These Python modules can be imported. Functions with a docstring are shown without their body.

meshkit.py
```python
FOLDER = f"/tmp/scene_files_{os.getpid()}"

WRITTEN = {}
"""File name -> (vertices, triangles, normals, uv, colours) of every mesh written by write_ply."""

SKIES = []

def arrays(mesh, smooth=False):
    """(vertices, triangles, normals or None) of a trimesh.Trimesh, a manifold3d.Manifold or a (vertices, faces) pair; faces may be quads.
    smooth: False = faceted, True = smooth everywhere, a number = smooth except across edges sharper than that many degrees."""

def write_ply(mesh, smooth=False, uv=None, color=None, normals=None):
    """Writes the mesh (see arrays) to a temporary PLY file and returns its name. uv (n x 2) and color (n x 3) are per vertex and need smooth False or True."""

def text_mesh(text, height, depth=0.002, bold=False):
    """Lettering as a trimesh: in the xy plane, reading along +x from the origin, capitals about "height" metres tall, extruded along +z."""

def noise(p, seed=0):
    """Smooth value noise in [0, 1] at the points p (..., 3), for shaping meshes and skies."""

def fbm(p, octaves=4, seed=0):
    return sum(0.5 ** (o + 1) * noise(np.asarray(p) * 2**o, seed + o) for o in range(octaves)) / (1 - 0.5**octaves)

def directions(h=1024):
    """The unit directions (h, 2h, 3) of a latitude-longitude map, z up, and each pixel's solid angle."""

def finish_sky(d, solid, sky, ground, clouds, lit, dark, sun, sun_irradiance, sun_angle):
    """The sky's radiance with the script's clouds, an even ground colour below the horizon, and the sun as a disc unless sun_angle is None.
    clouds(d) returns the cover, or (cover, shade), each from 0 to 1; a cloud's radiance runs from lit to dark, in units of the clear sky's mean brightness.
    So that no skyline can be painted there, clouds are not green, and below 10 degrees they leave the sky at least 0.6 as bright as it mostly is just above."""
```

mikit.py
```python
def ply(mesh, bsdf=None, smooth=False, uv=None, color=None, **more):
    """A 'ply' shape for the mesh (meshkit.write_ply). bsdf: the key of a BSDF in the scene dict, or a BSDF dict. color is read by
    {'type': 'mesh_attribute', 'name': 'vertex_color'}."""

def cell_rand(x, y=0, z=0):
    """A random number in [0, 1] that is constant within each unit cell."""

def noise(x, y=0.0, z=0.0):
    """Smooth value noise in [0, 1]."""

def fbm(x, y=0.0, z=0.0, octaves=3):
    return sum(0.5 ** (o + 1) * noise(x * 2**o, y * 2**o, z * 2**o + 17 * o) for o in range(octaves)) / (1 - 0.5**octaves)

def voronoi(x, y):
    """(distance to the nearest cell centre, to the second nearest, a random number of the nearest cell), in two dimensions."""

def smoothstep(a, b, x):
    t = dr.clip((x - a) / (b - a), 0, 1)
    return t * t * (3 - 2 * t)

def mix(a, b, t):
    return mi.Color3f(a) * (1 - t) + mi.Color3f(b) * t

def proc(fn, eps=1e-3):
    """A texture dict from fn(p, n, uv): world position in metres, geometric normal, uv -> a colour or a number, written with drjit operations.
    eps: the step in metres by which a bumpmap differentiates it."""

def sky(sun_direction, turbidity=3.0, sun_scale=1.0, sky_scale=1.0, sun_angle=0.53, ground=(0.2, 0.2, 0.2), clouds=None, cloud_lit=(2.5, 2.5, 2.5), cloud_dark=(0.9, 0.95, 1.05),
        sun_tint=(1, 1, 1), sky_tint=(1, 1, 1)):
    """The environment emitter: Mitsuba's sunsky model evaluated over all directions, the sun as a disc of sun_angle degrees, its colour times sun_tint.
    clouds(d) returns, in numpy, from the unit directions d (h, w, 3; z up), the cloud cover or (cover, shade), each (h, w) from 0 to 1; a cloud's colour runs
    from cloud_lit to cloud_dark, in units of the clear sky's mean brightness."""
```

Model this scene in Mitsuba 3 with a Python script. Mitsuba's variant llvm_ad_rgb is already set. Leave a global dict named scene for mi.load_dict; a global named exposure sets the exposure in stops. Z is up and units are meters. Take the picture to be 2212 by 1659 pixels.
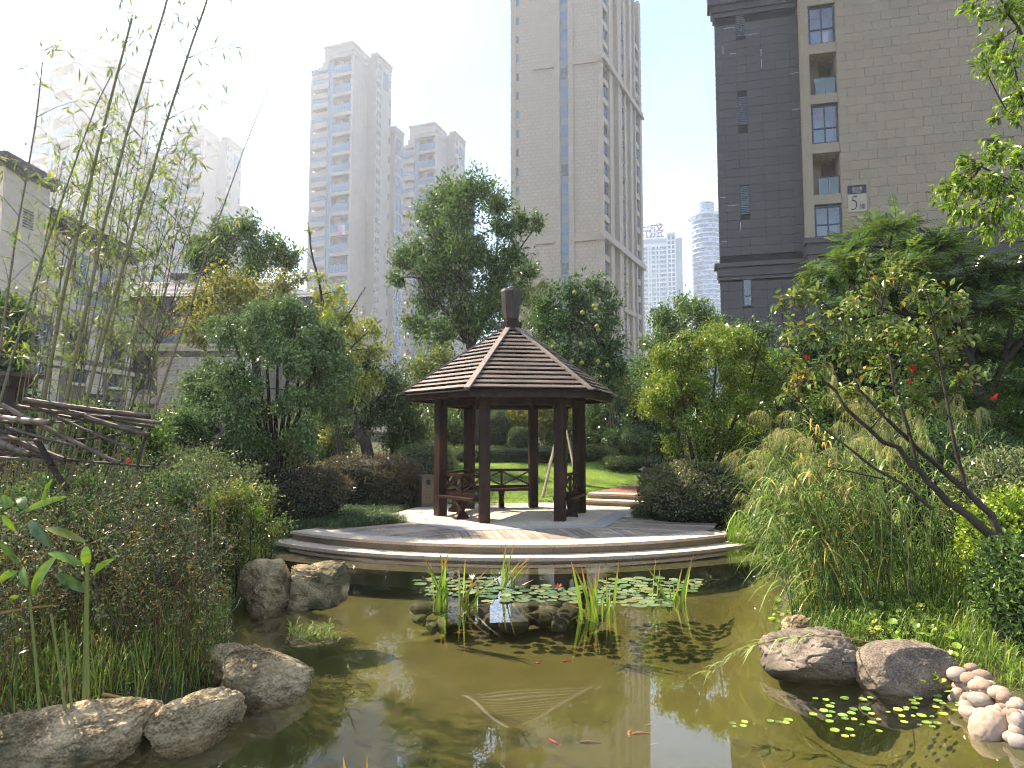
import math, random, numpy as np, trimesh, mitsuba as mi, mikit, meshkit
import drjit as dr
from shapely.geometry import Polygon, LineString, Point, box as sbox
from shapely.ops import unary_union
T = mi.ScalarTransform4f
scene, labels = {}, {}
rng = np.random.default_rng(7)
random.seed(7)

# ------------------------------------------------------------------ camera, sky, exposure, air
W0, H0, FL, PITCH, EYE = 2212.0, 1659.0, 1475.0, math.radians(4.27), 1.9
FW = np.array([0, math.cos(PITCH), math.sin(PITCH)]); UP = np.array([0, -math.sin(PITCH), math.cos(PITCH)])
scene['camera'] = {'type': 'perspective', 'fov': 2 * math.degrees(math.atan(W0 / 2 / FL)), 'fov_axis': 'x', 'near_clip': 0.05, 'far_clip': 3000.0,
                   'to_world': T().look_at(origin=[0, 0, EYE], target=[0, float(FW[1]) * 10, EYE + float(FW[2]) * 10], up=[0, 0, 1]),
                   'medium': {'type': 'ref', 'id': 'haze_air'}}
SUN = (-0.56, 0.36, 0.75)
def cloud_cover(d):
    n = meshkit.fbm(d * 2.2 + 5.0, 4, 3)
    return np.clip(0.30 + 0.8 * (n - 0.5), 0, 1), np.clip(0.5 - d[..., 2] * 0.3, 0, 1) * 0
scene['sky'] = mikit.sky(SUN, turbidity=2.6, sun_scale=1.0, sky_scale=1.0, clouds=cloud_cover, cloud_lit=(1.8, 1.8, 1.85), sun_tint=(0.97, 0.98, 1.03))
exposure = 3.36
scene['haze_air'] = {'type': 'homogeneous', 'albedo': {'type': 'rgb', 'value': [0.86, 0.93, 0.995]}, 'sigma_t': 0.00085,
                     'phase': {'type': 'hg', 'g': 0.6}}
scene['haze'] = {'type': 'cube', 'to_world': T().translate([0, 0, 58]).scale([820, 820, 60]), 'bsdf': {'type': 'null'},
                 'interior': {'type': 'ref', 'id': 'haze_air'}}
labels['haze'] = {'label': 'pale morning haze that fades the far towers towards white', 'category': 'haze', 'kind': 'stuff'}

# ------------------------------------------------------------------ helpers
def ray(px, py):
    return FW + (px - W0 / 2) / FL * np.array([1.0, 0, 0]) - (py - H0 / 2) / FL * UP
def P(px, py, Y):                      # the point at depth y = Y that stands at this place of the photograph
    d = ray(px, py)
    return np.array([0, 0, EYE]) + d * (Y / d[1])
def G(px, py, z):                      # the point of height z
    d = ray(px, py)
    return np.array([0, 0, EYE]) + d * ((z - EYE) / d[2])
def key(name, parent=None):
    k = name if parent is None else parent + '__' + name
    if k not in scene and k not in labels:
        return k
    i = 1
    while f'{k}_{i:03d}' in scene or f'{k}_{i:03d}' in labels:
        i += 1
    return f'{k}_{i:03d}'
NEXT = {}
def key(name, parent=None):            # numbered name
    k = name if parent is None else parent + '__' + name
    n = NEXT.get(k, 0); NEXT[k] = n + 1
    return k if n == 0 else f'{k}_{n:03d}'
def thing(name, label, cat, group=None, kind=None):
    k = key(name)
    labels[k] = {'label': label, 'category': cat}
    if group: labels[k]['group'] = group
    if kind: labels[k]['kind'] = kind
    return k
def part(parent, name, mesh, m, smooth=False, color=None, label=None, kind=None, **more):
    k = key(name, parent)
    d = mesh if isinstance(mesh, dict) else mikit.ply(mesh.mesh() if isinstance(mesh, MB) else mesh, 'm_' + m, smooth, color=color)
    scene[k] = {**d, **more}
    if label or kind:
        labels[k] = {}
        if label: labels[k]['label'] = label
        if kind: labels[k]['kind'] = kind
    return k
def solo(name, mesh, m, label, cat, smooth=False, color=None, group=None, kind=None, **more):   # a thing that is one mesh
    k = thing(name, label, cat, group, kind)
    d = mesh if isinstance(mesh, dict) else mikit.ply(mesh.mesh() if isinstance(mesh, MB) else mesh, 'm_' + m, smooth, color=color)
    scene[k] = {**d, **more}
    return k
def struct(name, mesh, m, label, smooth=False, color=None):
    k = key(name)
    scene[k] = mikit.ply(mesh.mesh() if isinstance(mesh, MB) else mesh, 'm_' + m, smooth, color=color)
    labels[k] = {'label': label, 'category': name.replace('_', ' '), 'kind': 'structure'}
    return k
_O = 'first second third fourth fifth sixth seventh eighth ninth tenth eleventh twelfth thirteenth fourteenth fifteenth sixteenth seventeenth eighteenth nineteenth'.split()
def ordinal(n):                        # 0 -> first
    if n < 19: return _O[n]
    t, o = divmod(n + 1, 10); return ('twenti', 'thirti', 'forti', 'fifti', 'sixti')[t - 2] + 'eth' if o == 0 else ('twenty', 'thirty', 'forty', 'fifty', 'sixty')[t - 2] + '-' + _O[o - 1]
unit = lambda v: np.asarray(v, float) / (np.linalg.norm(v, axis=-1, keepdims=True) + 1e-12)
BOXF = np.array([[0, 2, 1], [0, 3, 2], [4, 5, 6], [4, 6, 7], [0, 1, 5], [0, 5, 4], [1, 2, 6], [1, 6, 5], [2, 3, 7], [2, 7, 6], [3, 0, 4], [3, 4, 7]])
class MB:                              # collects pieces into one mesh
    def __init__(self): self.v, self.f, self.c, self.n = [], [], [], 0
    def add(self, v, f, c=None):
        v = np.asarray(v, float); self.v.append(v); self.f.append(np.asarray(f, int) + self.n); self.n += len(v)
        self.c.append(np.broadcast_to(np.ones(3) if c is None else np.asarray(c, float), (len(v), 3)))
        return self
    def tm(self, m): return self.add(m.vertices, m.faces)
    def hexa(self, b, t):              # 4 bottom corners (counter-clockwise from above) and 4 top corners
        return self.add(np.vstack([b, t]), BOXF)
    def box(self, c, s, rz=0.0):
        c, s = np.asarray(c, float), np.asarray(s, float) / 2
        p = np.array([[-1, -1], [1, -1], [1, 1], [-1, 1]]) * s[:2]
        r = np.array([[math.cos(rz), math.sin(rz)], [-math.sin(rz), math.cos(rz)]])
        p = p @ r + c[:2]
        return self.hexa(np.c_[p, np.full(4, c[2] - s[2])], np.c_[p, np.full(4, c[2] + s[2])])
    def beam(self, a, b, w, h, up=(0, 0, 1)):   # bar from a to b, w wide and h high
        a, b = np.asarray(a, float), np.asarray(b, float)
        d = unit(b - a); s = unit(np.cross(d, up)); u = np.cross(s, d)
        q = lambda p: np.array([p - s * w / 2 - u * h / 2, p + s * w / 2 - u * h / 2, p + s * w / 2 + u * h / 2, p - s * w / 2 + u * h / 2])
        return self.hexa(q(a), q(b))
    def tube(self, pts, rad, sides=6, c=None):
        p = np.asarray(pts, float); n = len(p); rad = np.broadcast_to(np.asarray(rad, float), (n,))
        t = unit(np.gradient(p, axis=0))
        ref = np.where(np.abs(t[:, 2:]) < 0.9, [[0, 0, 1.0]], [[1.0, 0, 0]])
        ref = np.broadcast_to(ref[n // 2], (n, 3))
        a = unit(np.cross(t, ref)); b = np.cross(t, a); ang = np.arange(sides) * 2 * np.pi / sides
        v = p[:, None] + rad[:, None, None] * (np.cos(ang)[None, :, None] * a[:, None] + np.sin(ang)[None, :, None] * b[:, None])
        i, j = np.meshgrid(np.arange(n - 1), np.arange(sides), indexing='ij'); i, j = i.ravel(), j.ravel(); k = (j + 1) % sides
        f = np.vstack([np.c_[i * sides + j, (i + 1) * sides + k, i * sides + k], np.c_[i * sides + j, (i + 1) * sides + j, (i + 1) * sides + k]])
        e = np.arange(1, sides - 1)
        cap = np.vstack([np.c_[0 * e, e, e + 1], np.c_[0 * e, e + 1, e] + (n - 1) * sides])
        return self.add(v.reshape(-1, 3), np.vstack([f, cap]), c)
    def prism(self, poly, z0, z1):     # shapely polygon stood up between two heights
        for g in getattr(poly, 'geoms', [poly]):
            if g.geom_type == 'Polygon' and g.area > 1e-4:
                m = trimesh.creation.extrude_polygon(g, z1 - z0, engine='earcut')
                v = np.array(m.vertices); v[:, 2] += z0; self.add(v, m.faces)
        return self
    def mesh(self): return np.vstack(self.v), np.vstack(self.f)
    def color(self): return np.vstack(self.c)
class Face:                            # a building face: origin, direction along it, outward normal
    def __init__(self, o, u, n):
        self.o, self.u, self.n = np.array([o[0], o[1]], float), unit(np.array(u, float)[:2]), unit(np.array(n, float)[:2])
        self.flip = self.u[0] * self.n[1] - self.u[1] * self.n[0] > 0
    def at(self, u, n, z): q = self.o + self.u * u + self.n * n; return np.array([q[0], q[1], z])
    def box(self, mb, u0, u1, n0, n1, z0, z1):
        c = [(u0, n0), (u1, n0), (u1, n1), (u0, n1)]
        if not self.flip: c = c[::-1]
        p = np.array([self.o + self.u * a + self.n * b for a, b in c])
        return mb.hexa(np.c_[p, np.full(4, z0)], np.c_[p, np.full(4, z1)])
    def poly(self, mb, ring, holes, n0, n1):      # a flat shape (u, z) given thickness along the normal
        m = trimesh.creation.extrude_polygon(Polygon(ring, holes), n1 - n0, engine='earcut')
        v = np.array(m.vertices); q = self.o + v[:, :1] * self.u + (v[:, 2:] + n0) * self.n
        f = np.array(m.faces); f = f if not self.flip else f[:, ::-1]
        return mb.add(np.c_[q, v[:, 1]], f)
    def U(self, px, py):               # where on the face the ray of a place of the photograph lands: (u, z)
        d = ray(px, py); A = np.array([[d[0], -self.u[0]], [d[1], -self.u[1]]])
        t, u = np.linalg.solve(A, self.o); return u, EYE + t * d[2]

# ------------------------------------------------------------------ materials
nz, fb = mikit.noise, mikit.fbm
def rgb(c): return {'type': 'rgb', 'value': [float(x) for x in c]}
def mat(name, col, rough=0.6, spec=0.5, bump=None, **kw):
    b = {'type': 'principled', 'base_color': col if isinstance(col, dict) else mikit.proc(col) if callable(col) else rgb(col), 'roughness': rough, 'specular': spec, **kw}
    if bump: b = {'type': 'bumpmap', 'tex': mikit.proc(bump[0], bump[2] if len(bump) > 2 else 2e-3), 'scale': bump[1], 'nested': b}
    scene['m_' + name] = {'type': 'twosided', 'nested': b}
def speckle(a, b, s, big=0.6):
    return lambda p, n, uv: mikit.mix(a, b, 0.5 * nz(p.x * s, p.y * s, p.z * s) + 0.5 * fb(p.x * big, p.y * big, p.z * big))
def grain(a, b, sx, sy, sz):
    return lambda p, n, uv: mikit.mix(a, b, mikit.smoothstep(0.2, 0.8, 0.6 * fb(p.x * sx, p.y * sy, p.z * sz, 4) + 0.4 * nz(p.x * 1.7, p.y * 1.7, p.z * 1.7)))
VC = {'type': 'mesh_attribute', 'name': 'vertex_color'}
def leafmat(name, trans=0.9, gloss=0.3, rough=0.4):
    scene['m_' + name] = {'type': 'blendbsdf', 'weight': gloss,
                   'a': {'type': 'principledthin', 'base_color': VC, 'roughness': 0.7, 'diff_trans': trans, 'eta': 1.4},
                   'b': {'type': 'twosided', 'nested': {'type': 'principled', 'base_color': VC, 'roughness': rough, 'specular': 0.9}}}
leafmat('leaf', 1.15, 0.40, 0.22); leafmat('leaf_glossy', .8, 0.6, 0.2); leafmat('grass_blade', 1.15, 0.3, 0.4)
mat('tinted', VC, 0.75, 0.3)                                        # colour per vertex, matt
mat('bark', grain((.024, .019, .014), (.075, .06, .045), 6, 6, 2), 0.9, 0.2)
mat('wood_dark', grain((.016, .007, .004), (.05, .021, .012), 9, 9, 1.2), 0.5, 0.25)
mat('wood_roof', grain((.06, .046, .038), (.165, .13, .105), 5, 5, 30), 0.6, 0.35)
mat('wood_hip', grain((.13, .10, .08), (.26, .21, .17), 5, 5, 8), 0.6, 0.35)
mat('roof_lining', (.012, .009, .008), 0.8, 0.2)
mat('wood_grey', grain((.045, .033, .026), (.095, .07, .055), 12, 12, 1.5), 0.6, 0.3)
mat('deck_wood', grain((.22, .18, .14), (.38, .32, .25), 4, 4, 4), 0.7, 0.3)
mat('deck_wood_worn', grain((.15, .12, .095), (.29, .24, .19), 4, 4, 4), 0.7, 0.3)
mat('stone_pale', speckle((.36, .295, .22), (.60, .51, .40), 60), 0.7, 0.3)
mat('stone_riser', speckle((.10, .085, .05), (.34, .28, .19), 3, 6), 0.75, 0.3)
mat('stone_grey', speckle((.24, .23, .22), (.40, .38, .36), 50), 0.7, 0.3)
mat('brick_red', speckle((.16, .06, .045), (.26, .12, .09), 30), 0.8, 0.2)
mat('steel', (.22, .21, .185), 0.35, 0.5, metallic=0.8)
mat('dark_metal', (.03, .03, .032), 0.4, 0.5)
mat('black_paint', (.012, .014, .03), 0.5, 0.4)
mat('white_paint', (.72, .72, .70), 0.5, 0.4)
mat('green_paint', (.05, .16, .08), 0.5, 0.4)
# ------------------------------------------------------------------ ground, pond, lawn, path
from shapely import contains_xy, distance, points
PC, PR, PZ = np.array([0.1, 17.1]), 6.2, 0.18           # the terrace: centre of its curved edge, radius, height
HC, HA = np.array([-0.02, 15.05]), math.radians(10)     # the pavilion's centre and turn
arc = lambda r, a0, a1, n: [(PC[0] + r * math.cos(math.radians(a)), PC[1] + r * math.sin(math.radians(a))) for a in np.linspace(a0, a1, n)]
hexa = lambda r: [(HC[0] + r * math.cos(HA + k * math.pi / 3), HC[1] + r * math.sin(HA + k * math.pi / 3)) for k in range(6)]
POND = Polygon([(-1.6, 1.2), (1.8, 1.2), (3.0, 3.2), (3.0, 4.3), (3.25, 4.95), (3.2, 5.5), (2.45, 5.9), (2.8, 7.2), (3.6, 9.2), (4.9, 11.6), (4.7, 12.7)]
               + arc(5.8, 308, 230, 20) + [(-4.6, 12.2), (-4.0, 10.6), (-3.3, 9.0), (-3.05, 7.5), (-2.5, 6.2), (-2.15, 5.1), (-2.3, 4.6), (-3.0, 4.15), (-3.7, 3.6), (-3.4, 2.2)])
TERR = Polygon(arc(6.2, 231, 306, 40) + [(4.3, 12.6), (4.15, 13.75), (2.5, 14.3), (2.8, 16.4), (3.2, 17.3), (1.6, 17.6), (-0.9, 17.4), (-2.3, 16.5), (-2.75, 14.6), (-2.0, 13.6)])
def sstep(a, b, x): t = np.clip((x - a) / (b - a), 0, 1); return t * t * (3 - 2 * t)
def gz(x, y):
    x, y = np.asarray(x, float), np.asarray(y, float)
    pts = points(x, y); s = distance(POND.exterior, pts) * np.where(contains_xy(POND, x, y), -1, 1)
    n = meshkit.fbm(np.stack([x * 0.8, y * 0.8, 0 * x], -1), 3, 5) - 0.5
    z = np.where(s < 0, -0.50 * sstep(0.0, 0.8, -s) + 0.10 * n * sstep(0, .5, -s), 0.17 * sstep(0, 0.35, s) + 0.10 * n * sstep(0.2, 1, s))
    z = z + 0.75 * sstep(17.8, 24, y) + 0.22 * sstep(0.6, 2.6, s) * sstep(13, 9, y) + 1.5 * sstep(26, 60, y)
    t = contains_xy(TERR.buffer(0.02), x, y)
    return np.where(t, np.minimum(z, 0.05), z)
def spread(a, b, step, far):
    return np.r_[[-x for x in far[::-1]], np.arange(a, b, step), far]
gx, gy = spread(-14, 15, 0.18, [18, 24, 34, 50, 80, 130, 220, 400, 700]), np.r_[[-700, -300, -120, -50, -20, -8], np.arange(-3, 30, 0.18), [32, 36, 42, 50, 62, 80, 120, 200, 400, 700]]
X, Y = np.meshgrid(gx, gy); Z = gz(X, Y)
def grid_faces(r, c):
    i, j = np.meshgrid(np.arange(r - 1), np.arange(c - 1), indexing='ij'); a = (i * c + j).ravel()
    return np.vstack([np.c_[a, a + 1, a + c + 1], np.c_[a, a + c + 1, a + c]])
mat('soil', lambda p, n, uv: mikit.mix(mikit.mix((.040, .037, .004), (.076, .068, .010), fb(p.x * 1.6, p.y * 1.6, p.z, 4)),
                                       mikit.mix((.035, .028, .016), (.06, .07, .025), fb(p.x * 3, p.y * 3, 0, 4)), mikit.smoothstep(-0.06, 0.03, p.z)), 0.9, 0.2)
struct('ground', (np.stack([X, Y, Z], -1).reshape(-1, 3), grid_faces(*X.shape)), 'soil', 'dark garden soil with the muddy olive bed of the pond', smooth=True)
lx, ly = np.meshgrid(np.arange(-9, 13, 0.25), np.arange(17.3, 27, 0.25))
lawn_ok = lambda x, y: ~contains_xy(TERR.buffer(0.1), x, y)
mat('turf', lambda p, n, uv: mikit.mix((.045, .08, .012), (.13, .20, .025), mikit.smoothstep(.25, .7, fb(p.x * 1.3, p.y * 1.3, 0, 5))), 0.9, 0.2)
lf = grid_faces(*lx.shape); lc = np.c_[lx.ravel(), ly.ravel()][lf].mean(1); lf = lf[lawn_ok(lc[:, 0], lc[:, 1])]
struct('lawn', (np.stack([lx, ly, gz(lx, ly) + 0.03], -1).reshape(-1, 3), lf), 'turf', 'bright green sunlit lawn rising behind the pavilion', smooth=True)
# water: one sheet with faint ripples
wx, wy = np.meshgrid(np.arange(-5.2, 6.4, 0.05), np.arange(0.6, 13.4, 0.05))
q = np.stack([wx, wy, 0 * wx], -1)
amp = 0.0006 + 0.0012 * sstep(5.0, 9.0, wy) * meshkit.fbm(q * 0.5, 2, 2)
wz = amp * (meshkit.noise(q * [2.2, 4.5, 1], 3) - 0.5) + 0.0010 * (meshkit.noise(q * 0.9, 9) - 0.5)
scene['m_water_surface'] = {'type': 'thindielectric', 'int_ior': 1.39}
struct('pond_water', (np.stack([wx, wy, wz], -1).reshape(-1, 3), grid_faces(*wx.shape)), 'water_surface', 'still murky olive pond water mirroring the pavilion and towers', smooth=True)

# ------------------------------------------------------------------ terrace: coping, steps, deck boards, paving
mat('algae_stone', speckle((.032, .030, .008), (.062, .056, .016), 5, 2), 0.8, 0.3)
terr = thing('terrace', 'curved stone terrace with timber decking stepping down into the pond', 'terrace')
b = MB(); b.prism(Polygon(arc(6.00, 228, 309, 50) + [(3.3, 17.4), (1.6, 17.65), (-0.9, 17.45), (-2.4, 16.6), (-2.9, 14.6)]), -0.6, 0.135)
part(terr, 'base', b, 'stone_riser')
def ring_pieces(name, r0, r1, a0, a1, n, z0, z1, m, gap=0.006, jit=0.0):
    for k in range(n):
        da = (a1 - a0) / n; g = math.degrees(gap / r1) / 2
        s = a0 + k * da + g; e = s + da - 2 * g
        b = MB(); b.prism(Polygon(arc(r1, s, e, 6) + arc(r0, e, s, 6)), z0, z1 + rng.uniform(-jit, jit))
        part(terr, name, b, m)
ring_pieces('coping_stone', 5.80, 6.22, 229, 306, 10, 0.135, PZ, 'stone_pale', jit=.001)
ring_pieces('riser_stone', 5.98, 6.17, 229, 306, 10, 0.033, 0.132, 'stone_riser')
ring_pieces('border_strip', 5.685, 5.792, 229, 306, 10, 0.135, PZ, 'stone_grey')
ring_pieces('step_stone', 6.00, 6.53, 227, 307, 12, -0.02, 0.030, 'stone_pale', jit=.001)
ring_pieces('submerged_step', 6.2, 7.0, 226, 309, 6, -0.36, -0.12, 'algae_stone')
deck = Polygon(arc(5.68, 228, 309, 60) + [(4.15, 13.9), (2.4, 14.5), (0, 15.05), (-2.75, 14.6), (-2.0, 13.6)]).difference(Polygon(hexa(2.76)))
for k in (3, 4, 5):                                       # boards square to the sides of the hexagon, mitred on its corners
    a0, a1 = HA + k * math.pi / 3, HA + (k + 1) * math.pi / 3; am = (a0 + a1) / 2
    d, s = np.array([math.cos(am), math.sin(am)]), np.array([-math.sin(am), math.cos(am)])
    wedge = Polygon([HC, HC + 12 * np.array([math.cos(a0), math.sin(a0)]), HC + 12 * d * 1.2, HC + 12 * np.array([math.cos(a1), math.sin(a1)])]).buffer(-0.004)
    for w in np.arange(-4.6, 4.6, 0.14):
        board = Polygon([HC + s * w, HC + s * (w + .126), HC + s * (w + .126) + d * 9, HC + s * w + d * 9]).intersection(wedge).intersection(deck)
        for g in getattr(board, 'geoms', [board]):
            if g.geom_type == 'Polygon' and g.area > 0.02:
                b = MB(); b.prism(g, 0.140, PZ - 0.004 + rng.uniform(-.002, .002)); part(terr, 'deck_board', b, 'deck_wood' if rng.random() < .55 else 'deck_wood_worn')
H2 = hexa(2.75); H1 = hexa(2.33)
for k in range(6):
    for t0, t1 in ((0, .5), (.5, 1)):
        mixp = lambda A, t: np.array(A[k]) * (1 - t) + np.array(A[(k + 1) % 6]) * t
        b = MB(); b.prism(Polygon([mixp(H1, t0), mixp(H2, t0), mixp(H2, t1), mixp(H1, t1)]).buffer(-0.003), 0.135, PZ + .002); part(terr, 'border_stone', b, 'stone_grey')
inner = Polygon(hexa(2.325)); u, v = np.array([math.cos(HA), math.sin(HA)]), np.array([-math.sin(HA), math.cos(HA)])
for i in range(-4, 4):
    for j in range(-4, 4):
        c = [HC + u * (i + a) * .62 + v * (j + b_) * .62 for a, b_ in ((0, 0), (1, 0), (1, 1), (0, 1))]
        g = Polygon(c).buffer(-0.003).intersection(inner)
        if g.area > 0.01:
            b = MB(); b.prism(g, 0.135, PZ + rng.uniform(0, .0015)); part(terr, 'paving_slab', b, 'stone_pale')
outer = TERR.difference(Polygon(hexa(2.755))).difference(Polygon([HC + np.array(x) for x in ((-9, -9), (9, -9), (9, -.3), (-9, -.9))]))
for g in getattr(outer, 'geoms', [outer]):
    if g.area > .02: b = MB(); b.prism(g, 0.10, PZ - .001); part(terr, 'edge_paving', b, 'stone_pale')
# steps and brick path up to the right
st = thing('garden_steps', 'two broad pale stone steps leading up from the terrace to the brick path', 'steps')
D = unit(np.array([0.36, 0.93])); S = np.array([D[1], -D[0]])
o = np.array([1.75, 16.95])
for k in range(2):
    for j in range(3):
        c = o + D * (k * .42) + S * (j * .80)
        b = MB(); z = PZ + 0.13 * (k + 1)
        b.prism(Polygon([c, c + S * .793, c + S * .793 + D * .46, c + D * .46]), z - .05, z); part(st, 'tread', b, 'stone_pale')
        b = MB(); b.prism(Polygon([c + D * .03, c + S * .793 + D * .03, c + S * .793 + D * .44, c + D * .44]), z - .20, z - .052); part(st, 'riser', b, 'stone_riser')
b = MB(); c = o + D * .885
b.prism(Polygon([c, c + S * 2.4, c + S * 4.4 + D * 4, c + S * 3 + D * 8, c + S * .2 + D * 8, c + S * .6 + D * 4]), .1, PZ + .255)
struct('brick_path', b, 'brick_red', 'reddish brick garden path beyond the stone steps')

# ------------------------------------------------------------------ pavilion
pav = thing('pavilion', 'six-sided brown timber pavilion with slatted roof and tall finial on the terrace', 'pavilion')
cor = [np.array([*p, 0]) for p in hexa(1.54)]
zc = lambda xy, z: np.array([xy[0], xy[1], z])
for k in range(6):
    b = MB(); b.box(zc(cor[k], (PZ + 2.6600) / 2 + .001), (.205, .205, 2.6600 - PZ), HA + k * math.pi / 3 + math.pi / 6)
    part(pav, 'post', b, 'wood_dark')
eave, EZ, AZ, RE, RA = hexa(2.34), 2.7800, 4.2600, 2.36, 0.12
outr = hexa(2.30)
for k in range(6):                                          # fascia and ring beams, butted on the corners
    a, b_ = np.array(outr[k]), np.array(outr[(k + 1) % 6]); ia, ib = HC + (a - HC) * .965, HC + (b_ - HC) * .965
    m = MB(); m.hexa([zc(ia, 2.6250), zc(a, 2.6250), zc(b_, 2.6250), zc(ib, 2.6250)], [zc(ia, 2.7850), zc(a, 2.7850), zc(b_, 2.7850), zc(ib, 2.7850)]); part(pav, 'fascia', m, 'wood_dark')
    a, b_ = cor[k], cor[(k + 1) % 6]
    m = MB(); d = unit(b_ - a); m.beam(a + d * .11 + [0, 0, 2.5800], b_ - d * .11 + [0, 0, 2.5800], .10, .15); part(pav, 'ring_beam', m, 'wood_dark')
    for t in (0.0, .25, .5, .75):                           # rafters under the boards
        e = np.array(outr[k]) * (1 - t) + np.array(outr[(k + 1) % 6]) * t; e = HC + (e - HC) * .96
        top = HC + (e - HC) * .09
        m = MB(); m.beam(zc(e, 2.7300), zc(top, 4.0600), .05, .09); part(pav, 'rafter', m, 'wood_grey')
NS = 15
for k in range(6):
    for i in range(NS):                                     # lapped roof boards
        t0, t1 = i / NS + .004, (i + .70) / NS
        def hip(j, t): a = HA + j * math.pi / 3; r = RE + (RA - RE) * t; return np.array([HC[0] + r * math.cos(a), HC[1] + r * math.sin(a), EZ + (AZ - EZ) * t])
        L0, R0, R1, L1 = hip(k, t0), hip(k + 1, t0), hip(k + 1, t1), hip(k, t1)
        nrm = unit(np.cross(R0 - L0, L1 - L0)); j = rng.uniform(-.007, .007)
        lo = nrm * (.045 + j); hi = nrm * .030; th = nrm * .024
        m = MB(); m.hexa([L0 + lo - th, R0 + lo - th, R1 + hi - th, L1 + hi - th], [L0 + lo, R0 + lo, R1 + hi, L1 + hi]); part(pav, 'roof_board', m, 'wood_roof')
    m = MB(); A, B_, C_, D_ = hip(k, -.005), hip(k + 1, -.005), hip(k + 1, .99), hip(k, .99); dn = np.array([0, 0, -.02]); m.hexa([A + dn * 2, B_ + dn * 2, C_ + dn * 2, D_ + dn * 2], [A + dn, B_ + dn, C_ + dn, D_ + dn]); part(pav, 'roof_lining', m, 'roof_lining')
    m = MB(); p0, p1 = hip(k, -.03) + [0, 0, .045], hip(k, 1.0) + [0, 0, .045]; m.beam(p0, p1, .115, .035); part(pav, 'hip_board', m, 'wood_hip')
def hexprism(r0, z0, r1, z1, n=6, a=HA):
    A = [a + k * 2 * math.pi / n for k in range(n)]; m = trimesh.convex.convex_hull(np.array([[HC[0] + r * math.cos(x), HC[1] + r * math.sin(x), z] for r, z in ((r0, z0), (r1, z1)) for x in A])); return MB().tm(m)
part(pav, 'cap_block', hexprism(.235, 4.2400, .25, 4.4000), 'wood_dark'); part(pav, 'cap_neck', hexprism(.17, 4.4000, .17, 4.4600), 'wood_dark')
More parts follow.
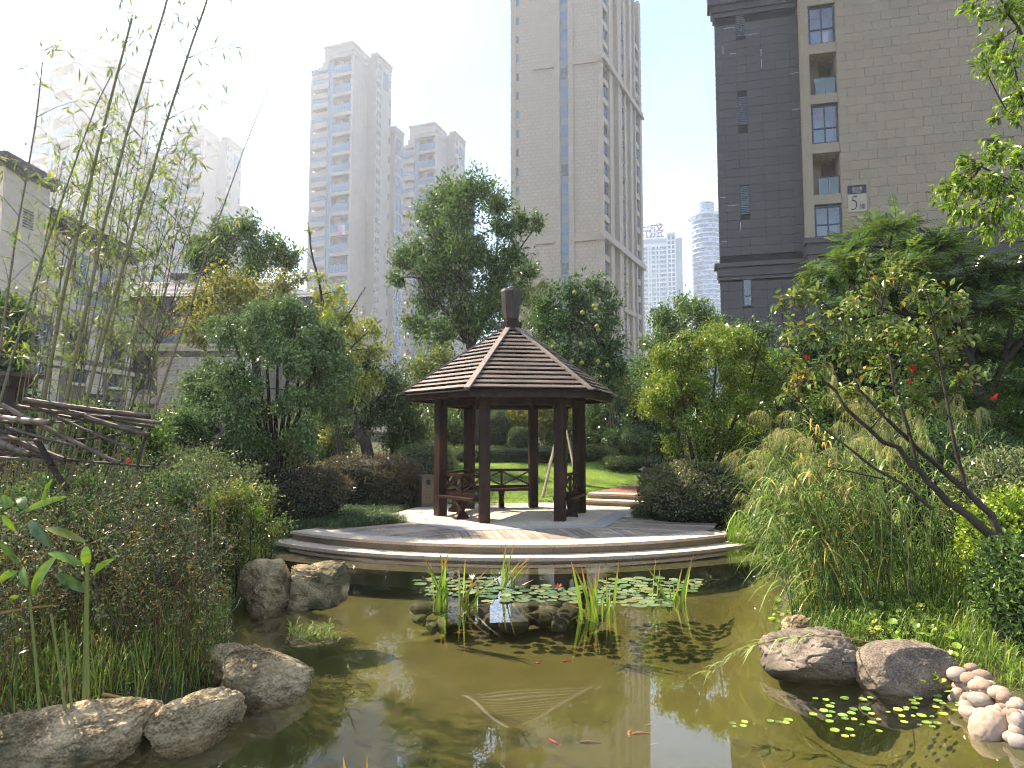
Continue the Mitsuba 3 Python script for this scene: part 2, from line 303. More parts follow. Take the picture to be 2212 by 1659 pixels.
for k in range(8):                                          # finial of eight tapered staves
    A = [HA + (k + e) * math.pi / 4 for e in (.012, .988)]
    q = lambda r, z: [np.array([HC[0] + r * math.cos(x), HC[1] + r * math.sin(x), z]) for x in A]
    i0, o0, o1, i1, o2 = q(.03, 4.4600), q(.168, 4.4700), q(.240, 5.0800), q(.05, 5.1350), q(.212, 5.1350)
    m = MB().tm(trimesh.convex.convex_hull(np.array(i0 + o0 + o1 + i1 + o2))); part(pav, 'finial_stave', m, 'wood_grey')
def bench(k):
    a, b_ = cor[k], cor[(k + 1) % 6]; d = unit(b_ - a); n = unit(np.array([a[0] + b_[0], a[1] + b_[1], 0]) / 2 - [HC[0], HC[1], 0]); L = np.linalg.norm(b_ - a)
    up = lambda z: np.array([0, 0, PZ + z])
    bk = thing('bench', {2: 'timber bench with crossed back rail on the left rear side of the pavilion', 3: 'timber bench with crossed back rail on the left front side of the pavilion',
                         1: 'timber bench with crossed back rail on the far side of the pavilion', 5: 'timber bench with crossed back rail on the right side of the pavilion'}[k], 'bench', 'benches between the pavilion posts')
    for s in (-.10, .10):
        m = MB(); m.beam(a + d * .0 + n * s + up(.43), b_ - d * .0 + n * s + up(.43), .185, .05) if abs(s) < 0 else m.beam(a + d * .125 + n * s + up(.43), b_ - d * .125 + n * s + up(.43), .185, .05); part(bk, 'seat_plank', m, 'wood_dark')
    m = MB(); m.beam(a + d * .105 + up(.50), b_ - d * .105 + up(.50), .05, .07); part(bk, 'lower_rail', m, 'wood_dark')
    m = MB(); m.beam(a + d * .105 + up(.89), b_ - d * .105 + up(.89), .06, .06); part(bk, 'top_rail', m, 'wood_dark')
    c = (a + b_) / 2
    m = MB(); m.beam(c + up(.536), c + up(.858), .055, .05, up=d); part(bk, 'baluster', m, 'wood_dark')
    for s0, s1 in ((a + d * .11, c - d * .03), (c + d * .03, b_ - d * .11)):
        m = MB(); m.beam(s0 + up(.545), s1 + up(.85), .03, .035); part(bk, 'cross_bar', m, 'wood_dark')
        m = MB(); m.beam(s0 + up(.85) + n * .002, s1 + up(.545) + n * .002, .028, .033); part(bk, 'cross_bar', m, 'wood_dark')
    prof = Polygon([(-.17, .405), (.17, .405), (.17, .36), (.07, .27), (.05, .16), (.15, .05), (.16, 0), (-.16, 0), (-.15, .05), (-.05, .16), (-.07, .27), (-.17, .36)])
    mm = trimesh.creation.extrude_polygon(prof, .10, engine='earcut'); v = np.array(mm.vertices)
    w = c + d * (v[:, 2:] - .05) + n * v[:, :1] + np.c_[0 * v[:, :2], v[:, 1] + PZ + .002]
    part(bk, 'bench_leg', MB().add(w, mm.faces), 'wood_dark')
for k in (2, 3, 1, 5): bench(k)

# ------------------------------------------------------------------ bin, lamp, props
c = G(914, 1095, PZ); tb = thing('litter_bin', 'brushed steel two-sided litter bin beside the pavilion', 'litter bin')
rz = math.radians(28); F = lambda s: np.array([math.cos(rz), math.sin(rz), 0]) * s; Nn = np.array([math.sin(rz), -math.cos(rz), 0])
c = c + np.array([0, .25, 0])
m = MB(); m.box(c + [0, 0, .03], (.30, .46, .06), rz); part(tb, 'plinth', m, 'steel')
m = MB(); m.box(c + [0, 0, .39], (.32, .48, .66), rz); part(tb, 'body', m, 'steel')
m = MB(); m.box(c + [0, 0, .735], (.35, .51, .03), rz); part(tb, 'lid', m, 'steel')
for off, w in ((-F(.161), 1),):
    m = MB(); m.box(c + off + [0, 0, .60], (.006, .17, .10), rz); part(tb, 'slot_plate', m, 'steel')
    m = MB(); m.box(c + off * 1.02 + [0, 0, .60], (.006, .05, .03), rz); part(tb, 'mark', m, 'black_paint')
fr = c + Nn * .241
m = MB(); m.box(fr + [0, 0, .58], (.14, .006, .17), rz); part(tb, 'slot_frame', m, 'steel')
m = MB(); m.box(fr + Nn * .003 + [0, 0, .58], (.10, .006, .12), rz); part(tb, 'slot', m, 'dark_metal')
for i, w in enumerate((.05, .06, .045, .055)):
    m = MB(); m.box(fr + F(-.04 + .08 * (i % 2)) + [0, 0, .22 + .07 * (i // 2)], (w * .6, .006, .018), rz); part(tb, 'mark', m, 'green_paint')
c = P(1392, 1008, 20.2); base = float(gz(c[0], c[1])); lp = thing('garden_lamp', 'short dark bollard lamp with a cap beside the lawn', 'lamp')
b = MB(); b.tube([[c[0], c[1], base], [c[0], c[1], c[2] - .32]], .035, 8); part(lp, 'post', b, 'dark_metal')
b = MB(); b.tube([[c[0], c[1], c[2] - .32], [c[0], c[1], c[2] - .10]], .075, 8); part(lp, 'lantern', b, 'wood_grey')
b = MB(); b.tube([[c[0], c[1], c[2] - .10], [c[0], c[1], c[2] - .07], [c[0], c[1], c[2]]], [.17, .15, .02], 10); part(lp, 'cap', b, 'dark_metal')
for j in range(4):
    a = j * math.pi / 2; b = MB(); b.tube([[c[0] + .08 * math.cos(a), c[1] + .08 * math.sin(a), c[2] - .32], [c[0] + .08 * math.cos(a), c[1] + .08 * math.sin(a), c[2] - .10]], .008, 4); part(lp, 'lantern_bar', b, 'dark_metal')
mat('bamboo_prop', grain((.16, .125, .085), (.30, .25, .17), 9, 9, 2), 0.7, 0.3)
for (x0, y0), (x1, y1), Yf, Yt, lab in (((1172, 1070), (1204, 935), 18.6, 20.2, 'leaning bamboo prop on the lawn, leftmost of the three seen through the pavilion'),
                                        ((1182, 1018), (1206, 940), 21.0, 20.3, 'short bamboo prop standing farther back on the lawn'),
                                        ((1250, 1050), (1224, 930), 18.8, 20.2, 'leaning bamboo prop near the right rear pavilion post')):
    a, e = P(x0, y0, Yf), P(x1, y1, Yt); a[2] = min(a[2], float(gz(a[0], a[1])) + .03) if y0 > 1030 else a[2]
    b = MB(); b.tube([a, a * .5 + e * .5 + [.01, 0, .01], e], [.042, .04, .035], 7); solo('tree_prop', b, 'bamboo_prop', lab, 'prop', smooth=40, group='bamboo props of the tree behind the pavilion')
# ------------------------------------------------------------------ buildings
def panel_tex(o, u1, u2, w, h, c0, c1, joint, jw=0.03):
    def fn(p, n, uv):
        a = (p.x - o[0]) * u1[0] + (p.y - o[1]) * u1[1]; c = (p.x - o[0]) * u2[0] + (p.y - o[1]) * u2[1]
        s = dr.select(dr.abs(n.x * u1[0] + n.y * u1[1]) < 0.5, a, c)
        r = dr.floor(p.z / h); s = s / w + 0.5 * (r - 2 * dr.floor(r / 2)); t = p.z / h
        k = mikit.cell_rand(s, t, 3)
        e = dr.minimum(dr.minimum(s - dr.floor(s), 1 - (s - dr.floor(s))) * w, dr.minimum(t - r, 1 - (t - r)) * h)
        c_ = mikit.mix(c0, c1, 0.55 * k + 0.45 * fb(p.x * .5, p.y * .5, p.z * .5, 3))
        return mikit.mix(joint, c_, mikit.smoothstep(jw * .5, jw * 1.5, e))
    return fn
aE = math.radians(14.1)
mat('tower_cladding', panel_tex((14.6, 110), (-math.cos(aE), math.sin(aE)), (.44, .9), .95, .62, (.375, .31, .235), (.43, .36, .275), (.31, .255, .195), .035), 0.7, 0.3)
mat('tower_plain', speckle((.35, .285, .215), (.43, .355, .275), 2, .3), 0.7, 0.3)
mat('tower_base', speckle((.07, .062, .058), (.10, .09, .085), 4, .5), 0.6, 0.3)
mat('far_wall', speckle((.28, .255, .235), (.35, .32, .295), 1, .15), 0.75, 0.3)
mat('far_white', speckle((.60, .60, .60), (.70, .70, .70), 1, .1), 0.7, 0.3)
mat('far_grey', speckle((.34, .36, .38), (.40, .42, .44), 1, .1), 0.7, 0.3)
mat('glass_blue', (.05, .09, .14), 0.12, 0.7)
mat('glass_sky', (.09, .17, .28), 0.15, 0.6)
mat('glass_dark', (.035, .045, .055), 0.10, 0.9)
mat('spandrel', (.17, .21, .24), 0.4, 0.5)
mat('frame_dark', (.035, .042, .055), 0.4, 0.5)
mat('stone_beige', speckle((.235, .19, .135), (.36, .297, .215), 26, .9), 0.75, 0.3)
mat('stone_beige_warm', speckle((.25, .198, .138), (.37, .30, .215), 26, .9), 0.75, 0.3)
mat('stone_dark', speckle((.052, .046, .046), (.085, .077, .078), 40, .7), 0.6, 0.4)
mat('stone_dark_warm', speckle((.056, .048, .047), (.09, .08, .08), 40, .7), 0.6, 0.4)
mat('villa_stone', speckle((.58, .50, .39), (.76, .665, .53), 6, .7), 0.8, 0.3)
mat('joint_stone', (.20, .17, .14), .8, .2)
mat('villa_stone_stained', speckle((.50, .42, .325), (.68, .585, .46), 6, 1.2), 0.8, 0.3)
mat('roof_slate', speckle((.13, .125, .125), (.22, .215, .21), 9, 1), 0.5, 0.5)
mat('fascia_dark', (.055, .05, .05), 0.6, 0.4)
scene['m_clear_glass'] = {'type': 'thindielectric', 'int_ior': 1.5}
scene['m_green_glass'] = {'type': 'blendbsdf', 'weight': 0.45, 'a': {'type': 'thindielectric', 'int_ior': 1.5}, 'b': {'type': 'twosided', 'nested': {'type': 'principled', 'base_color': rgb((.24, .32, .34)), 'roughness': .2}}}
def win(f, par, u0, u1, z0, z1, n, cols=2, rows=(), fm='frame_dark', pm='glass_blue', t=.06, d=.10, name='window'):
    u0, u1 = min(u0, u1), max(u0, u1); z0, z1 = min(z0, z1), max(z0, z1)
    m = MB()
    for a in (u0, u1 - t): f.box(m, a, a + t, n - d, n, z0, z1)
    for a in (z0, z1 - t): f.box(m, u0 + t, u1 - t, n - d, n, a, a + t)
    for i in range(1, cols): c = u0 + (u1 - u0) * i / cols; f.box(m, c - t * .4, c + t * .4, n - d + .004, n - .004, z0 + t, z1 - t)
    for r in rows: c = z0 + (z1 - z0) * r; f.box(m, u0 + t, u1 - t, n - d + .002, n - .002, c - t * .4, c + t * .4)
    k = part(par, name, m, fm)
    m = MB(); f.box(m, u0 + t * .5, u1 - t * .5, n - d * .6, n - d * .4, z0 + t * .5, z1 - t * .5)
    part(k, 'pane', m, pm); return k
def fpart(f, par, name, m, *b, **kw):
    q = MB()
    for x in b: f.box(q, *x)
    return part(par, name, q, m, **kw)

# --- the tall beige tower in the middle
tw = thing('apartment_tower', 'tall beige stone tower block rising out of the picture just right of the middle', 'tower block')
ce = P(1302, 131, 110.0); L = Face(ce, (-math.cos(aE), math.sin(aE)), (-math.sin(aE), -math.cos(aE))); aR = math.radians(26)
R = Face(ce, (math.sin(aR), math.cos(aR)), (math.cos(aR), -math.sin(aR)))
z_a, z_b = L.U(1215, 22.5)[1], L.U(1222, 523.6)[1]; FH = (z_a - z_b) / 12; TOP = z_a + 4.2 * FH; BZ = L.U(1320, 752)[1]
body = [L.at(.05, -.4, 0), L.at(15.9, -.4, 0), L.at(15.9, -20, 0), R.at(24.9, -14, 0), R.at(24.9, -.9, 0), R.at(.3, -.9, 0)]
b = MB(); b.prism(Polygon([p[:2] for p in body]), -.3, TOP - .5); part(tw, 'wall', b, 'tower_cladding')
for nm, u0, u1, n in (('wall_bay', 0, 5.0, 0), ('pilaster', 5.0, 5.88, .28), ('pilaster', 7.22, 7.38, .05), ('pilaster', 7.38, 8.3, .2), ('wall_bay', 8.3, 14.45, 0), ('pilaster', 15.0, 15.9, .06)):
    fpart(L, tw, nm, 'tower_cladding', (u0, u1, -.4, n, BZ, TOP))
for k in range(26):
    zt = z_a + FH * (2 - k); zb = zt - 2.15
    if zb < BZ: break
    if zt > TOP: continue
    win(L, tw, 5.9, 7.2, zt - 2.15, zt, -.12, 2, (.27,), 'spandrel', 'glass_sky' if k % 5 else 'glass_dark')
    fpart(L, tw, 'spandrel', 'spandrel', (5.9, 7.2, -.4, -.14, zt - FH + .004, zb - .004))
    win(L, tw, 14.47, 14.98, zt - 1.35, zt + .02, -.12, 1, (), 'spandrel', 'glass_sky' if rng.random() < .7 else 'glass_dark', .04)
    fpart(L, tw, 'wall_infill', 'tower_cladding', (14.452, 14.998, -.398, -.04, zt - FH + .024, zt - 1.354))
def sR(px, py): return R.U(px, py)[0]
bands = [L.U(1255, 132)[1], L.U(1270, 513)[1]]; bands.append(2 * bands[0] - bands[1])
for z in bands:
    for u0, u1 in ((-.15, 4.99), (8.31, 11.9)):
        fpart(L, tw, 'cornice', 'tower_plain', (u0, u1, .0, .18, z - .45, z + .75), (u0 - (.1 if u0 < 0 else 0), u1, .18, .34, z - .6, z - .1))
xs = lambda px: sR((1980 + px * .27125) * .553, 131)
wb = [(1360, 1378), (1462, 1482)]
segs = [('pilaster', 1352, 1374, 0), ('pilaster', 1466, 1508, .12), ('recess', 1508, 1588, -.7), ('pilaster', 1588, 1622, .12), ('rib', 1634, 1650, 0), ('rib', 1684, 1702, 0), ('recess', 1706, 1760, -.5), ('pilaster', 1760, 1790, .12), ('recess', 1790, 1826, -.8), ('pilaster', 1826, 1838, .1), ('pilaster', 1896, 1922, .1)]
for nm, a, c, n in segs:
    fpart(R, tw, nm, 'tower_plain', (max(0.02, xs(a)), xs(c), -.9, n, BZ, TOP))
for k in range(26):
    zt = z_a + FH * (2 - k) + .15
    if zt - FH < BZ: break
    for a, c, cols in ((1375, 1465, 4), (1651, 1683, 2), (1839, 1895, 3)):
        u0, u1 = xs(a), xs(c)
        win(R, tw, u0 + .01, u1 - .01, zt - 2.35, zt, -.45, cols, (.3,), 'frame_dark', 'glass_dark' if (k + a) % 3 == 0 else 'glass_sky', .09)
        fpart(R, tw, 'spandrel', 'tower_plain' if a != 1651 else 'fascia_dark', (u0 + .004, u1 - .004, -.9, -.1, zt - FH + .004, zt - 2.36))
for z in bands:
    for a, c in ((1352, 1625), (1625, 1790), (1790, 1925)):
        fpart(R, tw, 'cornice', 'tower_plain', (xs(a) + .01, xs(c) - .01, .121, .42, z - .45, z + .75), (xs(a) + .01, xs(c) - .01, .42, .62, z - .6, z - .1))
z = bands[1] - 5 * FH
fpart(R, tw, 'cornice', 'tower_plain', (xs(1625), xs(1790), .121, .40, z + 6, z + 6.8))
b = MB(); q = [L.at(-.4, .45, 0), L.at(16.2, .45, 0), L.at(16, -19, 0), R.at(25.2, -14, 0), R.at(25.2, .55, 0), R.at(-.1, .6, 0)]
b.prism(Polygon([p[:2] for p in q]), -.3, BZ - .9); part(tw, 'base', b, 'tower_base')
b = MB(); q = [L.at(-.8, .8, 0), L.at(16.5, .8, 0), L.at(16, -19, 0), R.at(25.6, -14, 0), R.at(25.6, .95, 0), R.at(-.3, 1.0, 0)]
b.prism(Polygon([p[:2] for p in q]), BZ - .9, BZ); part(tw, 'base_cornice', b, 'tower_base')

# --- hazy towers of one estate: three staggered blocks, loggias, glass strip, balcony bay, tall windows
def estate_tower(label, px, py, Yd, sc, floor_z, alpha=20.0, detail=True):
    k = thing('residential_tower', label, 'tower block', 'hazy beige apartment towers in the distance')
    al = math.radians(alpha); a = np.array([-math.cos(al), math.sin(al)]); bdir = np.array([math.sin(al), math.cos(al)])
    c1 = P(px, py, Yd); top = c1[2]; c1 = c1[:2]
    fa = lambda o: Face(o, a, -bdir); fr = lambda o: Face(o, bdir, -a)
    s = sc; UH = 5.9 * s
    c2 = c1 + bdir * 7.4 * s - a * 3.2 * s; c3 = c2 + bdir * 8.4 * s - a * 1.55 * s
    FA, FR, FR2, FR3, FA3 = fa(c1), fr(c1), fr(c2), fr(c3), fa(c3)
    w = 'far_wall'
    FL_ = MB()
    fpart(FA, k, 'wall', w, (.8 * s, 12.2 * s, -10 * s, -1.9 * s, 0, top - .5), (.02, .8 * s, -7.4 * s, 0, 0, top - .5), (7.0 * s, 7.1 * s, -1.9 * s, 0.05, 0, top - .5), (8.6 * s, 8.75 * s, -1.9 * s, .05, 0, top - .5))
    fpart(FR, k, 'wall', w, (.4 * s, 7.4 * s, -1.2 * s, -.25 * s, 0, top - .5), (7.4 * s, 15.9 * s, -12 * s, 3.15 * s, 0, top + 1.6 * s), (15.9 * s, 21.3 * s, -10 * s, 4.7 * s, 0, top - 17.5 * s))
    fpart(FA, k, 'glass_strip', 'glass_sky', (7.12 * s, 8.58 * s, -.6, -.25, 0, top - 2 * s))
    fpart(FA, k, 'loggia_post', w, (14.0 * s, 14.6 * s, -.8 * s, .05, 0, top - 6.5 * s), (14.0 * s, 14.6 * s, -4 * s, -3.2 * s, 0, top - 6.5 * s))
    fpart(FA, k, 'penthouse', w, (2 * s, 11.5 * s, -11 * s, -2 * s, top - .5, top + 3.6 * s), (1.7 * s, 11.8 * s, -11.3 * s, -1.7 * s, top + 3.6 * s, top + 4.3 * s))
    for F_, z, u1, e in ((FA, top, 8.7 * s, .0), (FR, top, 7.4 * s, 0), (FR2, top + 2.2 * s, 8.6 * s, 0), (FR3, top - 17 * s, 5.4 * s, 0)):
        fpart(F_, k, 'parapet', w, (-.3 * s, u1, -2 * s if F_ is not FA else -1.9 * s, .15 * s, z - 1.4 * s, z - .2 * s), (-.5 * s, u1, -2 * s, .4 * s, z - .2 * s, z + .25 * s))
    fpart(FA, k, 'parapet', w, (8.7 * s, 12.5 * s, -5 * s, .1 * s, top - 4.2 * s, top - 3.2 * s))
    fpart(FR2, k, 'recess_panel', 'glass_blue', (3.9 * s, 6.6 * s, .01, .06, top - 6.6 * s, top - 1.2 * s))
    n = int((top - floor_z) / UH)
    for i in range(n):
        z = top - 3.0 * s - i * UH
        for j in range(2):                                   # loggia bands
            zz = z - 3.0 * s - j * UH / 2
            if i == 0 and j == 0: fpart(FA, k, 'loggia_rail', 'glass_blue', (8.8 * s, 14.6 * s, -.15, .02, zz + .9 * s, zz + 2.4 * s))
            fpart(FA, k, 'loggia_band', w, (8.8 * s, 14.6 * s, -4 * s, .0, zz - .8 * s, zz + .85 * s))
        win(FA, k, 8.9 * s, 13.98 * s, z - 3.0 * s - UH / 2 + .86 * s, z - 3.0 * s - UH / 2 + 2.1 * s, -.1, 6, (), 'glass_blue', 'glass_sky', .10 * s, name='loggia_window')
        zz = z - .4 * s                                         # balcony bay: band, glazed front, window behind
        fpart(FA, k, 'balcony_band', w, (.81 * s, 6.98 * s, -1.88 * s, .04, zz - 3.7 * s, zz - 2.7 * s))
        win(FA, k, .82 * s, 6.96 * s, zz - 2.68 * s, zz - .2 * s, 0.0, 6, (.42,), 'glass_blue', 'glass_sky', .11 * s, name='balcony_glazing')
        win(FA, k, 2.4 * s, 4.6 * s, zz + .1 * s, zz + 1.9 * s, -1.85 * s, 3, (.5,), 'frame_dark', 'glass_blue', .1 * s)
        for u0, u1, h0, h1, cols, rows in ((.75, 1.75, -2.6, .0, 1, (.5,)), (2.6, 4.4, -4.4, .7, 2, (.2, .4, .6, .8)), (4.8, 6.6, -4.4, .7, 2, (.2, .4, .6, .8))):
            win(FR, k, u0 * s, u1 * s, z + h0 * s, z + h1 * s, -.12 * s, cols, rows, 'frame_dark', 'glass_sky', .10 * s)
        fpart(FR, k, 'spandrel', w, (.41 * s, 7.39 * s, -.25 * s, -.02, z - 5.1 * s, z - 4.45 * s), (.41 * s, .74 * s, -.25 * s, -.02, z - 4.44 * s, z + .75 * s), (1.78 * s, 2.57 * s, -.25 * s, -.02, z - 4.44 * s, z + .75 * s), (6.65 * s, 7.39 * s, -.25 * s, -.02, z - 4.44 * s, z + .75 * s))
        for u0 in (.4, 1.7):
            for h in (-1.6, 1.3): win(FR2, k, u0 * s, (u0 + .75) * s, z + h * s, z + (h + 1.5) * s, .03, 1, (), 'frame_dark', 'glass_blue', .10 * s)
        win(FR2, k, 7.3 * s, 7.8 * s, z - 1.6 * s, z + .3 * s, .03, 1, (), 'frame_dark', 'glass_blue', .08 * s)
        if z < top - 20 * s:
            for u0, u1 in ((.6, 1.9), (2.2, 4.1)): win(FR3, k, u0 * s, u1 * s, z - 4.4 * s, z + .6 * s, .03, 2, (.2, .4, .6, .8), 'frame_dark', 'glass_sky', .10 * s)
            win(FR3, k, 4.4 * s, 5.2 * s, z - 4.4 * s, z - 1.5 * s, .03, 1, (.5,), 'frame_dark', 'glass_sky', .08 * s, name='balcony_glazing')
    return k
TC = estate_tower('hazy beige tower with blue glass balconies left of the middle tree', 765, 108, 190.0, 1.0, 22)
estate_tower('lower hazy beige tower half hidden behind the tall tree in the middle', 944.6, 283, 224.0, 1.0, 25)
estate_tower('pale tower nearly lost in haze behind the bamboo, far left', 165, 122, 225.0, 1.54, 14, 24)
estate_tower('faint tower in the haze above the green tree left of the middle', 441, 292, 270.0, 1.35, 20, 8)
# clothes drying on a balcony of the near hazy tower
for i, (x0, x1, y0, y1, m) in enumerate(((731, 738, 487, 508, (.55, .28, .45)), (739.5, 745, 486, 507, (.62, .55, .62)))):
    a_, b_ = P(x0, y0, 186.5), P(x1, y1, 186.5); mm = MB()
    xs_ = np.linspace(a_[0], b_[0], 9); v = np.array([[x, 186.5 + .12 * math.sin(9 * j) + dy, z] for j, x in enumerate(xs_) for z in (a_[2], b_[2]) for dy in (0, .05)])
    f = []
    for j in range(8):
        o_ = j * 4; f += [[o_, o_ + 4, o_ + 6], [o_, o_ + 6, o_ + 2], [o_ + 1, o_ + 3, o_ + 7], [o_ + 1, o_ + 7, o_ + 5], [o_, o_ + 1, o_ + 5], [o_, o_ + 5, o_ + 4], [o_ + 2, o_ + 6, o_ + 7], [o_ + 2, o_ + 7, o_ + 3]]
    mm.add(v, f, m); solo('drying_cloth', mm, 'tinted', ('pink cloth hanging from a high balcony of the hazy tower', 'pale lilac cloth hanging beside the pink one on the hazy tower')[i], 'laundry', color=mm.color(), group='laundry on the hazy tower')

# --- two blue-grey towers far right
ft = thing('grid_tower', 'pale gridded office tower far off with big rooftop characters', 'tower block')
c = P(1459, 501, 480.0); F1 = Face(c, (-.97, .24), (-.24, -.97)); F2 = Face(c, (.24, .97), (.97, -.24)); top = c[2]
fpart(F1, ft, 'wall', 'far_grey', (.3, 24, -22, -.5, 0, top - 4), (.1, 6, -8, -.4, 0, top))
fpart(F2, ft, 'wall', 'far_grey', (5.6, 26, -20, 4.6, 0, top - 3))
fpart(F1, ft, 'crown', 'far_white', (0, 6.2, -8, 0, top - 1.2, top), (6.2, 24, -.9, .3, top - 10, top - 7.5))
for u in (0, 2.75, 5.5, 11.6, 13.4, 17.2, 18.9, 23): fpart(F1, ft, 'pier', 'far_white', (u, u + .75, -.5, .1, 0, top - 1.2 if u < 6 else top - 8))
for i in range(24):
    z = top - 5.2 - i * 3.35
    if z < 12: break
    for u0, u1, cl in ((.9, 2.6, 1), (3.6, 5.4, 1), (6.6, 11.4, 4), (12.4, 13.3, 1), (14.3, 17, 3), (19.8, 22.8, 2)):
        if u0 > 6 and i < 2: continue
        win(F1, ft, u0, u1, z, z + 2.2, -.2, cl, (), 'frame_dark' if cl == 1 else 'far_white', 'glass_blue', .18)
    fpart(F1, ft, 'floor_band', 'far_white', (.76, 5.49, -.5, -.05, z - 1.1, z - .02), *([(6.3, 22.9, -.5, -.08, z - 1.1, z - .5)] if i > 1 else []))
    win(F2, ft, .6, 4.9, z, z + 2.2, .1, 4, (), 'far_white', 'glass_blue', .2)
GLYPH = {"盛":[[[0,23,5,32,6,51,29,51,29,58,34,58,34,51,43,51,41,55,39,55,39,57,43,58,49,53,49,51,57,51,57,47,36,47,36,44,41,36,48,45,52,44,50,39,43,31,48,26,52,26,54,33,58,31,56,23,54,21,50,20,50,4,58,4,58,0,0,0,0,4,8,4,8,20,48,20,48,22,45,22,39,27,30,22,26,25,36,31,30,47,12,47,10,46,10,41,26,41,26,31,25,26,23,24,13,25,13,28,20,28,21,29,21,37,11,37,5,20,2,20],[39,16,38,4,46,4,46,16],[26,16,25,4,33,4,33,16],[13,5,21,4,21,16,13,16]]],"元":[[[0,4,4,5,10,10,14,17,16,27,16,31,0,31,0,36,56,36,56,31,38,30,38,6,40,5,51,5,53,10,53,16,55,16,57,15,57,7,54,1,39,0,34,2,32,31,21,31,19,16,14,7,4,0,1,0]],[[5,53,51,54,51,49,5,49]]],"幢":[[[22,2,22,6,37,7,37,10,25,10,24,11,24,14,37,15,37,18,25,18,25,36,55,36,55,18,42,17,42,14,55,14,55,10,42,10,42,7,57,6,58,2],[42,22,50,21,50,26,42,26],[42,30,50,29,50,33,42,33],[30,22,37,21,37,26,30,26],[37,32,30,33,30,29,37,29]],[[22,40,22,44,31,45,29,50,24,50,24,54,37,54,36,59,38,60,41,59,43,54,56,54,56,50,51,50,49,45,58,44,58,40],[34,50,36,44,44,44,46,49,45,50]],[[0,13,0,47,8,47,8,60,12,60,12,47,20,47,20,17,18,14,14,14,14,16,12,16,12,0,8,0,8,42,4,43,4,14],[12,18,16,19,15,43,12,42]]],"世":[[[0,35,1,40,10,40,10,54,15,54,15,40,26,40,26,55,31,56,31,40,42,40,43,55,48,55,48,40,58,40,58,35,48,35,48,15,26,15,26,35,15,35,15,6,56,5,56,0,10,0,10,35],[31,20,43,19,43,35,31,35]]],"茂":[[[0,3,6,12,7,35,29,35,29,44,33,44,34,35,50,35,44,41,46,44,55,39,54,35,59,35,58,30,50,30,53,26,42,12,50,4,54,4,55,12,59,11,59,5,56,0,47,0,38,8,20,0,15,2,15,4,35,13,29,30,12,30,12,18,8,4,5,0],[35,30,38,18,42,18,48,30]],[[43,42,38,43,38,49,22,49,21,42,17,42,16,49,2,49,2,53,16,53,16,59,21,59,21,53,37,53,38,58,43,59,43,53,58,53,58,49,44,49]]],"房":[[[0,2,6,20,7,53,28,53,27,59,30,60,34,53,55,53,55,38,35,37,38,29,57,29,57,25,30,24,30,20,53,20,52,8,48,1,36,1,35,3,35,5,46,6,47,16,28,16,26,9,20,3,14,0,11,3,21,10,26,24,14,25,14,29,33,29,31,38,12,38,8,7,5,1],[12,43,50,42,50,49,12,49]]],"地":[[[19,28,20,32,25,33,25,51,30,52,30,37,32,36,39,40,39,58,43,58,43,42,53,47,57,46,56,18,53,15,46,16,46,19,52,20,52,39,50,40,43,37,43,12,39,12,39,34,30,31,30,6,33,4,53,4,55,12,58,12,60,11,58,2,55,0,27,1,25,7,25,28]],[[0,12,9,16,9,37,1,37,1,42,9,42,9,57,13,57,13,42,21,42,21,37,13,37,13,19,21,21,22,17,3,8]]],"产":[[[0,2,5,20,5,36,19,37,14,44,15,47,4,47,4,52,27,52,25,59,27,60,31,58,34,52,55,52,54,47,44,47,46,43,42,37,56,36,56,31,10,31,7,6,4,0],[19,46,23,36,35,36,41,46]]]}
def glyph(f, mb, ch, u0, z0, h, n0, n1, sgn=1):
    for ring, *holes in GLYPH[ch]:
        cv = lambda r: [(u0 + sgn * r[i] * h / 58, z0 + r[i + 1] * h / 58) for i in range(0, len(r), 2)]
        f.poly(mb, cv(ring), [cv(x) for x in holes], n0, n1)
mat('sign_red', (.20, .06, .10), 0.6, 0.3)
for ch, u0, lab in (('盛', 18.6, 'big dark rooftop character on a lattice frame, right one of the two'), ('元', 26.0, 'big rooftop character partly cut off by the beige tower')):
    sg = thing('rooftop_sign', lab, 'sign', 'rooftop characters on the far tower'); zt = top - 6.5
    q = MB(); glyph(F1, q, ch, u0, zt + 3.8, 10.5 if ch == '盛' else 9, -1.2, -.6, -1); part(sg, 'character', q, 'sign_red')
    q = MB()
    for e in (1.5, 4, 6.5, 9):
        q.beam(F1.at(u0 - e, -1.4, top - 9), F1.at(u0 - e, -1.4, zt + 14), .22, .22); q.beam(F1.at(u0 - e, -1.5, zt + 9), F1.at(u0 - e + 2, -6, top - 9), .15, .15)
    for zz in (1, 3, 6, 9): q.beam(F1.at(u0 - .5, -1.65, zt + zz), F1.at(u0 - 9.8, -1.65, zt + zz), .2, .2)
    part(sg, 'lattice_frame', q, 'fascia_dark')
gt = thing('round_tower', 'round glass tower with white floor rings and a drum on top, far right', 'tower block')
c = P(1525, 467, 500.0); r0 = 32 / 1475 * 500; cx, cy, top = c
rp = lambda r, n=40: Point(cx, cy).buffer(r, n // 4)
b = MB(); b.prism(rp(r0 - .5), 0, top - 1); part(gt, 'core', b, 'glass_sky')
b = MB(); b.prism(rp(17.5 / 1475 * 500), top - .5, P(1525, 440, 500)[2]); part(gt, 'drum', b, 'glass_sky')
for i in range(8): b = MB(); b.prism(rp(17.9 / 1475 * 500), top + .8 + i * 1.15, top + 1.15 + i * 1.15); part(gt, 'drum_ring', b, 'far_white')
b = MB(); b.prism(rp(r0 + 2.8).difference(rp(r0 + 1.7)), top - 1.6, top - .4); part(gt, 'canopy_ring', b, 'far_white')
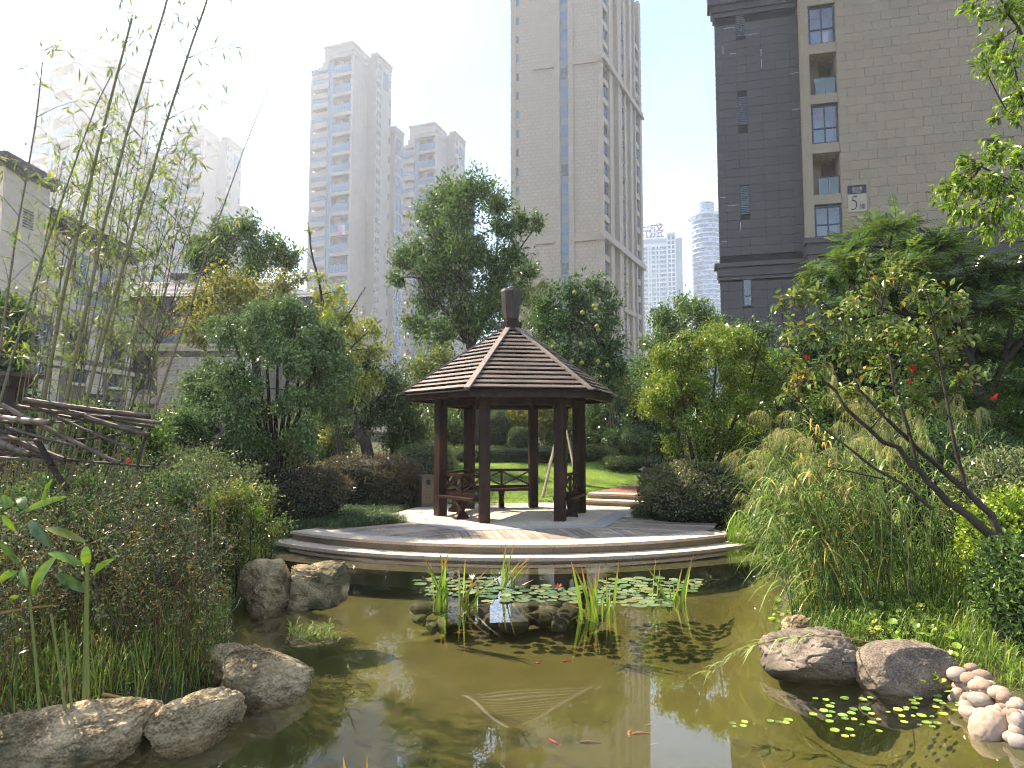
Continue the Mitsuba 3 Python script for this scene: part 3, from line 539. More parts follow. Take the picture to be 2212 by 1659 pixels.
for i in range(24):
    a = i * math.pi / 12; b = MB(); e = np.array([math.cos(a), math.sin(a), 0]); b.beam([cx, cy, top - 1] + e * (r0 - 2), [cx, cy, top - 1] + e * (r0 + 2), .35, .5); part(gt, 'canopy_strut', b, 'far_white')
for i in range(26):
    z = top - 4.6 - i * 3.5
    if z < 10: break
    b = MB(); b.prism(rp(r0 + .25).difference(rp(r0 - .8)), z - .55, z + .15); part(gt, 'floor_ring', b, 'far_white')
    for a0 in (195, 225, 262, 292, 318):
        pts = [(cx + (r0 - .3) * math.cos(math.radians(a)), cy + (r0 - .3) * math.sin(math.radians(a))) for a in (a0, a0 + 7, a0 + 14)]
        q = MB(); q.prism(LineString(pts).buffer(.12), z + .6, z + 2.5); part(gt, 'window', q, 'glass_blue' if (i + a0) % 3 else 'far_grey')

# --- block 5, right: dark slate wing and beige wing
h5 = thing('block_five', 'apartment block on the right with dark slate wing and beige tiled wing', 'apartment block')
aH = math.radians(14.7); uH, bH = np.array([math.cos(aH), -math.sin(aH)]), np.array([math.sin(aH), math.cos(aH)])
c = P(1738, 290, 41.0); B = Face(c, uH, -bH); Dk = Face(c[:2] + bH * 1.2, -uH, -bH); HT = 58.0
zB = lambda y, x=1770: B.U(x, y)[1]; uB = lambda x, y=250: B.U(x, y)[0]
zD = lambda y, x=1640: Dk.U(x, y)[1]; uD = lambda x, y=37: Dk.U(x, y)[0]
ua, ub_ = .42, uB(1803.5, 60)                                    # the window column of the beige wing
zc0 = zB(527); zc1 = zB(514)
fpart(B, h5, 'wall', 'stone_beige', (ub_ + .02, 22, -14, -.06, -.3, HT), (0.0, ua, -1.2, -.03, zc1, HT), (0, ub_ + .02, -14, -2.2, zc1, HT))
mat('joint_dark', (.022, .02, .02), .8, .2)
fpart(Dk, h5, 'wall', 'joint_dark', (.1, uD(1542.6, 37) - .02, -.8, -.06, -.3, HT), (.1, uD(1542.6, 37) - 3.5, -12.0, -.8, -.3, HT))
zz = [zB(y) for y in (445, 441.4, 420.4, 331, 310, 226, 224, 203, 115.5, 93.6, 12)]
per = zB(12) - zB(226)                                             # two storeys
mat('room_pale', (.30, .36, .40), 0.8, 0.2); mat('room_warm', (.22, .17, .12), 0.8, 0.2)
def bay_window(zt, zb):
    k = win(B, h5, ua + .02, ub_ - .0, zb, zt, -.10, 2, (.40,), 'frame_dark', 'clear_glass', .10, .12)
    fpart(B, h5, 'room_back', 'room_pale', (ua, ub_, -1.6, -1.5, zb, zt))
def loggia(zt, zb):
    fpart(B, h5, 'loggia_ceiling', 'white_paint', (ua, ub_ + .015, -2.2, -.12, zt, zt + .1))
    fpart(B, h5, 'loggia_back', 'room_warm', (ua + .9, ub_ + .01, -2.2, -2.1, zb, zt - .002)); fpart(B, h5, 'loggia_pier', 'stone_beige', (ua - .01, ua + .72, -2.2, -1.4, zb, zt - .002))
    ub = thing('glass_balustrade', {0: 'glass balcony balustrade on the right block, the lower of the two in view', 1: 'glass balcony balustrade on the right block, the upper of the two in view'}[1 if zt > 24 else 0], 'balustrade', 'balustrades of block five') if zt < 28 else None
    if ub:
        for i in range(2):
            a_ = ua + .35 + i * (ub_ - ua - .38) / 2; e = a_ + (ub_ - ua - .38) / 2 - .04
            fpart(B, ub, 'pane', 'green_glass', (a_ + .03, e, -.22, -.20, zb + .02, zb + 1.08)); fpart(B, ub, 'post', 'steel', (a_ - .02, a_ + .025, -.235, -.185, zb, zb + 1.1))
        fpart(B, ub, 'hand_rail', 'frame_dark', (ua + .3, ub_, -.24, -.18, zb + 1.1, zb + 1.15))
for s_ in range(-0, 5):
    o_ = s_ * per
    if zz[10] + o_ > HT: break
    bay_window(zz[5] + o_, zz[4] + o_); loggia(zz[8] + o_, zz[7] + o_)
    fpart(B, h5, 'spandrel', 'stone_beige', (ua - .01, ub_ + .01, -2.19, -.02, zz[6] + o_, zz[7] + o_), (ua - .01, ub_ + .01, -.02, .06, zz[6] + o_ - .02, zz[6] + o_ + .12))
    fpart(B, h5, 'spandrel', 'stone_beige', (ua - .01, ub_ + .01, -2.19, -.02, zz[8] + o_, zz[9] + o_), (ua - .01, ub_ + .01, -.02, .06, zz[8] + o_ - .02, zz[8] + o_ + .12))
bay_window(zz[0], zB(512)); loggia(zz[3], zz[2])
for a_, e in ((1, 2), (3, 4)): fpart(B, h5, 'spandrel', 'stone_beige', (ua - .01, ub_ + .01, -2.19, -.02, zz[a_], zz[e]), (ua - .01, ub_ + .01, -.02, .06, zz[a_] - .02, zz[a_] + .12))
vents = [(uB(2133, 310), uB(2158, 310), B.U(2145, 330)[1], B.U(2145, 299)[1])]
row = .575; cols = np.arange(ub_ + .05, 14.0, 1.02); zr = np.arange(zc1 + .03, 31.0, row); cnt = 0
for j, z in enumerate(zr):
    off = .51 * (j % 2)
    for i, u in enumerate(cols):
        u0, u1 = u + off - (1.02 if i == 0 and off else 0) * 0, u + off + 1.005
        if i == 0 and off: part(h5, 'stone_panel', (lambda q: (B.box(q, u, u + off - .015, -.06, rng.uniform(-.003, .003), z, z + row - .014), q)[1])(MB()), 'stone_beige'); cnt += 1
        if any(u0 < v[1] + .05 and u1 > v[0] - .05 and z < v[3] and z + row > v[2] for v in vents): continue
        q = MB(); B.box(q, u0, u1, -.06, rng.uniform(-.004, .004), z, z + row - .014); part(h5, 'stone_panel', q, 'stone_beige' if rng.random() < .6 else 'stone_beige_warm'); cnt += 1
def louver(f, par, u0, u1, z0, z1, n, label=None):
    u0, u1 = min(u0, u1), max(u0, u1)
    k = fpart(f, par, 'louver', 'frame_dark', (u0, u1, -.058, -.045, z0, z1), (u0, u0 + .035, -.045, n, z0, z1), (u1 - .035, u1, -.045, n, z0, z1), label=label)
    N_ = int((z1 - z0) / .115)
    for i in range(N_):
        z = z0 + (i + .5) * (z1 - z0) / N_; q = MB(); a_, e = f.at(u0 + .04, -.03, z + .02), f.at(u1 - .04, -.03, z + .02); nn = np.array([*f.n, 0]) * .05
        q.hexa([a_ + nn - [0, 0, .055], e + nn - [0, 0, .055], e - [0, 0, .012], a_ - [0, 0, .012]], [a_ + nn - [0, 0, .04], e + nn - [0, 0, .04], e + [0, 0, .003], a_ + [0, 0, .003]])
        part(k, 'slat', q, 'spandrel' if f is Dk else 'frame_dark')
v = vents[0]; louver(B, h5, v[0], v[1], v[2], v[3], .0)
ed = [uD(x, 37) for x in (1542.6, 1560.2, 1589, 1609, 1641.5, 1672, 1702.7)] + [.02]
y1 = lambda y: y * .175; y2 = lambda y: 387.1 + y * .175
lv = [(zD(y1(450), 1598), zD(y1(120), 1598)), (zD(y1(1540), 1604), zD(y1(1190), 1604)), (zD(y2(435), 1610), zD(y2(82), 1610))]
for z0, z1 in lv: louver(Dk, h5, ed[2], ed[3], z0, z1, .0)
sw = (zD(y2(1570), 1614), zD(y2(1215), 1614)); win(Dk, h5, ed[2] - .02, ed[3] + .0, sw[0], sw[1], -.0, 1, (.36,), 'frame_dark', 'clear_glass', .08, .06); fpart(Dk, h5, 'room_back', 'white_paint', (ed[2], ed[3], -.075, -.062, sw[0] + .05, sw[1] - .05))
cz = [(zD(y2(1075)), zD(y2(1022)), .34), (zD(y2(1185)), zD(y2(1078)), .16), (zD(y2(1228)), zD(y2(1190)), .10), (zD(y1(155)), zD(y1(100)), .10), (zD(y1(98)), zD(y1(20)), .22), (zD(y1(18)), zD(y1(18)) + 1.2, .42)]
for z0, z1, n in cz: fpart(Dk, h5, 'cornice', 'stone_dark', (.02, ed[0] + n, -.06 if n > 0 else 0, n, z0 + .004, z1 - .004), (ed[0] - .02, ed[0] + n, -.8, -.06, z0 + .004, z1 - .004))
for j, z in enumerate(np.arange(.2, zD(2) + .1, .575)):
    if any(z + .56 > a_ and z < e for a_, e, n in cz): continue
    for i in range(7):
        if i == 2 and any(z + .57 > a_ and z < e for a_, e in lv + [sw]): continue
        q = MB(); Dk.box(q, ed[i + 1] + .009, ed[i] - .009, -.06, rng.uniform(-.004, .004), z, z + .557); part(h5, 'slate_panel', q, 'stone_dark' if rng.random() < .6 else 'stone_dark_warm')
for off, pts in ((y1, ((230, 350, 380, 338), (505, 436, 685, 408), (1060, 910, 1215, 886), (1085, 1356, 1230, 1336), (233, 560, 235, 675), (703, 610, 704, 690), (708, 730, 710, 840), (315, 668, 395, 657))), (y2, ((195, 228, 275, 222), (290, 328, 430, 316), (452, 530, 453, 645), (212, 776, 285, 768)))):
    for a_, b_, c_, d_ in pts:                       # pale mineral streaks along some joints
        (p0, q0), (p1, q1) = Dk.U(1520.75 + a_ * .175, off(b_)), Dk.U(1520.75 + c_ * .175, off(d_)); zm = (q0 + q1) / 2; hz = abs(c_ - a_) > 20
        fpart(Dk, h5, 'mineral_streak', 'far_grey', (min(p0, p1) - (0 if hz else .014), max(p0, p1) + (0 if hz else .014), -.01, .006, zm - .014 if hz else q1, zm + .014 if hz else q0))
# dark base storey under the beige wing
fpart(B, h5, 'base_cornice', 'stone_dark', (-.22, 22, -.5, .42, zB(527), zB(515.5)))
fpart(B, h5, 'base', 'stone_dark', (-.12, 22, -1.0, .25, zB(550), zB(527) - .004), (-.04, ua + .1, -1.2, .12, -.3, zB(550) - .004), (ub_ + .1, 22, -1.0, .12, -.3, zB(550) - .004), (ua + .1, ub_ + .1, -2, -1.2, -.3, zB(550)))
win(B, h5, ua + .12, ub_ + .08, zB(660), zB(556), -.2, 2, (.5,), 'frame_dark', 'glass_sky', .1)
# laundry and balcony things
def cloth(f, u0, u1, z0, z1, n, col, lab, group, wav=.05, nn=12):
    us = np.linspace(u0, u1, nn); q = MB(); v = []
    for j, u in enumerate(us):
        for z in (z1, z0 + rng.uniform(-.03, .03)):
            for dn in (0, .015): v.append(f.at(u, n + dn + wav * math.sin(j * 2.1) * (1 if z != z1 else .4), z))
    F_ = []
    for j in range(nn - 1):
        o_ = j * 4; F_ += [[o_, o_ + 4, o_ + 6], [o_, o_ + 6, o_ + 2], [o_ + 1, o_ + 3, o_ + 7], [o_ + 1, o_ + 7, o_ + 5], [o_, o_ + 1, o_ + 5], [o_, o_ + 5, o_ + 4], [o_ + 2, o_ + 6, o_ + 7], [o_ + 2, o_ + 7, o_ + 3]]
    q.add(np.array(v), F_, col); solo('hanging_cloth', q, 'tinted', lab, 'laundry', color=q.color(), group=group)
GL = 'laundry hung out on the right block'
cz_ = lambda x, y: B.U(x, y)
for x0, x1, ya, yb, n, col, lab in ((1758, 1791, 605, 646, .42, (.62, .58, .57), 'white towel hanging outside the low window of the right block'),
                                (1764, 1774, 576, 596, .30, (.42, .42, .55), 'small lilac cloth hanging above the white towel'),
                                (1752, 1768, 65, 92, -.5, (.20, .27, .48), 'blue garment behind the lower pane of the topmost window'),
                                (1775, 1794, 61, 88, -.5, (.58, .45, .46), 'pink garment behind the lower pane of the topmost window'),
                                (1762, 1776, 168, 200, -.6, (.10, .13, .18), 'dark garment behind the glass of the upper balcony'),
                                (1788, 1806, 166, 200, -.6, (.12, .14, .20), 'dark grey garment at the right end of the upper balcony'),
                                (1761, 1772, 162, 171, -.5, (.68, .70, .62), 'white socks on a hanger above the upper balcony rail')):
    (u0, za), (u1, zb2) = cz_(x0, ya), cz_(x1, yb); cloth(B, u0, u1, zb2, za, n, col, lab, GL)
(u0, za), (u1, zb2) = cz_(1773, 396), cz_(1791, 417); q = MB(); q.beam(B.at(u0, -.6, za), B.at(u1 - .15, -.55, zb2), .02, .02); q.beam(B.at(u1, -.6, za), B.at(u0 + .15, -.65, zb2), .02, .02); q.beam(B.at(u0, -.62, za), B.at(u1, -.62, za), .015, .015)
solo('drying_rack', q, 'white_paint', 'white folding drying rack crossed like an X on the lower balcony', 'drying rack')
(u0, za), (u1, zb2) = cz_(1766, 240), cz_(1775, 262)
for i, (x, y) in enumerate(((1771, 246),)):
    uu, z_ = cz_(x, y); q = MB().tm(trimesh.creation.icosphere(2, .13)); w = q.v[0]; q.v[0] = B.at(uu, -.3, z_)[None] + w * [1, 1, .8]; q.c[0] = np.broadcast_to([.55, .03, .05], (len(w), 3)); solo('red_lantern', q, 'tinted', 'round red paper lantern behind the middle window of the right block', 'lantern', color=q.color())
# the block sign
sg = thing('block_sign', 'dark and cream sign reading SHIMAO and block 5 on the beige wall', 'sign')
(s0, _), (s1, _) = B.U(1831.5, 430), B.U(1871.5, 430); zt, zm, zl = B.U(1850, 400.5)[1], B.U(1850, 419.5)[1], B.U(1850, 458)[1]
mat('sign_cream', (.40, .34, .24), 0.5, 0.4); mat('sign_navy', (.018, .02, .04), 0.4, 0.4)
fpart(B, sg, 'header_board', 'sign_navy', (s0, s1, .012, .06, zm, zt)); fpart(B, sg, 'board', 'sign_cream', (s0, s1, .012, .06, zl, zm - .003))
W_, HH = s1 - s0, zm - zl
def text_on(f, q, txt, u0, z0, h, n0, d=.006, bold=False):
    m = meshkit.text_mesh(txt, h, d, bold); v = np.array(m.vertices); qd = f.o + (u0 + v[:, :1]) * f.u + (n0 + v[:, 2:]) * f.n
    q.add(np.c_[qd, z0 + v[:, 1]], m.faces if not f.flip else np.array(m.faces)[:, ::-1]); return v[:, 0].max()
q = MB(); hh = zt - zm
text_on(B, q, 'S', s0 + .22 * W_, zm + .50 * hh, .30 * hh, .061, bold=True); wS = text_on(B, q, 'HIMA', s0 + .34 * W_, zm + .52 * hh, .21 * hh, .061, bold=True)
B.poly(q, [(s0 + .70 * W_ + .075 * W_ * math.cos(a_), zm + .64 * hh + .075 * W_ * math.sin(a_)) for a_ in np.linspace(0, 2 * math.pi, 20)[:-1]], [], .061, .067)
B.box(q, s0 + .22 * W_, s0 + .78 * W_, .061, .067, zm + .40 * hh, zm + .44 * hh)
for i, ch in enumerate('世茂房地产'): glyph(B, q, ch, s0 + (.24 + .11 * i) * W_, zm + .13 * hh, .20 * hh, .061, .067)
part(sg, 'lettering', q, 'sign_cream')
q = MB(); U5 = lambda x, y: (s0 + x * W_, zl + y * HH)
B.poly(q, [U5(*p) for p in ((.25, .86), (.27, .90), (.46, .90), (.50, .935), (.485, .86), (.47, .82), (.28, .82), (.245, .70), (.33, .68), (.42, .62), (.475, .53), (.49, .42), (.47, .30), (.42, .20), (.34, .13), (.25, .10), (.17, .115), (.145, .15), (.165, .19), (.21, .195), (.25, .16), (.30, .15), (.36, .20), (.40, .29), (.415, .42), (.40, .52), (.35, .58), (.27, .61), (.19, .60))], [], .061, .067)
glyph(B, q, '幢', s0 + .60 * W_, zl + .13 * HH, .32 * W_, .061, .067); text_on(B, q, 'BLOCK', s0 + .595 * W_, zl + .51 * HH, .04 * HH, .061)
part(sg, 'numeral', q, 'sign_navy')
# ------------------------------------------------------------------ villas on the left
v2 = thing('stone_villa', 'pale stone villa with slate roof and chimney behind the leaning bamboo', 'villa')
V = Face((-31, 45.0), (1, 0), (0, -1)); xz = lambda px, py: V.U(px, py)
fpart(V, v2, 'wall', 'joint_stone', (0, 18, -9, -.05, 0, xz(300, 664)[1]))
e1, e0 = xz(300, 645)[1], xz(300, 664)[1]
fpart(V, v2, 'eave_fascia', 'fascia_dark', (-.3, 18.3, -9.3, .55, e0 - .25, e1), (-.1, 18.1, -9.1, .28, e0 - .6, e0 - .25))
uc = xz(325, 760)[0] + .0
wins = [(282.5, 329.5, 768, 841, 3, (.82,)), (320, 366, 675, 714, 3, ()), (282, 329, 875, 900, 2, ())]
wr = []
for x0, x1, ya, yb, cl, rw in wins:
    (a, zt), (e, zb) = xz(x0, ya), xz(x1, yb); wr.append((a, e, zb, zt)); win(V, v2, a, e, zb, zt, .0, cl, rw, 'frame_dark', 'glass_dark', .09, .08)
zb0, zb1 = xz(350, 744)[1], xz(350, 714)[1]                       # balcony: parapet cornice and glass
fpart(V, v2, 'balcony_cornice', 'villa_stone', (5.3, 18, .0, .30, zb0 - .45, zb0), (5.3, 18, .30, .42, zb0 - .2, zb0))
for i in range(8):
    a = xz(281, 730)[0] + .05 + i * .78; fpart(V, v2, 'balcony_glass', 'green_glass', (a, a + .74, .30, .32, zb0 + .02, zb1))
cnt = 0
for j, z in enumerate(np.arange(xz(300, 912)[1], e0 - .7, .62)):
    for i in range(14):
        a = 5.0 + i * .64
        if any(a + .6 > w[0] and a < w[1] and z + .6 > w[2] and z < w[3] for w in wr) or (z + .6 > zb0 - .45 and z < zb0): continue
        q = MB(); V.box(q, a, a + .612, -.05, rng.uniform(.0, .02), z, z + .592); part(v2, 'stone_block', q, 'villa_stone' if rng.random() < .7 else 'villa_stone_stained')
zr0 = P(280, 611, 49)[2]
for i in range(11):                                               # slate courses of the hipped roof
    t0, t1 = i / 11, (i + 1.25) / 11; f = lambda t, s: (V.at(-.6 + 5.0 * t if s < 0 else 18.6 - 5.0 * t, .7 - 4.6 * t, e1 + (zr0 - e1) * t))
    a, b_, c_, d_ = f(t0, -1), f(t0, 1), f(t1, 1), f(t1, -1); up = np.array([0, 0, .06]); q = MB(); q.hexa([a - up * .2, b_ - up * .2, c_ - up * .6, d_ - up * .6], [a + up, b_ + up, c_, d_]); part(v2, 'slate_course', q, 'roof_slate')
q = MB(); q.hexa([V.at(4.4, -3.9, e1), V.at(13.6, -3.9, e1), V.at(17, -9, e1), V.at(1, -9, e1)], [V.at(4.4, -3.9, zr0 - .05), V.at(13.6, -3.9, zr0 - .05), V.at(13, -6.5, zr0 + .05), V.at(5, -6.5, zr0 + .05)]); part(v2, 'roof_ridge', q, 'roof_slate')
(c0, ct), (c1, cb) = V.U(314, 563), V.U(346, 612)
ch = part(v2, 'chimney', (lambda q: (V.box(q, c0, c1, -4.9, -3.7, cb - 1, ct - .45), q)[1])(MB()), 'villa_stone_stained')
fpart(V, ch, 'cap', 'fascia_dark', (c0 - .14, c1 + .14, -5.04, -3.56, ct - .45, ct), (c0 - .05, c1 + .05, -4.95, -3.65, ct - 1.2, ct - .95))
for i in range(2): fpart(V, ch, 'flue_opening', 'fascia_dark', (c0 + .15 + i * .5, c0 + .48 + i * .5, -3.7, -3.68, cb, cb + .8))
(a, zt), (e, zb) = xz(366, 720), xz(352, 727); q = MB()
(a0, z0), (a1, z1) = xz(343, 713), xz(388, 714)
cloth(V, a0, a1, xz(360, 724)[1], z1, .34, (.30, .04, .04), 'red blanket airing over the glass rail of the stone villa', 'bedding aired on the villa balcony', .04)
cloth(V, xz(284, 714)[0], xz(312, 714)[0], xz(300, 723)[1], xz(300, 714)[1], .34, (.06, .055, .06), 'dark blanket airing at the left end of the villa balcony', 'bedding aired on the villa balcony', .04)
# small tiled outbuilding roof between the two villas
ob = thing('tiled_roof_house', 'small house with pale tiled roof behind the glass railed villa', 'house')
q = MB(); q.box((-29.5, 53.5, 6), (9, 5, 12)); part(ob, 'wall', q, 'villa_stone_stained')
for i in range(9):
    t0, t1 = i / 9, (i + 1.3) / 9; f = lambda t, x: np.array([x, 50.8 + 2.6 * t, 12.0 + 1.9 * t]); u_ = np.array([0, 0, .08]); q = MB()
    q.hexa([f(t0, -34) - u_ * .2, f(t0, -25) - u_ * .2, f(t1, -25) - u_ * .6, f(t1, -34) - u_ * .6], [f(t0, -34) + u_, f(t0, -25) + u_, f(t1, -25), f(t1, -34)]); part(ob, 'roof_course', q, 'roof_slate')

v1 = thing('terrace_villa', 'weathered beige stone villa at the left edge with glass railed roof terrace', 'villa')
V1 = Face((-22.35, 40.0), (-.05, -1), (1, -.05)); zt = V1.U(279, 690)[1]
fpart(V1, v1, 'wall', 'joint_stone', (0, 22, -9, -.05, 0, zt - .1))
fpart(V1, v1, 'cornice', 'villa_stone_stained', (-.25, 22, -9.2, .22, zt - .35, zt), (-.15, 22, -.05, .12, zt - .75, zt - .352))
fpart(V1, v1, 'string_course', 'villa_stone_stained', (-.1, 22, -.05, .1, zt - 3.3, zt - 3.05))
wr = []
for a, e, zb_, zt_ in ((1.0, 2.0, 4.6, 7.2), (4.0, 5.3, 4.6, 7.4), (6.6, 7.6, 4.8, 7.3), (1.2, 2.9, 1.2, 3.5), (4.4, 5.8, 1.2, 3.5), (8.4, 9.4, 4.6, 7.3)):
    wr.append((a, e, zb_, zt_)); win(V1, v1, a, e, zb_, zt_, .02, 2, (.7,), 'frame_dark', 'glass_dark', .08, .06); fpart(V1, v1, 'sill', 'villa_stone', (a - .1, e + .1, .0, .12, zb_ - .14, zb_ - .003))
cnt = 0
for j, z in enumerate(np.arange(.9, zt - .8, .62)):
    if abs(z + .3 - (zt - 3.17)) < .42: continue
    for i in range(17):
        a = .01 + i * .66 + .33 * (j % 2) * 0
        if any(a + .6 > w[0] - .05 and a < w[1] + .05 and z + .6 > w[2] - .14 and z < w[3] for w in wr): continue
        q = MB(); V1.box(q, a, a + .632, -.05, rng.uniform(.0, .02), z, z + .59); part(v1, 'stone_block', q, 'villa_stone' if rng.random() < .55 else 'villa_stone_stained')
q = MB(); V1.box(q, 2.2, 4.1, .0, 1.1, 3.72, 3.86); V1.box(q, 2.2, 4.1, .0, .15, 3.86, 4.1); part(v1, 'door_canopy', q, 'fascia_dark')
for i in range(6):
    a = .15 + i * .82; fpart(V1, v1, 'rail_glass', 'green_glass', (a, a + .77, -.02, .0, zt + .02, zt + .92)); 
fpart(V1, v1, 'top_rail', 'frame_dark', (.1, 5.1, -.04, .02, zt + .922, zt + .965))
# set-back upper storey with hipped roof and the stair tower
ze = P(138, 495, 37)[2]
q = MB(); q.box((-29.5, 39.2, ze / 2), (10, 8.0, ze)); part(v1, 'upper_wall', q, 'villa_stone')
q = MB(); q.box((-29.5, 39.2, ze + .15), (11.2, 9.2, .5)); q.box((-29.5, 39.2, ze - .25), (10.6, 8.6, .3)); part(v1, 'eave_fascia', q, 'fascia_dark')
q = MB(); o_ = np.array([-29.5, 39.2, 0]); q.hexa([o_ + [-5.7, -4.7, ze + .4], o_ + [5.7, -4.7, ze + .4], o_ + [5.7, 4.7, ze + .4], o_ + [-5.7, 4.7, ze + .4]], [o_ + [-3, -1, ze + 2.3], o_ + [2.2, -1, ze + 2.3], o_ + [2.2, 1, ze + 2.3], o_ + [-3, 1, ze + 2.3]]); part(v1, 'roof', q, 'roof_slate')
for y_ in (38.2, 40.6): q = MB(); q.box((-24.45, y_, ze - 2.2), (.1, 1.2, 2.2)); part(v1, 'upper_window', q, 'glass_dark')
ztw = P(27, 376, 33)[2]
q = MB(); q.box((-25.6, 32.5, ztw / 2), (4.0, 3.2, ztw - .5)); part(v1, 'stair_tower', q, 'villa_stone_stained')
q = MB(); q.box((-25.6, 32.5, ztw - .05), (4.7, 3.9, .42)); q.box((-25.6, 32.5, ztw - .36), (4.3, 3.5, .2)); part(v1, 'tower_cap', q, 'fascia_dark')
q = MB()
for i in range(7): q.box((-23.58, 32.6, ztw - 2.0 - i * .14), (.05, .7, .06))
part(v1, 'louver', q, 'frame_dark')
# dark timber shelter at the left edge behind the bamboo
sh = thing('timber_shelter', 'dark timber roof edge and post at the left edge behind the bamboo', 'shelter')
a = P(0, 812, 11); q = MB(); q.beam(P(-160, 812, 11), P(52, 822, 10.6), .5, .22); part(sh, 'roof_beam', q, 'wood_dark')
q = MB(); q.beam(P(-160, 800, 11), P(64, 811, 10.6), .8, .06); part(sh, 'roof_board', q, 'wood_grey')
for x in (12, 30): p_ = P(x, 830, 10.8); q = MB(); q.beam([p_[0], p_[1], .2], p_, .16, .16, up=(0, 1, 0)); part(sh, 'post', q, 'wood_dark')
# ------------------------------------------------------------------ plants: generators
def runit(n): v = rng.normal(size=(n, 3)); return unit(v)
def pick(pal, n, spread=.25):
    pal = np.asarray(pal, float); c = pal[rng.integers(0, len(pal), n)]
    return np.clip(np.array([1.75, 1.68, 1.3]) * c * (1 + spread * rng.normal(size=(n, 1))) * (1 + .06 * rng.normal(size=(n, 3))), .004, .8)
class Leaves:
    def __init__(self): self.v, self.f, self.c, self.n = [], [], [], 0
    def _put(self, v, f, c):           # v (N, k, 3), f (m, 3)
        N, k = v.shape[:2]
        self.v.append(v.reshape(-1, 3)); self.f.append((f[None] + (np.arange(N) * k)[:, None, None] + self.n).reshape(-1, 3)); self.c.append(np.repeat(c, k, 0)); self.n += N * k
    def leaf(self, p, d, up, L, W, c, fold=.22, six=False):
        d = unit(d); s = unit(np.cross(d, up)); n = np.cross(s, d); L, W = np.broadcast_to(L, len(p))[:, None], np.broadcast_to(W, len(p))[:, None]
        if six:
            v = np.stack([p, p + d * L * .3 + s * W * .46 + n * W * fold, p + d * L * .68 + s * W * .38 + n * W * (fold - .1), p + d * L - n * W * .3, p + d * L * .68 - s * W * .38 + n * W * (fold - .1), p + d * L * .3 - s * W * .46 + n * W * fold, p + d * L * .5 - n * W * .02], 1)
            f = np.array([[0, 1, 6], [1, 2, 6], [2, 3, 6], [3, 4, 6], [4, 5, 6], [5, 0, 6]])
        else:
            v = np.stack([p, p + d * L * .48 + s * W * .5 + n * W * fold, p + d * L, p + d * L * .48 - s * W * .5 + n * W * fold], 1); f = np.array([[0, 1, 2], [0, 2, 3]])
        self._put(v, f, c)
    def blade(self, p, az, h, reach, droop, W, c, seg=4, base=.6):     # arching strips: rise h, go out by reach, tip falls by droop
        N = len(p); B_ = lambda x: np.broadcast_to(np.asarray(x, float), N)
        h, reach, droop, W = B_(h), B_(reach), B_(droop), B_(W); o = np.stack([np.cos(az), np.sin(az), 0 * az], -1); s = np.stack([-np.sin(az), np.cos(az), 0 * az], -1)
        rows = []
        for i in range(seg + 1):
            t = i / seg; x = reach * (t ** 1.5); z = h * (1 - (1 - t) ** 1.4) - droop * t ** 3
            q = p + o * x[:, None]; q[:, 2] += z; w = W * (base + (1 - base) * math.sin(min(1, t * 1.8) * math.pi / 2)) * (1 - t ** 2.2) / 2
            rows += [q] if i == seg else [q - s * w[:, None], q + s * w[:, None]]
        f = []
        for i in range(seg):
            a = 2 * i
            f += [[a, a + 1, a + 2]] if i == seg - 1 else [[a, a + 1, a + 3], [a, a + 3, a + 2]]
        self._put(np.stack(rows, 1), np.array(f), c)
    def mesh(self): return np.vstack(self.v), np.vstack(self.f)
    def color(self): return np.vstack(self.c)
def foliage(par, name, lv, m='leaf', kind=None, label=None):
    return part(par, name, lv.mesh(), m, color=lv.color(), kind=kind, label=label)
def curve(a, b, sag=0.0, n=5, side=0.0):
    a, b = np.asarray(a, float), np.asarray(b, float); t = np.linspace(0, 1, n)[:, None]; L = np.linalg.norm(b - a)
    o = unit(np.cross(b - a, [0.3, .2, 1])) * side * L
    return a + (b - a) * t + np.sin(np.pi * t) * (np.array([0, 0, sag * L]) + o)
COVER = 2.1
def spray(lv, wood, c, r, frm, L, W, cover, pal, droop=.25, ntw=14, spread=.25, shell=.5, six=False, tw=.008, flat=.8, jit=.2):
    c, r = np.asarray(c, float), np.asarray(r, float); R = float(np.mean(r)); out = unit(c - frm)
    n = int(COVER * cover * math.pi * R * R / (L * W * .5)); st = c - out * R * .75
    dirs = unit(runit(ntw) + out * .35 + [0, 0, .15]); tips = c + dirs * r * rng.uniform(shell, 1.05, (ntw, 1))
    k = rng.integers(0, ntw, n); t = rng.uniform(.12, 1.04, n) ** .6
    tv = tips[k] - st; p = st + tv * t[:, None] + rng.normal(size=(n, 3)) * (R * jit * (.4 + t))[:, None]
    d = unit(tv) * .6 + runit(n) * .75 + [0, 0, -droop]
    cl = pick(pal, n, spread); lv.leaf(p, d, np.array([0, 0, flat]) + runit(n) * .6, L * rng.uniform(.7, 1.2, n), W * rng.uniform(.75, 1.2, n), cl, six=six)
    for j in range(ntw): wood.tube(curve(st, tips[j], .03, 3, rng.normal() * .06), [tw, tw * .7, tw * .3], 3)
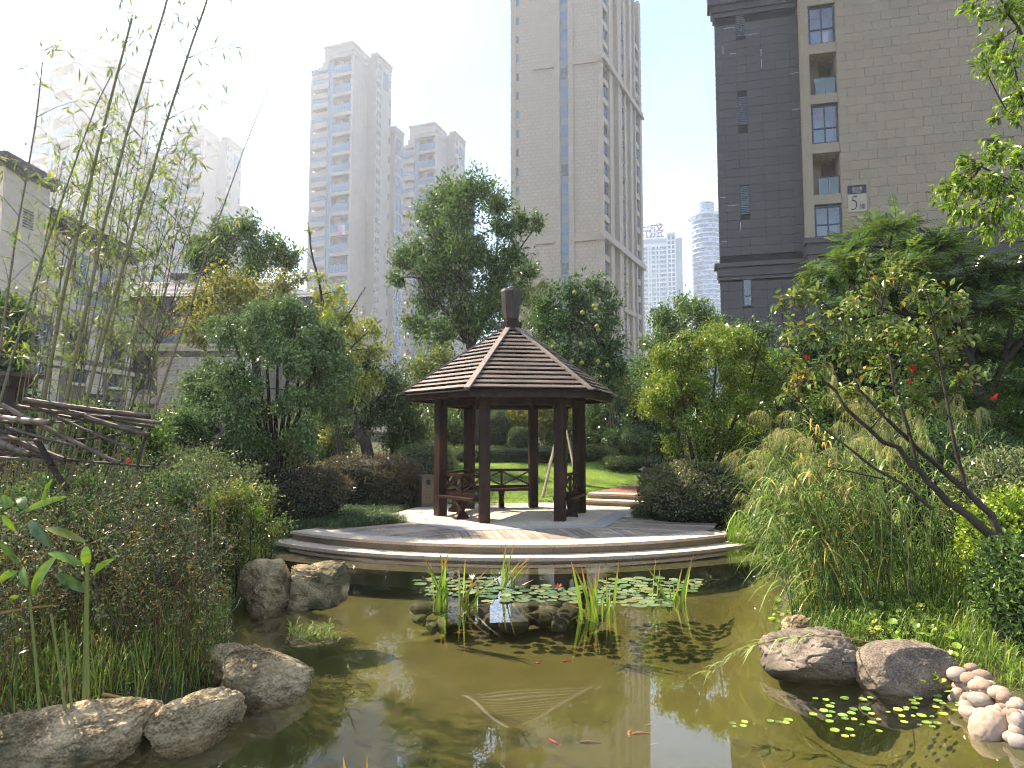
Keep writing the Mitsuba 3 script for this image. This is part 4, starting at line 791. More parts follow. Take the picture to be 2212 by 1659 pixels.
def tree(name, label, cat, trunk, clumps, Yd, L, W, cover, pal, limb=.05, rd=.9, dY=.6, group=None, bark='bark', lm='leaf', **kw):
    """trunk: [(px, py, depth, radius)], from the foot up; clumps: [(px, py, radius in px, depth offset)]; every clump hangs on its own limb"""
    k = thing(name, label, cat, group); lv, wood, tk = Leaves(), MB(), MB()
    tp = []
    for line in trunk:
        pts = [P(a, b, c) for a, b, c, r in line]
        if line is trunk[0] and kw.get('foot', True): g = float(gz(pts[0][0], pts[0][1])); pts[0][2] = min(g - .05, pts[0][2])
        tt = np.linspace(0, len(pts) - 1, len(pts) * 3 - 2); pp = np.array([np.interp(tt, range(len(pts)), [q[i] for q in pts]) for i in range(3)]).T
        pp[1:-1] += rng.normal(size=pp[1:-1].shape) * line[0][3] * .12
        tk.tube(pp, np.interp(tt, range(len(line)), [q[3] for q in line]), 8); tp.append(pp)
    allp = np.vstack(tp); kw2 = {a: b for a, b in kw.items() if a not in ('foot',)}
    for x, y, r, *o in clumps:
        dy = (o[0] if o else 0) + rng.uniform(-dY, dY); Yc = Yd + dy; c = P(x, y, Yc); R = 1.12 * r * Yc / FL
        e = np.linalg.norm(allp - c, axis=1) + 1.2 * np.maximum(0, allp[:, 2] - c[2] + .3 * R) ; frm = allp[np.argmin(e + rng.uniform(0, .5, len(e)))]
        wood.tube(curve(frm, c, .06, 6, rng.normal() * .07), np.linspace(limb, limb * .3, 6), 5)
        spray(lv, wood, c, [R, R * rd, R], frm, L, W, cover, pal, **kw2)
    part(k, 'trunk', tk, bark, smooth=60); part(k, 'branches', wood, bark); foliage(k, 'crown', lv, lm)
    return k
CAMPHOR = [(.05, .095, .02), (.07, .125, .022), (.035, .07, .018), (.09, .14, .03)]
OLIVE = [(.10, .12, .025), (.16, .15, .03), (.06, .09, .02), (.22, .19, .04)]
DARKG = [(.03, .06, .02), (.045, .08, .025), (.022, .045, .015)]
GLOSSY = [(.035, .07, .025), (.05, .095, .03), (.07, .12, .04), (.028, .055, .02)]
LIME = [(.14, .22, .02), (.10, .18, .02), (.19, .26, .03)]
YELLOWG = [(.16, .20, .025), (.11, .16, .02), (.24, .23, .03)]
# ------------------------------------------------------------------ trees of the middle distance
tree('camphor_tree', 'tall dark green camphor tree rising behind the pavilion roof', 'tree',
     [[(1026, 960, 27.5, .24), (1022, 830, 27.5, .20), (1018, 745, 27.3, .17), (1000, 660, 27.2, .11), (990, 560, 27, .07), (985, 450, 27, .03)],
      [(1018, 750, 27.3, .13), (1048, 690, 27.2, .10), (1068, 600, 27.4, .07), (1078, 500, 27.6, .03)], [(1012, 745, 27.3, .10), (960, 670, 26.8, .07), (905, 600, 26.4, .03)], [(1048, 690, 27.2, .07), (1100, 570, 27.2, .05), (1150, 500, 27, .02)]],
     [(1025, 405, 42), (975, 425, 38), (935, 452, 38), (1072, 440, 40), (1005, 465, 48), (945, 515, 48), (888, 548, 38), (862, 570, 24), (1002, 540, 50), (1082, 495, 32), (1125, 488, 28), (1158, 480, 20), (925, 588, 46), (985, 610, 50), (1048, 555, 34), (1108, 552, 34), (1135, 590, 26), (1058, 625, 44), (1000, 670, 46), (925, 655, 36), (905, 705, 34), (948, 722, 36), (1085, 655, 40), (1125, 640, 28), (1055, 695, 40), (860, 605, 20), (1000, 430, 30, 1), (960, 560, 40, 1.5), (1090, 600, 40, 1.5), (1010, 710, 40, 1)],
     27, .20, .085, 2.3, CAMPHOR, limb=.05, dY=1.2, ntw=18)
tree('camphor_tree', 'broad tree with yellowing lower leaves left of the hazy tower', 'tree',
     [[(545, 960, 24, .2), (552, 800, 24, .17), (560, 690, 24, .13), (545, 600, 24, .08), (540, 520, 24, .04)], [(560, 700, 24, .1), (500, 640, 23.6, .07), (440, 605, 23.4, .03)], [(560, 690, 24, .08), (610, 600, 24.4, .06), (645, 540, 24.6, .03)], [(560, 720, 24, .08), (470, 690, 23.5, .05), (420, 700, 23.3, .03)]],
     [(478, 512, 36), (535, 502, 34), (432, 530, 28), (588, 538, 36), (560, 560, 45), (618, 568, 32), (465, 570, 45), (520, 610, 40), (425, 560, 30)],
     24, .18, .078, 2.3, CAMPHOR, limb=.04, dY=.8)
K2 = 'camphor_tree_001'
tree('maple_tree', 'tree of thin yellow and green leaves in front of the broad tree on the left', 'tree',
     [[(520, 960, 22, .12), (525, 800, 22, .10), (500, 700, 22, .07), (450, 640, 22, .04)], [(525, 760, 22, .06), (580, 680, 22, .04), (620, 620, 22, .02)]],
     [(430, 645, 42), (490, 620, 45), (545, 640, 45), (600, 615, 38), (470, 690, 45), (540, 700, 40), (420, 705, 32), (425, 735, 25), (590, 660, 35), (650, 600, 18), (400, 660, 25)],
     22, .14, .07, 1.5, OLIVE, limb=.035, dY=.8)
lab3 = 'round glossy green shrub tree with many upright stems left of the pavilion'
stems3 = [[(590 + dx * .2, 1015, 14.2, .05), (590 + dx * .45, 930, 14.1 + dy * .3, .045), (585 + dx, 800, 14 + dy, .03), (582 + dx * 1.5, 690, 14 + dy * 1.3, .012)] for dx, dy in ((-90, .2), (-60, -.5), (-30, .6), (-8, -.3), (15, .5), (40, -.6), (65, .2), (95, -.2))]
cl3 = []
for i in range(92):
    a, rr = rng.uniform(0, 2 * math.pi), math.sqrt(rng.uniform(.05, 1)); cl3.append((582 + 165 * rr * math.cos(a) + 12 * math.sin(3 * a), 822 + 160 * rr * math.sin(a), rng.uniform(20, 40), rng.uniform(-1.2, 1.0) * math.sqrt(1.05 - rr * rr)))
cl3 += [(415, 900, 26), (400, 940, 24), (430, 960, 28), (720, 740, 28), (740, 800, 30), (600, 668, 26), (545, 680, 28), (660, 690, 28), (470, 985, 30), (520, 1000, 30), (640, 985, 26)]
tree('osmanthus', lab3, 'shrub', stems3, cl3, 14, .085, .040, 1.9, [(.07, .115, .045), (.09, .14, .055), (.11, .165, .06), (.05, .09, .035)], limb=.012, dY=.2, tw=.004, ntw=12, shell=.5, group=None, lm='leaf_glossy')
tree('elm_tree', 'slender tree with bare crooked leader and fresh yellow green leaves before the hazy tower', 'tree',
     [[(745, 985, 19, .10), (720, 850, 19, .08), (705, 740, 19, .06), (702, 690, 19, .05), (690, 610, 19, .035), (672, 540, 19, .025), (664, 480, 19, .012)], [(704, 735, 19, .04), (752, 680, 18.8, .02), (790, 620, 18.7, .01)], [(705, 735, 19, .04), (680, 715, 19, .03), (668, 660, 19.2, .01)], [(715, 800, 19, .04), (770, 740, 18.8, .03), (825, 690, 18.6, .01)]],
     [(702, 640, 32), (735, 690, 40), (690, 700, 36), (765, 720, 40), (805, 715, 28), (700, 760, 45), (760, 775, 45), (812, 760, 30), (735, 630, 18), (690, 600, 14), (668, 500, 8), (655, 540, 8), (720, 820, 40), (780, 830, 40)],
     19, .12, .055, 1.1, YELLOWG, limb=.02, dY=.8, tw=.005)
tree('privet_tree', 'dark leaning tree with a thick slanting trunk beside the pavilion', 'tree',
     [[(812, 1010, 20, .20), (790, 960, 20, .17), (765, 905, 20.2, .13), (757, 880, 20.3, .11), (770, 820, 20.5, .06)], [(765, 905, 20.2, .08), (820, 860, 20.8, .05), (850, 800, 21, .02)], [(840, 1000, 21, .06), (855, 930, 21, .05), (845, 860, 21, .02)], [(870, 1000, 21.3, .05), (880, 930, 21.3, .04), (865, 850, 21, .02)]],
     [(800, 800, 40), (850, 820, 42), (770, 845, 40), (835, 880, 45), (880, 870, 38), (800, 905, 40), (870, 925, 38), (740, 880, 30), (900, 930, 30), (845, 950, 34), (760, 930, 28), (885, 965, 28)],
     20.6, .13, .05, 1.7, DARKG, limb=.03, dY=.8)
tree('cherry_laurel', 'light yellowish leafy tree just left of the pavilion roof', 'tree',
     [[(900, 990, 23, .06), (905, 880, 23, .05), (915, 790, 23, .02)]], [(905, 800, 38), (945, 770, 32), (890, 845, 36), (930, 820, 36), (965, 790, 26), (895, 895, 34), (935, 880, 34), (920, 935, 30)],
     23, .12, .05, 1.3, [(.12, .16, .03), (.08, .12, .025), (.17, .18, .04), (.06, .09, .02)], limb=.02, dY=.5)
fr_px = [(1241, 632), (1283, 661), (1288, 669), (1258, 675), (1289, 705), (1293, 713), (1255, 743), (1195, 749), (1235, 780), (1257, 783), (1291, 780), (1312, 788), (1309, 840)]
tree('pomelo_tree', 'glossy pomelo tree hung with yellow fruit right of the pavilion roof', 'tree',
     [[(1215, 1000, 20.5, .13), (1220, 880, 20.5, .11), (1225, 800, 20.5, .09), (1232, 720, 20.5, .05), (1240, 650, 20.5, .02)], [(1222, 840, 20.5, .07), (1280, 760, 20.3, .05), (1310, 700, 20.3, .02)], [(1222, 850, 20.5, .06), (1185, 760, 20.4, .04), (1175, 680, 20.4, .02)]],
     [(1190, 650, 36), (1240, 635, 34), (1288, 628, 32), (1312, 672, 36), (1235, 700, 46), (1185, 710, 42), (1290, 728, 46), (1325, 755, 34), (1250, 775, 48), (1315, 800, 36), (1195, 775, 42), (1280, 830, 44), (1230, 845, 44), (1165, 690, 26), (1335, 790, 26), (1180, 830, 36), (1320, 845, 30), (1265, 670, 36)],
     20.6, .15, .068, 1.8, GLOSSY, limb=.03, dY=.8)
for i, (x, y) in enumerate(fr_px):
    c = P(x, y, 19.35 + .1 * (i % 3)); q = MB().tm(trimesh.creation.icosphere(2, 1)); w = q.v[0]; q.v[0] = c + w * [.066, .066, .064] * (1 + .03 * rng.normal(size=(len(w), 1))) * (1 - .12 * np.clip(w[:, 2:], 0, 1)); q.tube([c + [0, 0, .055], c + [.01, .02, .10]], .006, 4)
    q.c = [np.broadcast_to([.26, .27, .06], (len(v_), 3)) for v_ in q.v]
    solo('pomelo', q, 'tinted', 'round yellow green pomelo hanging among the leaves right of the pavilion roof', 'fruit', smooth=True, color=q.color(), group='pomelos on the tree by the pavilion')
tree('willow_oak', 'wispy half bare tree with a few yellow leaves beside the pavilion finial', 'tree',
     [[(1150, 960, 24, .06), (1155, 830, 24, .05), (1165, 720, 24, .04), (1150, 640, 24, .02), (1140, 590, 24, .008)], [(1165, 720, 24, .025), (1178, 630, 24, .01), (1160, 570, 24, .005)]],
     [(1150, 640, 30), (1165, 690, 34), (1140, 690, 28), (1165, 750, 34), (1150, 800, 34), (1180, 620, 20), (1160, 850, 34)], 24, .10, .04, .75, OLIVE + [(.10, .14, .03)], limb=.015, dY=.4)
tree('camphor_tree', 'rounded camphor tree before the slate wall right of the tall tower', 'tree', [[(1475, 990, 32, .2), (1475, 850, 32, .16), (1480, 720, 32, .07), (1480, 660, 32, .03)], [(1475, 800, 32, .1), (1430, 740, 32, .05)], [(1475, 800, 32, .1), (1530, 730, 32, .05)]],
     [(1475, 665, 32), (1435, 690, 32), (1512, 675, 30), (1465, 722, 44), (1525, 718, 38), (1410, 755, 34), (1552, 700, 24), (1440, 780, 44), (1500, 780, 44), (1385, 800, 34), (1400, 850, 36), (1455, 840, 44), (1520, 840, 40), (1570, 760, 36), (1590, 720, 22)],
     32, .22, .09, 2.2, CAMPHOR, limb=.05, dY=1.2)
st8 = [[(1520 + dx * .25, 1035, 14.6, .05), (1520 + dx * .7, 950, 14.6 + dy * .4, .04), (1530 + dx * 1.3, 830, 14.6 + dy, .022), (1535 + dx * 1.6, 730, 14.6 + dy, .008)] for dx, dy in ((-75, .2), (-45, -.4), (-18, .5), (10, -.3), (38, .4), (70, -.2))]
cl8 = []
for i in range(74):
    a, rr = rng.uniform(0, 2 * math.pi), math.sqrt(rng.uniform(.03, 1)); cl8.append((1538 + 132 * rr * math.cos(a), 845 + 130 * rr * math.sin(a), rng.uniform(18, 36), rng.uniform(-1, 1) * math.sqrt(1.05 - rr * rr)))
cl8 += [(1425, 770, 24), (1600, 730, 26), (1640, 760, 26), (1560, 715, 22), (1500, 730, 22), (1470, 735, 22), (1660, 800, 26), (1410, 830, 24), (1450, 960, 26), (1600, 970, 28)]
tree('crape_myrtle', 'bright green vase shaped shrub tree right of the pavilion', 'shrub', st8, cl8, 14.6, .07, .034, 1.35, [(.10, .17, .02), (.075, .135, .02), (.13, .19, .03), (.16, .17, .03)], limb=.012, dY=.2, tw=.004, ntw=12, shell=.5)
# dark understorey behind the lawn and at the sides
und = [(1620, 790, 24, 55), (1690, 790, 19, 55), (1745, 830, 17, 55), (1800, 780, 16.5, 60), (1880, 760, 16, 70), (1960, 790, 16, 75), (2050, 780, 16, 80), (2140, 790, 15.5, 85), (2210, 760, 15, 85), (1850, 880, 15, 70), (1950, 900, 14.5, 75), (2060, 900, 14, 80), (2180, 900, 13.5, 90), (430, 870, 21, 45), (380, 930, 19, 45), (1440, 960, 19, 38), (400, 930, 26, 60), (660, 930, 27, 55), (720, 950, 25, 45), (1000, 900, 31, 55), (1080, 930, 33, 50), (960, 930, 28, 45), (1120, 880, 32, 50), (1330, 900, 30, 55), (1390, 930, 29, 45), (1260, 920, 33, 50), (1330, 820, 27, 40), (1375, 860, 28, 42), (1620, 930, 22, 60), (1680, 880, 21, 60), (1740, 960, 18, 60), (1650, 800, 24, 50), (620, 1000, 20, 40), (350, 980, 18, 50), (300, 1000, 16, 45), (1700, 1000, 16, 50), (1790, 900, 17, 70), (1050, 860, 30, 45), (1190, 920, 29, 45), (1430, 900, 28, 40), (690, 880, 29, 40), (870, 970, 26, 30)]
for i, (x, y, Yd, r) in enumerate(und):
    k = thing('garden_shrub', f"{('dark', 'green', 'yellowish', 'glossy')[i % 4 if i % 5 else 0]} leafy background shrub, {ordinal(sorted(range(len(und)), key=lambda q: und[q][0]).index(i))} from the left in the planting behind the pond", 'shrub', 'shrubs of the background planting'); lv, wd = Leaves(), MB()
    c = P(x, y, Yd); R = r * Yd / FL; g = np.array([c[0], c[1], float(gz(c[0], c[1])) - .05])
    for j in range(6):
        cc = c + rng.normal(size=3) * R * [.5, .4, .4]; wd.tube(curve(g + rng.normal(size=3) * [.1, .1, 0], cc, 0, 5, rng.normal() * .1), np.linspace(.035, .01, 5), 5)
        spray(lv, wd, cc, [R * .7] * 3, g, .17, .08, 1.6, [DARKG, CAMPHOR, OLIVE, GLOSSY][i % 4 if i % 5 else 0], ntw=12)
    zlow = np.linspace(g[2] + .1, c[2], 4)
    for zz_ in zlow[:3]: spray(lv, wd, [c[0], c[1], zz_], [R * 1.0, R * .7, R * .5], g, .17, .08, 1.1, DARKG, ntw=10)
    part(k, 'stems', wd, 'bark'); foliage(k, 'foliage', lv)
# clipped balls and hedges
BALL = trimesh.creation.icosphere(4, 1.0)
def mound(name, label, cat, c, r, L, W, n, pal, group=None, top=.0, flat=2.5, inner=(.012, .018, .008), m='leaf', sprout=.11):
    k = thing(name, label, cat, group); c, r = np.asarray(c, float), np.asarray(r, float)
    s = BALL; v = np.array(s.vertices); e = 1 / flat
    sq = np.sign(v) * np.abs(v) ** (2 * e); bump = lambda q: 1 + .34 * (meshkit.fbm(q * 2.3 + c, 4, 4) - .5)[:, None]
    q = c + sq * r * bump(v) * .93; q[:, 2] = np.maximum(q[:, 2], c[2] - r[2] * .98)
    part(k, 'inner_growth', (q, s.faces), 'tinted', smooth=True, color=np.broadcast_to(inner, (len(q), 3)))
    d = runit(n); d[:, 2] = np.abs(d[:, 2]) * np.where(rng.random(n) < .82, 1, -.5); sq = np.sign(d) * np.abs(d) ** (2 * e)
    p = c + sq * r * bump(d) * rng.uniform(.93, 1.02, (n, 1)); nn = unit(d / r); lv = Leaves()
    p += nn * np.abs(rng.normal(size=(n, 1))) * sprout * .5
    lv.leaf(p, nn * .6 + runit(n) * .9 + [0, 0, .25], nn + runit(n) * .7, L * rng.uniform(.6, 1.2, n), W * rng.uniform(.7, 1.2, n), pick(pal, n, .3)); foliage(k, 'foliage', lv, m); return k
PURPLE = [(.05, .036, .032), (.07, .048, .04), (.035, .04, .022), (.09, .065, .045), (.05, .07, .025)]
HEDGE = [(.035, .065, .02), (.05, .085, .022), (.07, .10, .03)]
def at_ground(px, py, Yd): q = P(px, py, Yd); return np.array([q[0], q[1], float(gz(q[0], q[1]))])
for x, ytop, Yd, rx, lab in ((1076, 884, 28, .50, 'dark clipped round bush seen between the left pavilion posts'), (1123, 924, 27, .40, 'small clipped round bush in the middle behind the pavilion'), (1331, 927, 27, .36, 'small clipped ball bush, left of the pair right of the pavilion'), (1368, 921, 26.5, .42, 'clipped ball bush with paler leaves, right of the pair right of the pavilion')):
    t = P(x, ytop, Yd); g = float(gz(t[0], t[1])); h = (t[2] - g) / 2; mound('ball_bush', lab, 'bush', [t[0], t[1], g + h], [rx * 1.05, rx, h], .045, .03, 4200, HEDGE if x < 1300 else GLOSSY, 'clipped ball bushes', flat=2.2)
def hedge(label, x0, x1, ytop, ybot, Yd, dep, L, W, n, pal, name='hedge', group=None, zbase=None, **kw):
    a, b_ = P(x0, ytop, Yd), P(x1, ytop, Yd); zb = float(min(gz(a[0], Yd - dep), gz(b_[0], Yd - dep), gz(a[0], Yd), gz(b_[0], Yd))) - .08 if zbase is None else zbase; h = (a[2] - zb) / 2
    return mound(name, label, 'hedge', [(a[0] + b_[0]) / 2, Yd, zb + h], [(b_[0] - a[0]) / 2, dep, h], L, W, n, pal, group, **kw)
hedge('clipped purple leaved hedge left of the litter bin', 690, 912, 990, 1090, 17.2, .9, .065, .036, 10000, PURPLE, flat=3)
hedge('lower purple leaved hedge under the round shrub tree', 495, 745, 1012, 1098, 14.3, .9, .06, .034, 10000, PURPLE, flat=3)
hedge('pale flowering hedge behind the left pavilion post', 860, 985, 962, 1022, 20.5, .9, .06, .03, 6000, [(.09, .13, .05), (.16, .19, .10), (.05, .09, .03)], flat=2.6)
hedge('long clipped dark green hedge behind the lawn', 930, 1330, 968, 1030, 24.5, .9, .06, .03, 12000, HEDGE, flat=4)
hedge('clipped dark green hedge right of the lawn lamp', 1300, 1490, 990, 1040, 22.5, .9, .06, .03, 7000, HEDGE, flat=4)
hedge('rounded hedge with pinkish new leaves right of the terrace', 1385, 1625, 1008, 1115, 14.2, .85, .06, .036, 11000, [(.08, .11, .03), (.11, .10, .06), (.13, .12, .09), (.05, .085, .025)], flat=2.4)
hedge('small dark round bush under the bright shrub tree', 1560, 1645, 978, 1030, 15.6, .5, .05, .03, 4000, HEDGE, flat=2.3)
# ------------------------------------------------------------------ rocks and pebbles
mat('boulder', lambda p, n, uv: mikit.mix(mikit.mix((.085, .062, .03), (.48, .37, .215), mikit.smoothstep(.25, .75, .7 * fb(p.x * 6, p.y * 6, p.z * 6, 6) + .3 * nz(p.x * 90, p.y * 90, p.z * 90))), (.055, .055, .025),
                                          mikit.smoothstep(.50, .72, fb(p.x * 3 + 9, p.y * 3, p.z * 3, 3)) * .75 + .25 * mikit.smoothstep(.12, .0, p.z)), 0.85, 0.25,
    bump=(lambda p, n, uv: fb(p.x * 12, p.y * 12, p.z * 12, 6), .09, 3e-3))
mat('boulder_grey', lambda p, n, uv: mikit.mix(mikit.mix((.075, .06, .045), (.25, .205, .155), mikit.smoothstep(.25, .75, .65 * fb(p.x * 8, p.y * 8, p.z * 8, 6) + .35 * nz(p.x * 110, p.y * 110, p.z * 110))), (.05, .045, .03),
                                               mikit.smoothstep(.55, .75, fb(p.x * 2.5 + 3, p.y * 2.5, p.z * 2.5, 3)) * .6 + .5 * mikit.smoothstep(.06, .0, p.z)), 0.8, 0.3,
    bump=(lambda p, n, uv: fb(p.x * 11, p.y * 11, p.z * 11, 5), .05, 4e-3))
for nm, c0, c1 in (('pebble_tan', (.30, .22, .16), (.40, .31, .235)), ('pebble_rose', (.21, .145, .105), (.30, .215, .16)), ('pebble_grey', (.22, .19, .165), (.31, .275, .24))):
    mat(nm, speckle(c0, c1, 40, 3), 0.75, 0.3)
ICO = {}
def rock_mesh(c, r, rz, seed, rough=.18, sub=5, flat=1.25, cuts=5, tilt=0.0):
    s = ICO.get(sub) or ICO.setdefault(sub, trimesh.creation.icosphere(sub, 1.0)); v = np.array(s.vertices); rg = np.random.default_rng(seed)
    v = np.sign(v) * np.abs(v) ** (1 / flat)
    for i in range(cuts):                                    # broken faces
        d = unit(rg.normal(size=3)); h = rg.uniform(.62, .9); k = v @ d; v = v - np.maximum(0, k - h)[:, None] * d * .85
    q = v * 1.3 + seed * 7.3
    v = v * (1 + rough * (meshkit.fbm(q, 5, seed) - .5) * 2 + .10 * (meshkit.fbm(q * 3.5, 4, seed) - .5) - (.07 if rough > .1 else 0) * np.maximum(0, 1 - np.abs(meshkit.fbm(q * 1.6 + 4, 3, seed) - .5) / .05))[:, None]
    v = v * r; ct, st_ = math.cos(tilt), math.sin(tilt); v = np.c_[v[:, 0] * ct - v[:, 2] * st_, v[:, 1], v[:, 0] * st_ + v[:, 2] * ct]
    cz_, sz = math.cos(rz), math.sin(rz); v = np.c_[v[:, 0] * cz_ - v[:, 1] * sz, v[:, 0] * sz + v[:, 1] * cz_, v[:, 2]]
    return v + c, s.faces
def rock_px(x0, x1, ytop, ywat, z=0.0, deep=.8): # extents in the photograph -> centre, radii
    a, b_ = G(x0, ywat, z), G(x1, ywat, z); w = (x1 - x0) / 2 / FL * a[1]; c = G((x0 + x1) / 2, ywat, z); dpt = w * deep; Yc = c[1] + dpt * .55
    top = P((x0 + x1) / 2, ytop, Yc)[2]; return np.array([c[0] * Yc / c[1], Yc, (top + z) / 2 - .06]), np.array([w * Yc / c[1], dpt, (top - z) / 2 + .07])
for x0, x1, yt, yw, rz, seed, dp, m, lab, kw in (
        (-5, 325, 1515, 1640, .28, 11, .55, 'boulder', 'long pale brown boulder at the bottom left corner, striped by grass shadows', dict(cuts=6, tilt=.05)),
        (318, 520, 1500, 1590, .55, 12, .45, 'boulder', 'low flat stone sloping into the water right of the bottom left boulder', dict(cuts=4, tilt=.12)),
        (484, 664, 1392, 1508, .2, 13, .8, 'boulder', 'rounded boulder on the left shore with dark wet foot', dict(cuts=5)),
        (440, 540, 1392, 1470, .2, 14, .8, 'boulder', 'small pale stone half hidden in grass behind the rounded left boulder', dict(cuts=4)),
        (522, 632, 1204, 1316, .5, 15, .8, 'boulder', 'angular mossy rock, left of the two by the terrace', dict(cuts=7, flat=1.35, tilt=.2)),
        (618, 748, 1212, 1312, -.2, 16, .9, 'boulder', 'flat topped angular rock in the water below the left end of the terrace', dict(cuts=9, flat=1.7)),
        (474, 560, 1084, 1130, 0, 17, .8, 'boulder', 'pale rounded rock half buried in the plants left of the terrace', dict(cuts=3)),
        (1655, 1852, 1360, 1466, -.1, 21, .9, 'boulder_grey', 'grey brown boulder with reed shadows on the right shore', dict(cuts=5)),
        (1692, 1766, 1334, 1386, .1, 22, .8, 'boulder', 'small pale layered rock behind the right shore boulders', dict(cuts=8, flat=1.6)),
        (1858, 2058, 1394, 1494, .05, 23, .75, 'boulder_grey', 'smooth oval grey boulder on the right shore', dict(cuts=2, rough=.08, flat=1.3))):
    z0 = 0.0 if seed not in (17, 14) else (.28 if seed == 17 else .05)
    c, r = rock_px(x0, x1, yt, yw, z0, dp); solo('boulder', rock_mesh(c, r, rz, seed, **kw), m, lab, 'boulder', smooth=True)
Z2 = lambda x, y: (1474.3 + .3335 * x, 1106 + .3335 * y)
peb = [(1835, 1055, 60, 42, .10), (1950, 1055, 66, 36, .16), (1872, 1116, 66, 36, .07), (1795, 1165, 45, 36, .02), (1862, 1190, 42, 30, .05), (1942, 1205, 70, 46, .07), (2000, 1118, 52, 28, .13), (2032, 1152, 40, 42, .12), (1852, 1248, 52, 36, .0), (1795, 1120, 40, 30, .05), (2100, 1190, 52, 42, .14), (1900, 1288, 34, 24, .0), (1930, 1085, 40, 26, .16), (2020, 1372, 132, 125, .0), (2185, 1340, 50, 60, .10), (2190, 1400, 62, 50, .05), (2160, 1300, 40, 34, .12), (2195, 1480, 60, 50, .02), (1985, 1240, 40, 30, .05), (1880, 1000, 44, 26, .2), (1765, 1200, 34, 26, -.02), (2150, 1250, 40, 30, .13)]
for i, (x, y, rx, ry, z) in enumerate(peb):
    px, py = Z2(x, y); c = G(px, py + ry * .15, max(z, -.02) + .02); w = rx * .3335 / FL * c[1]
    lab = 'large rounded tan boulder at the bottom right edge of the pond' if rx > 100 else 'smooth rounded pebble in the pile at the right shore'
    solo('boulder' if rx > 100 else 'pebble', rock_mesh(c + [0, w * .3, 0], np.array([w, w * .8, max(ry * .3335 / FL * c[1], .6 * w)]), rng.uniform(0, 3), 40 + i, .05, 4 if rx > 100 else 3, 1.05, 0), ('pebble_tan', 'pebble_rose', 'pebble_grey')[0 if rx > 100 else i % 3], lab, 'boulder' if rx > 100 else 'pebble', smooth=True, group=None if rx > 100 else 'pebbles piled on the right shore')
for i in range(46):
    x, y = rng.uniform(1760, 2200), 0; y = rng.uniform(1040 + .35 * (x - 1760), 1270 + .55 * (x - 1760)); px, py = Z2(x, y); c = G(px, py, .05); g_ = max(float(gz(c[0], c[1])), -.03); c = G(px, py, g_ + .02); w = rng.uniform(.045, .085)
    solo('pebble', rock_mesh(c, np.array([w, w * .8, w * .6]), rng.uniform(0, 3), 200 + i, .06, 2, 1.05, 0), ('pebble_tan', 'pebble_rose', 'pebble_grey')[i % 3], 'smooth rounded pebble in the pile at the right shore', 'pebble', smooth=True, group='pebbles piled on the right shore')
for i in range(18):
    px, py = 1560 + 9 * i + rng.uniform(-4, 4), 1140 + .16 * 9 * i + rng.uniform(-3, 14); c = G(px, py, .12); w = rng.uniform(.06, .11)
    solo('pebble', rock_mesh(c, np.array([w, w * .8, w * .6]), rng.uniform(0, 3), 80 + i, .06, 2, 1.05, 0), ('pebble_tan', 'pebble_grey', 'pebble_rose')[i % 3], 'smooth pebble edging the right end of the terrace', 'pebble', smooth=True, group='pebbles at the right end of the terrace')
for i in range(34):
    px, py = rng.uniform(905, 1290), rng.uniform(1303, 1352); c = G(px, py, 0); s_ = (EYE + .34) / EYE; c = np.array([c[0] * s_, c[1] * s_, -.36]); w = rng.uniform(.10, .22)
    solo('submerged_stone', rock_mesh(c, np.array([w, w * .75, w * .5]), rng.uniform(0, 3), 120 + i, .1, 2, 1.1, 2), 'algae_stone', 'algae covered stone lying under the pond water', 'stone', smooth=True, group='stones on the pond bed')
# ------------------------------------------------------------------ water plants and fish
def iris(label, bx, by, tips, w=.032, pal=((.13, .21, .025), (.17, .24, .03), (.09, .16, .025))):
    k = thing('iris_clump', label, 'water iris'); b0 = G(bx, by, 0)
    for tx, ty in tips:
        base = b0 + [rng.uniform(-.10, .10), rng.uniform(-.09, .09), -.12]; tip = P(tx, ty, b0[1] + rng.uniform(-.12, .12)); hv = tip[:2] - base[:2]; lv = Leaves()
        h = tip[2] - base[2]; reach = np.linalg.norm(hv); dr_ = .25 * max(0, reach - .25)
        col = pick(pal, 1, .15) if rng.random() < .85 else np.array([[.30, .20, .03]])
        az = math.atan2(hv[1], hv[0]); q = base[None]; t = np.linspace(0, 1, 7); s = np.array([-math.sin(az + .9), math.cos(az + .9), 0]); v, f = [], []
        for i_, tt in enumerate(t):
            cpt = base + np.array([*(hv * tt ** 1.5), (h + dr_) * tt - dr_ * tt ** 3]); ww = w * (.75 + .5 * math.sin(tt * 2.2)) * (1 - tt ** 3) / 2
            v += [cpt - s * ww, cpt + s * ww] if i_ < 6 else [cpt]
        for i_ in range(5): f += [[2 * i_, 2 * i_ + 1, 2 * i_ + 3], [2 * i_, 2 * i_ + 3, 2 * i_ + 2]]
        f.append([10, 11, 12]); v = np.array(v); cc = np.repeat(col * 1.0, 13, 0); cc[-3:] = [.33, .20, .04]
        part(k, 'leaf', (v, np.array(f)), 'grass_blade', color=cc)
Z1 = lambda x, y: (737 + .3335 * x, 1106 + .3335 * y)
def zt(l): return [Z1(*p) for p in l]
iris('tall iris clump, leftmost in the pond', *Z1(650, 570), zt([(490, 230), (515, 290), (575, 290), (630, 230), (650, 270), (672, 262), (706, 230), (720, 215), (595, 360), (570, 520), (745, 380), (690, 330), (640, 400), (740, 470)]))
iris('low iris clump just right of the leftmost one', *Z1(810, 600), zt([(762, 360), (806, 270), (870, 400), (960, 360), (862, 370), (800, 420), (900, 440), (915, 480), (1000, 580), (840, 430), (1060, 400)]))
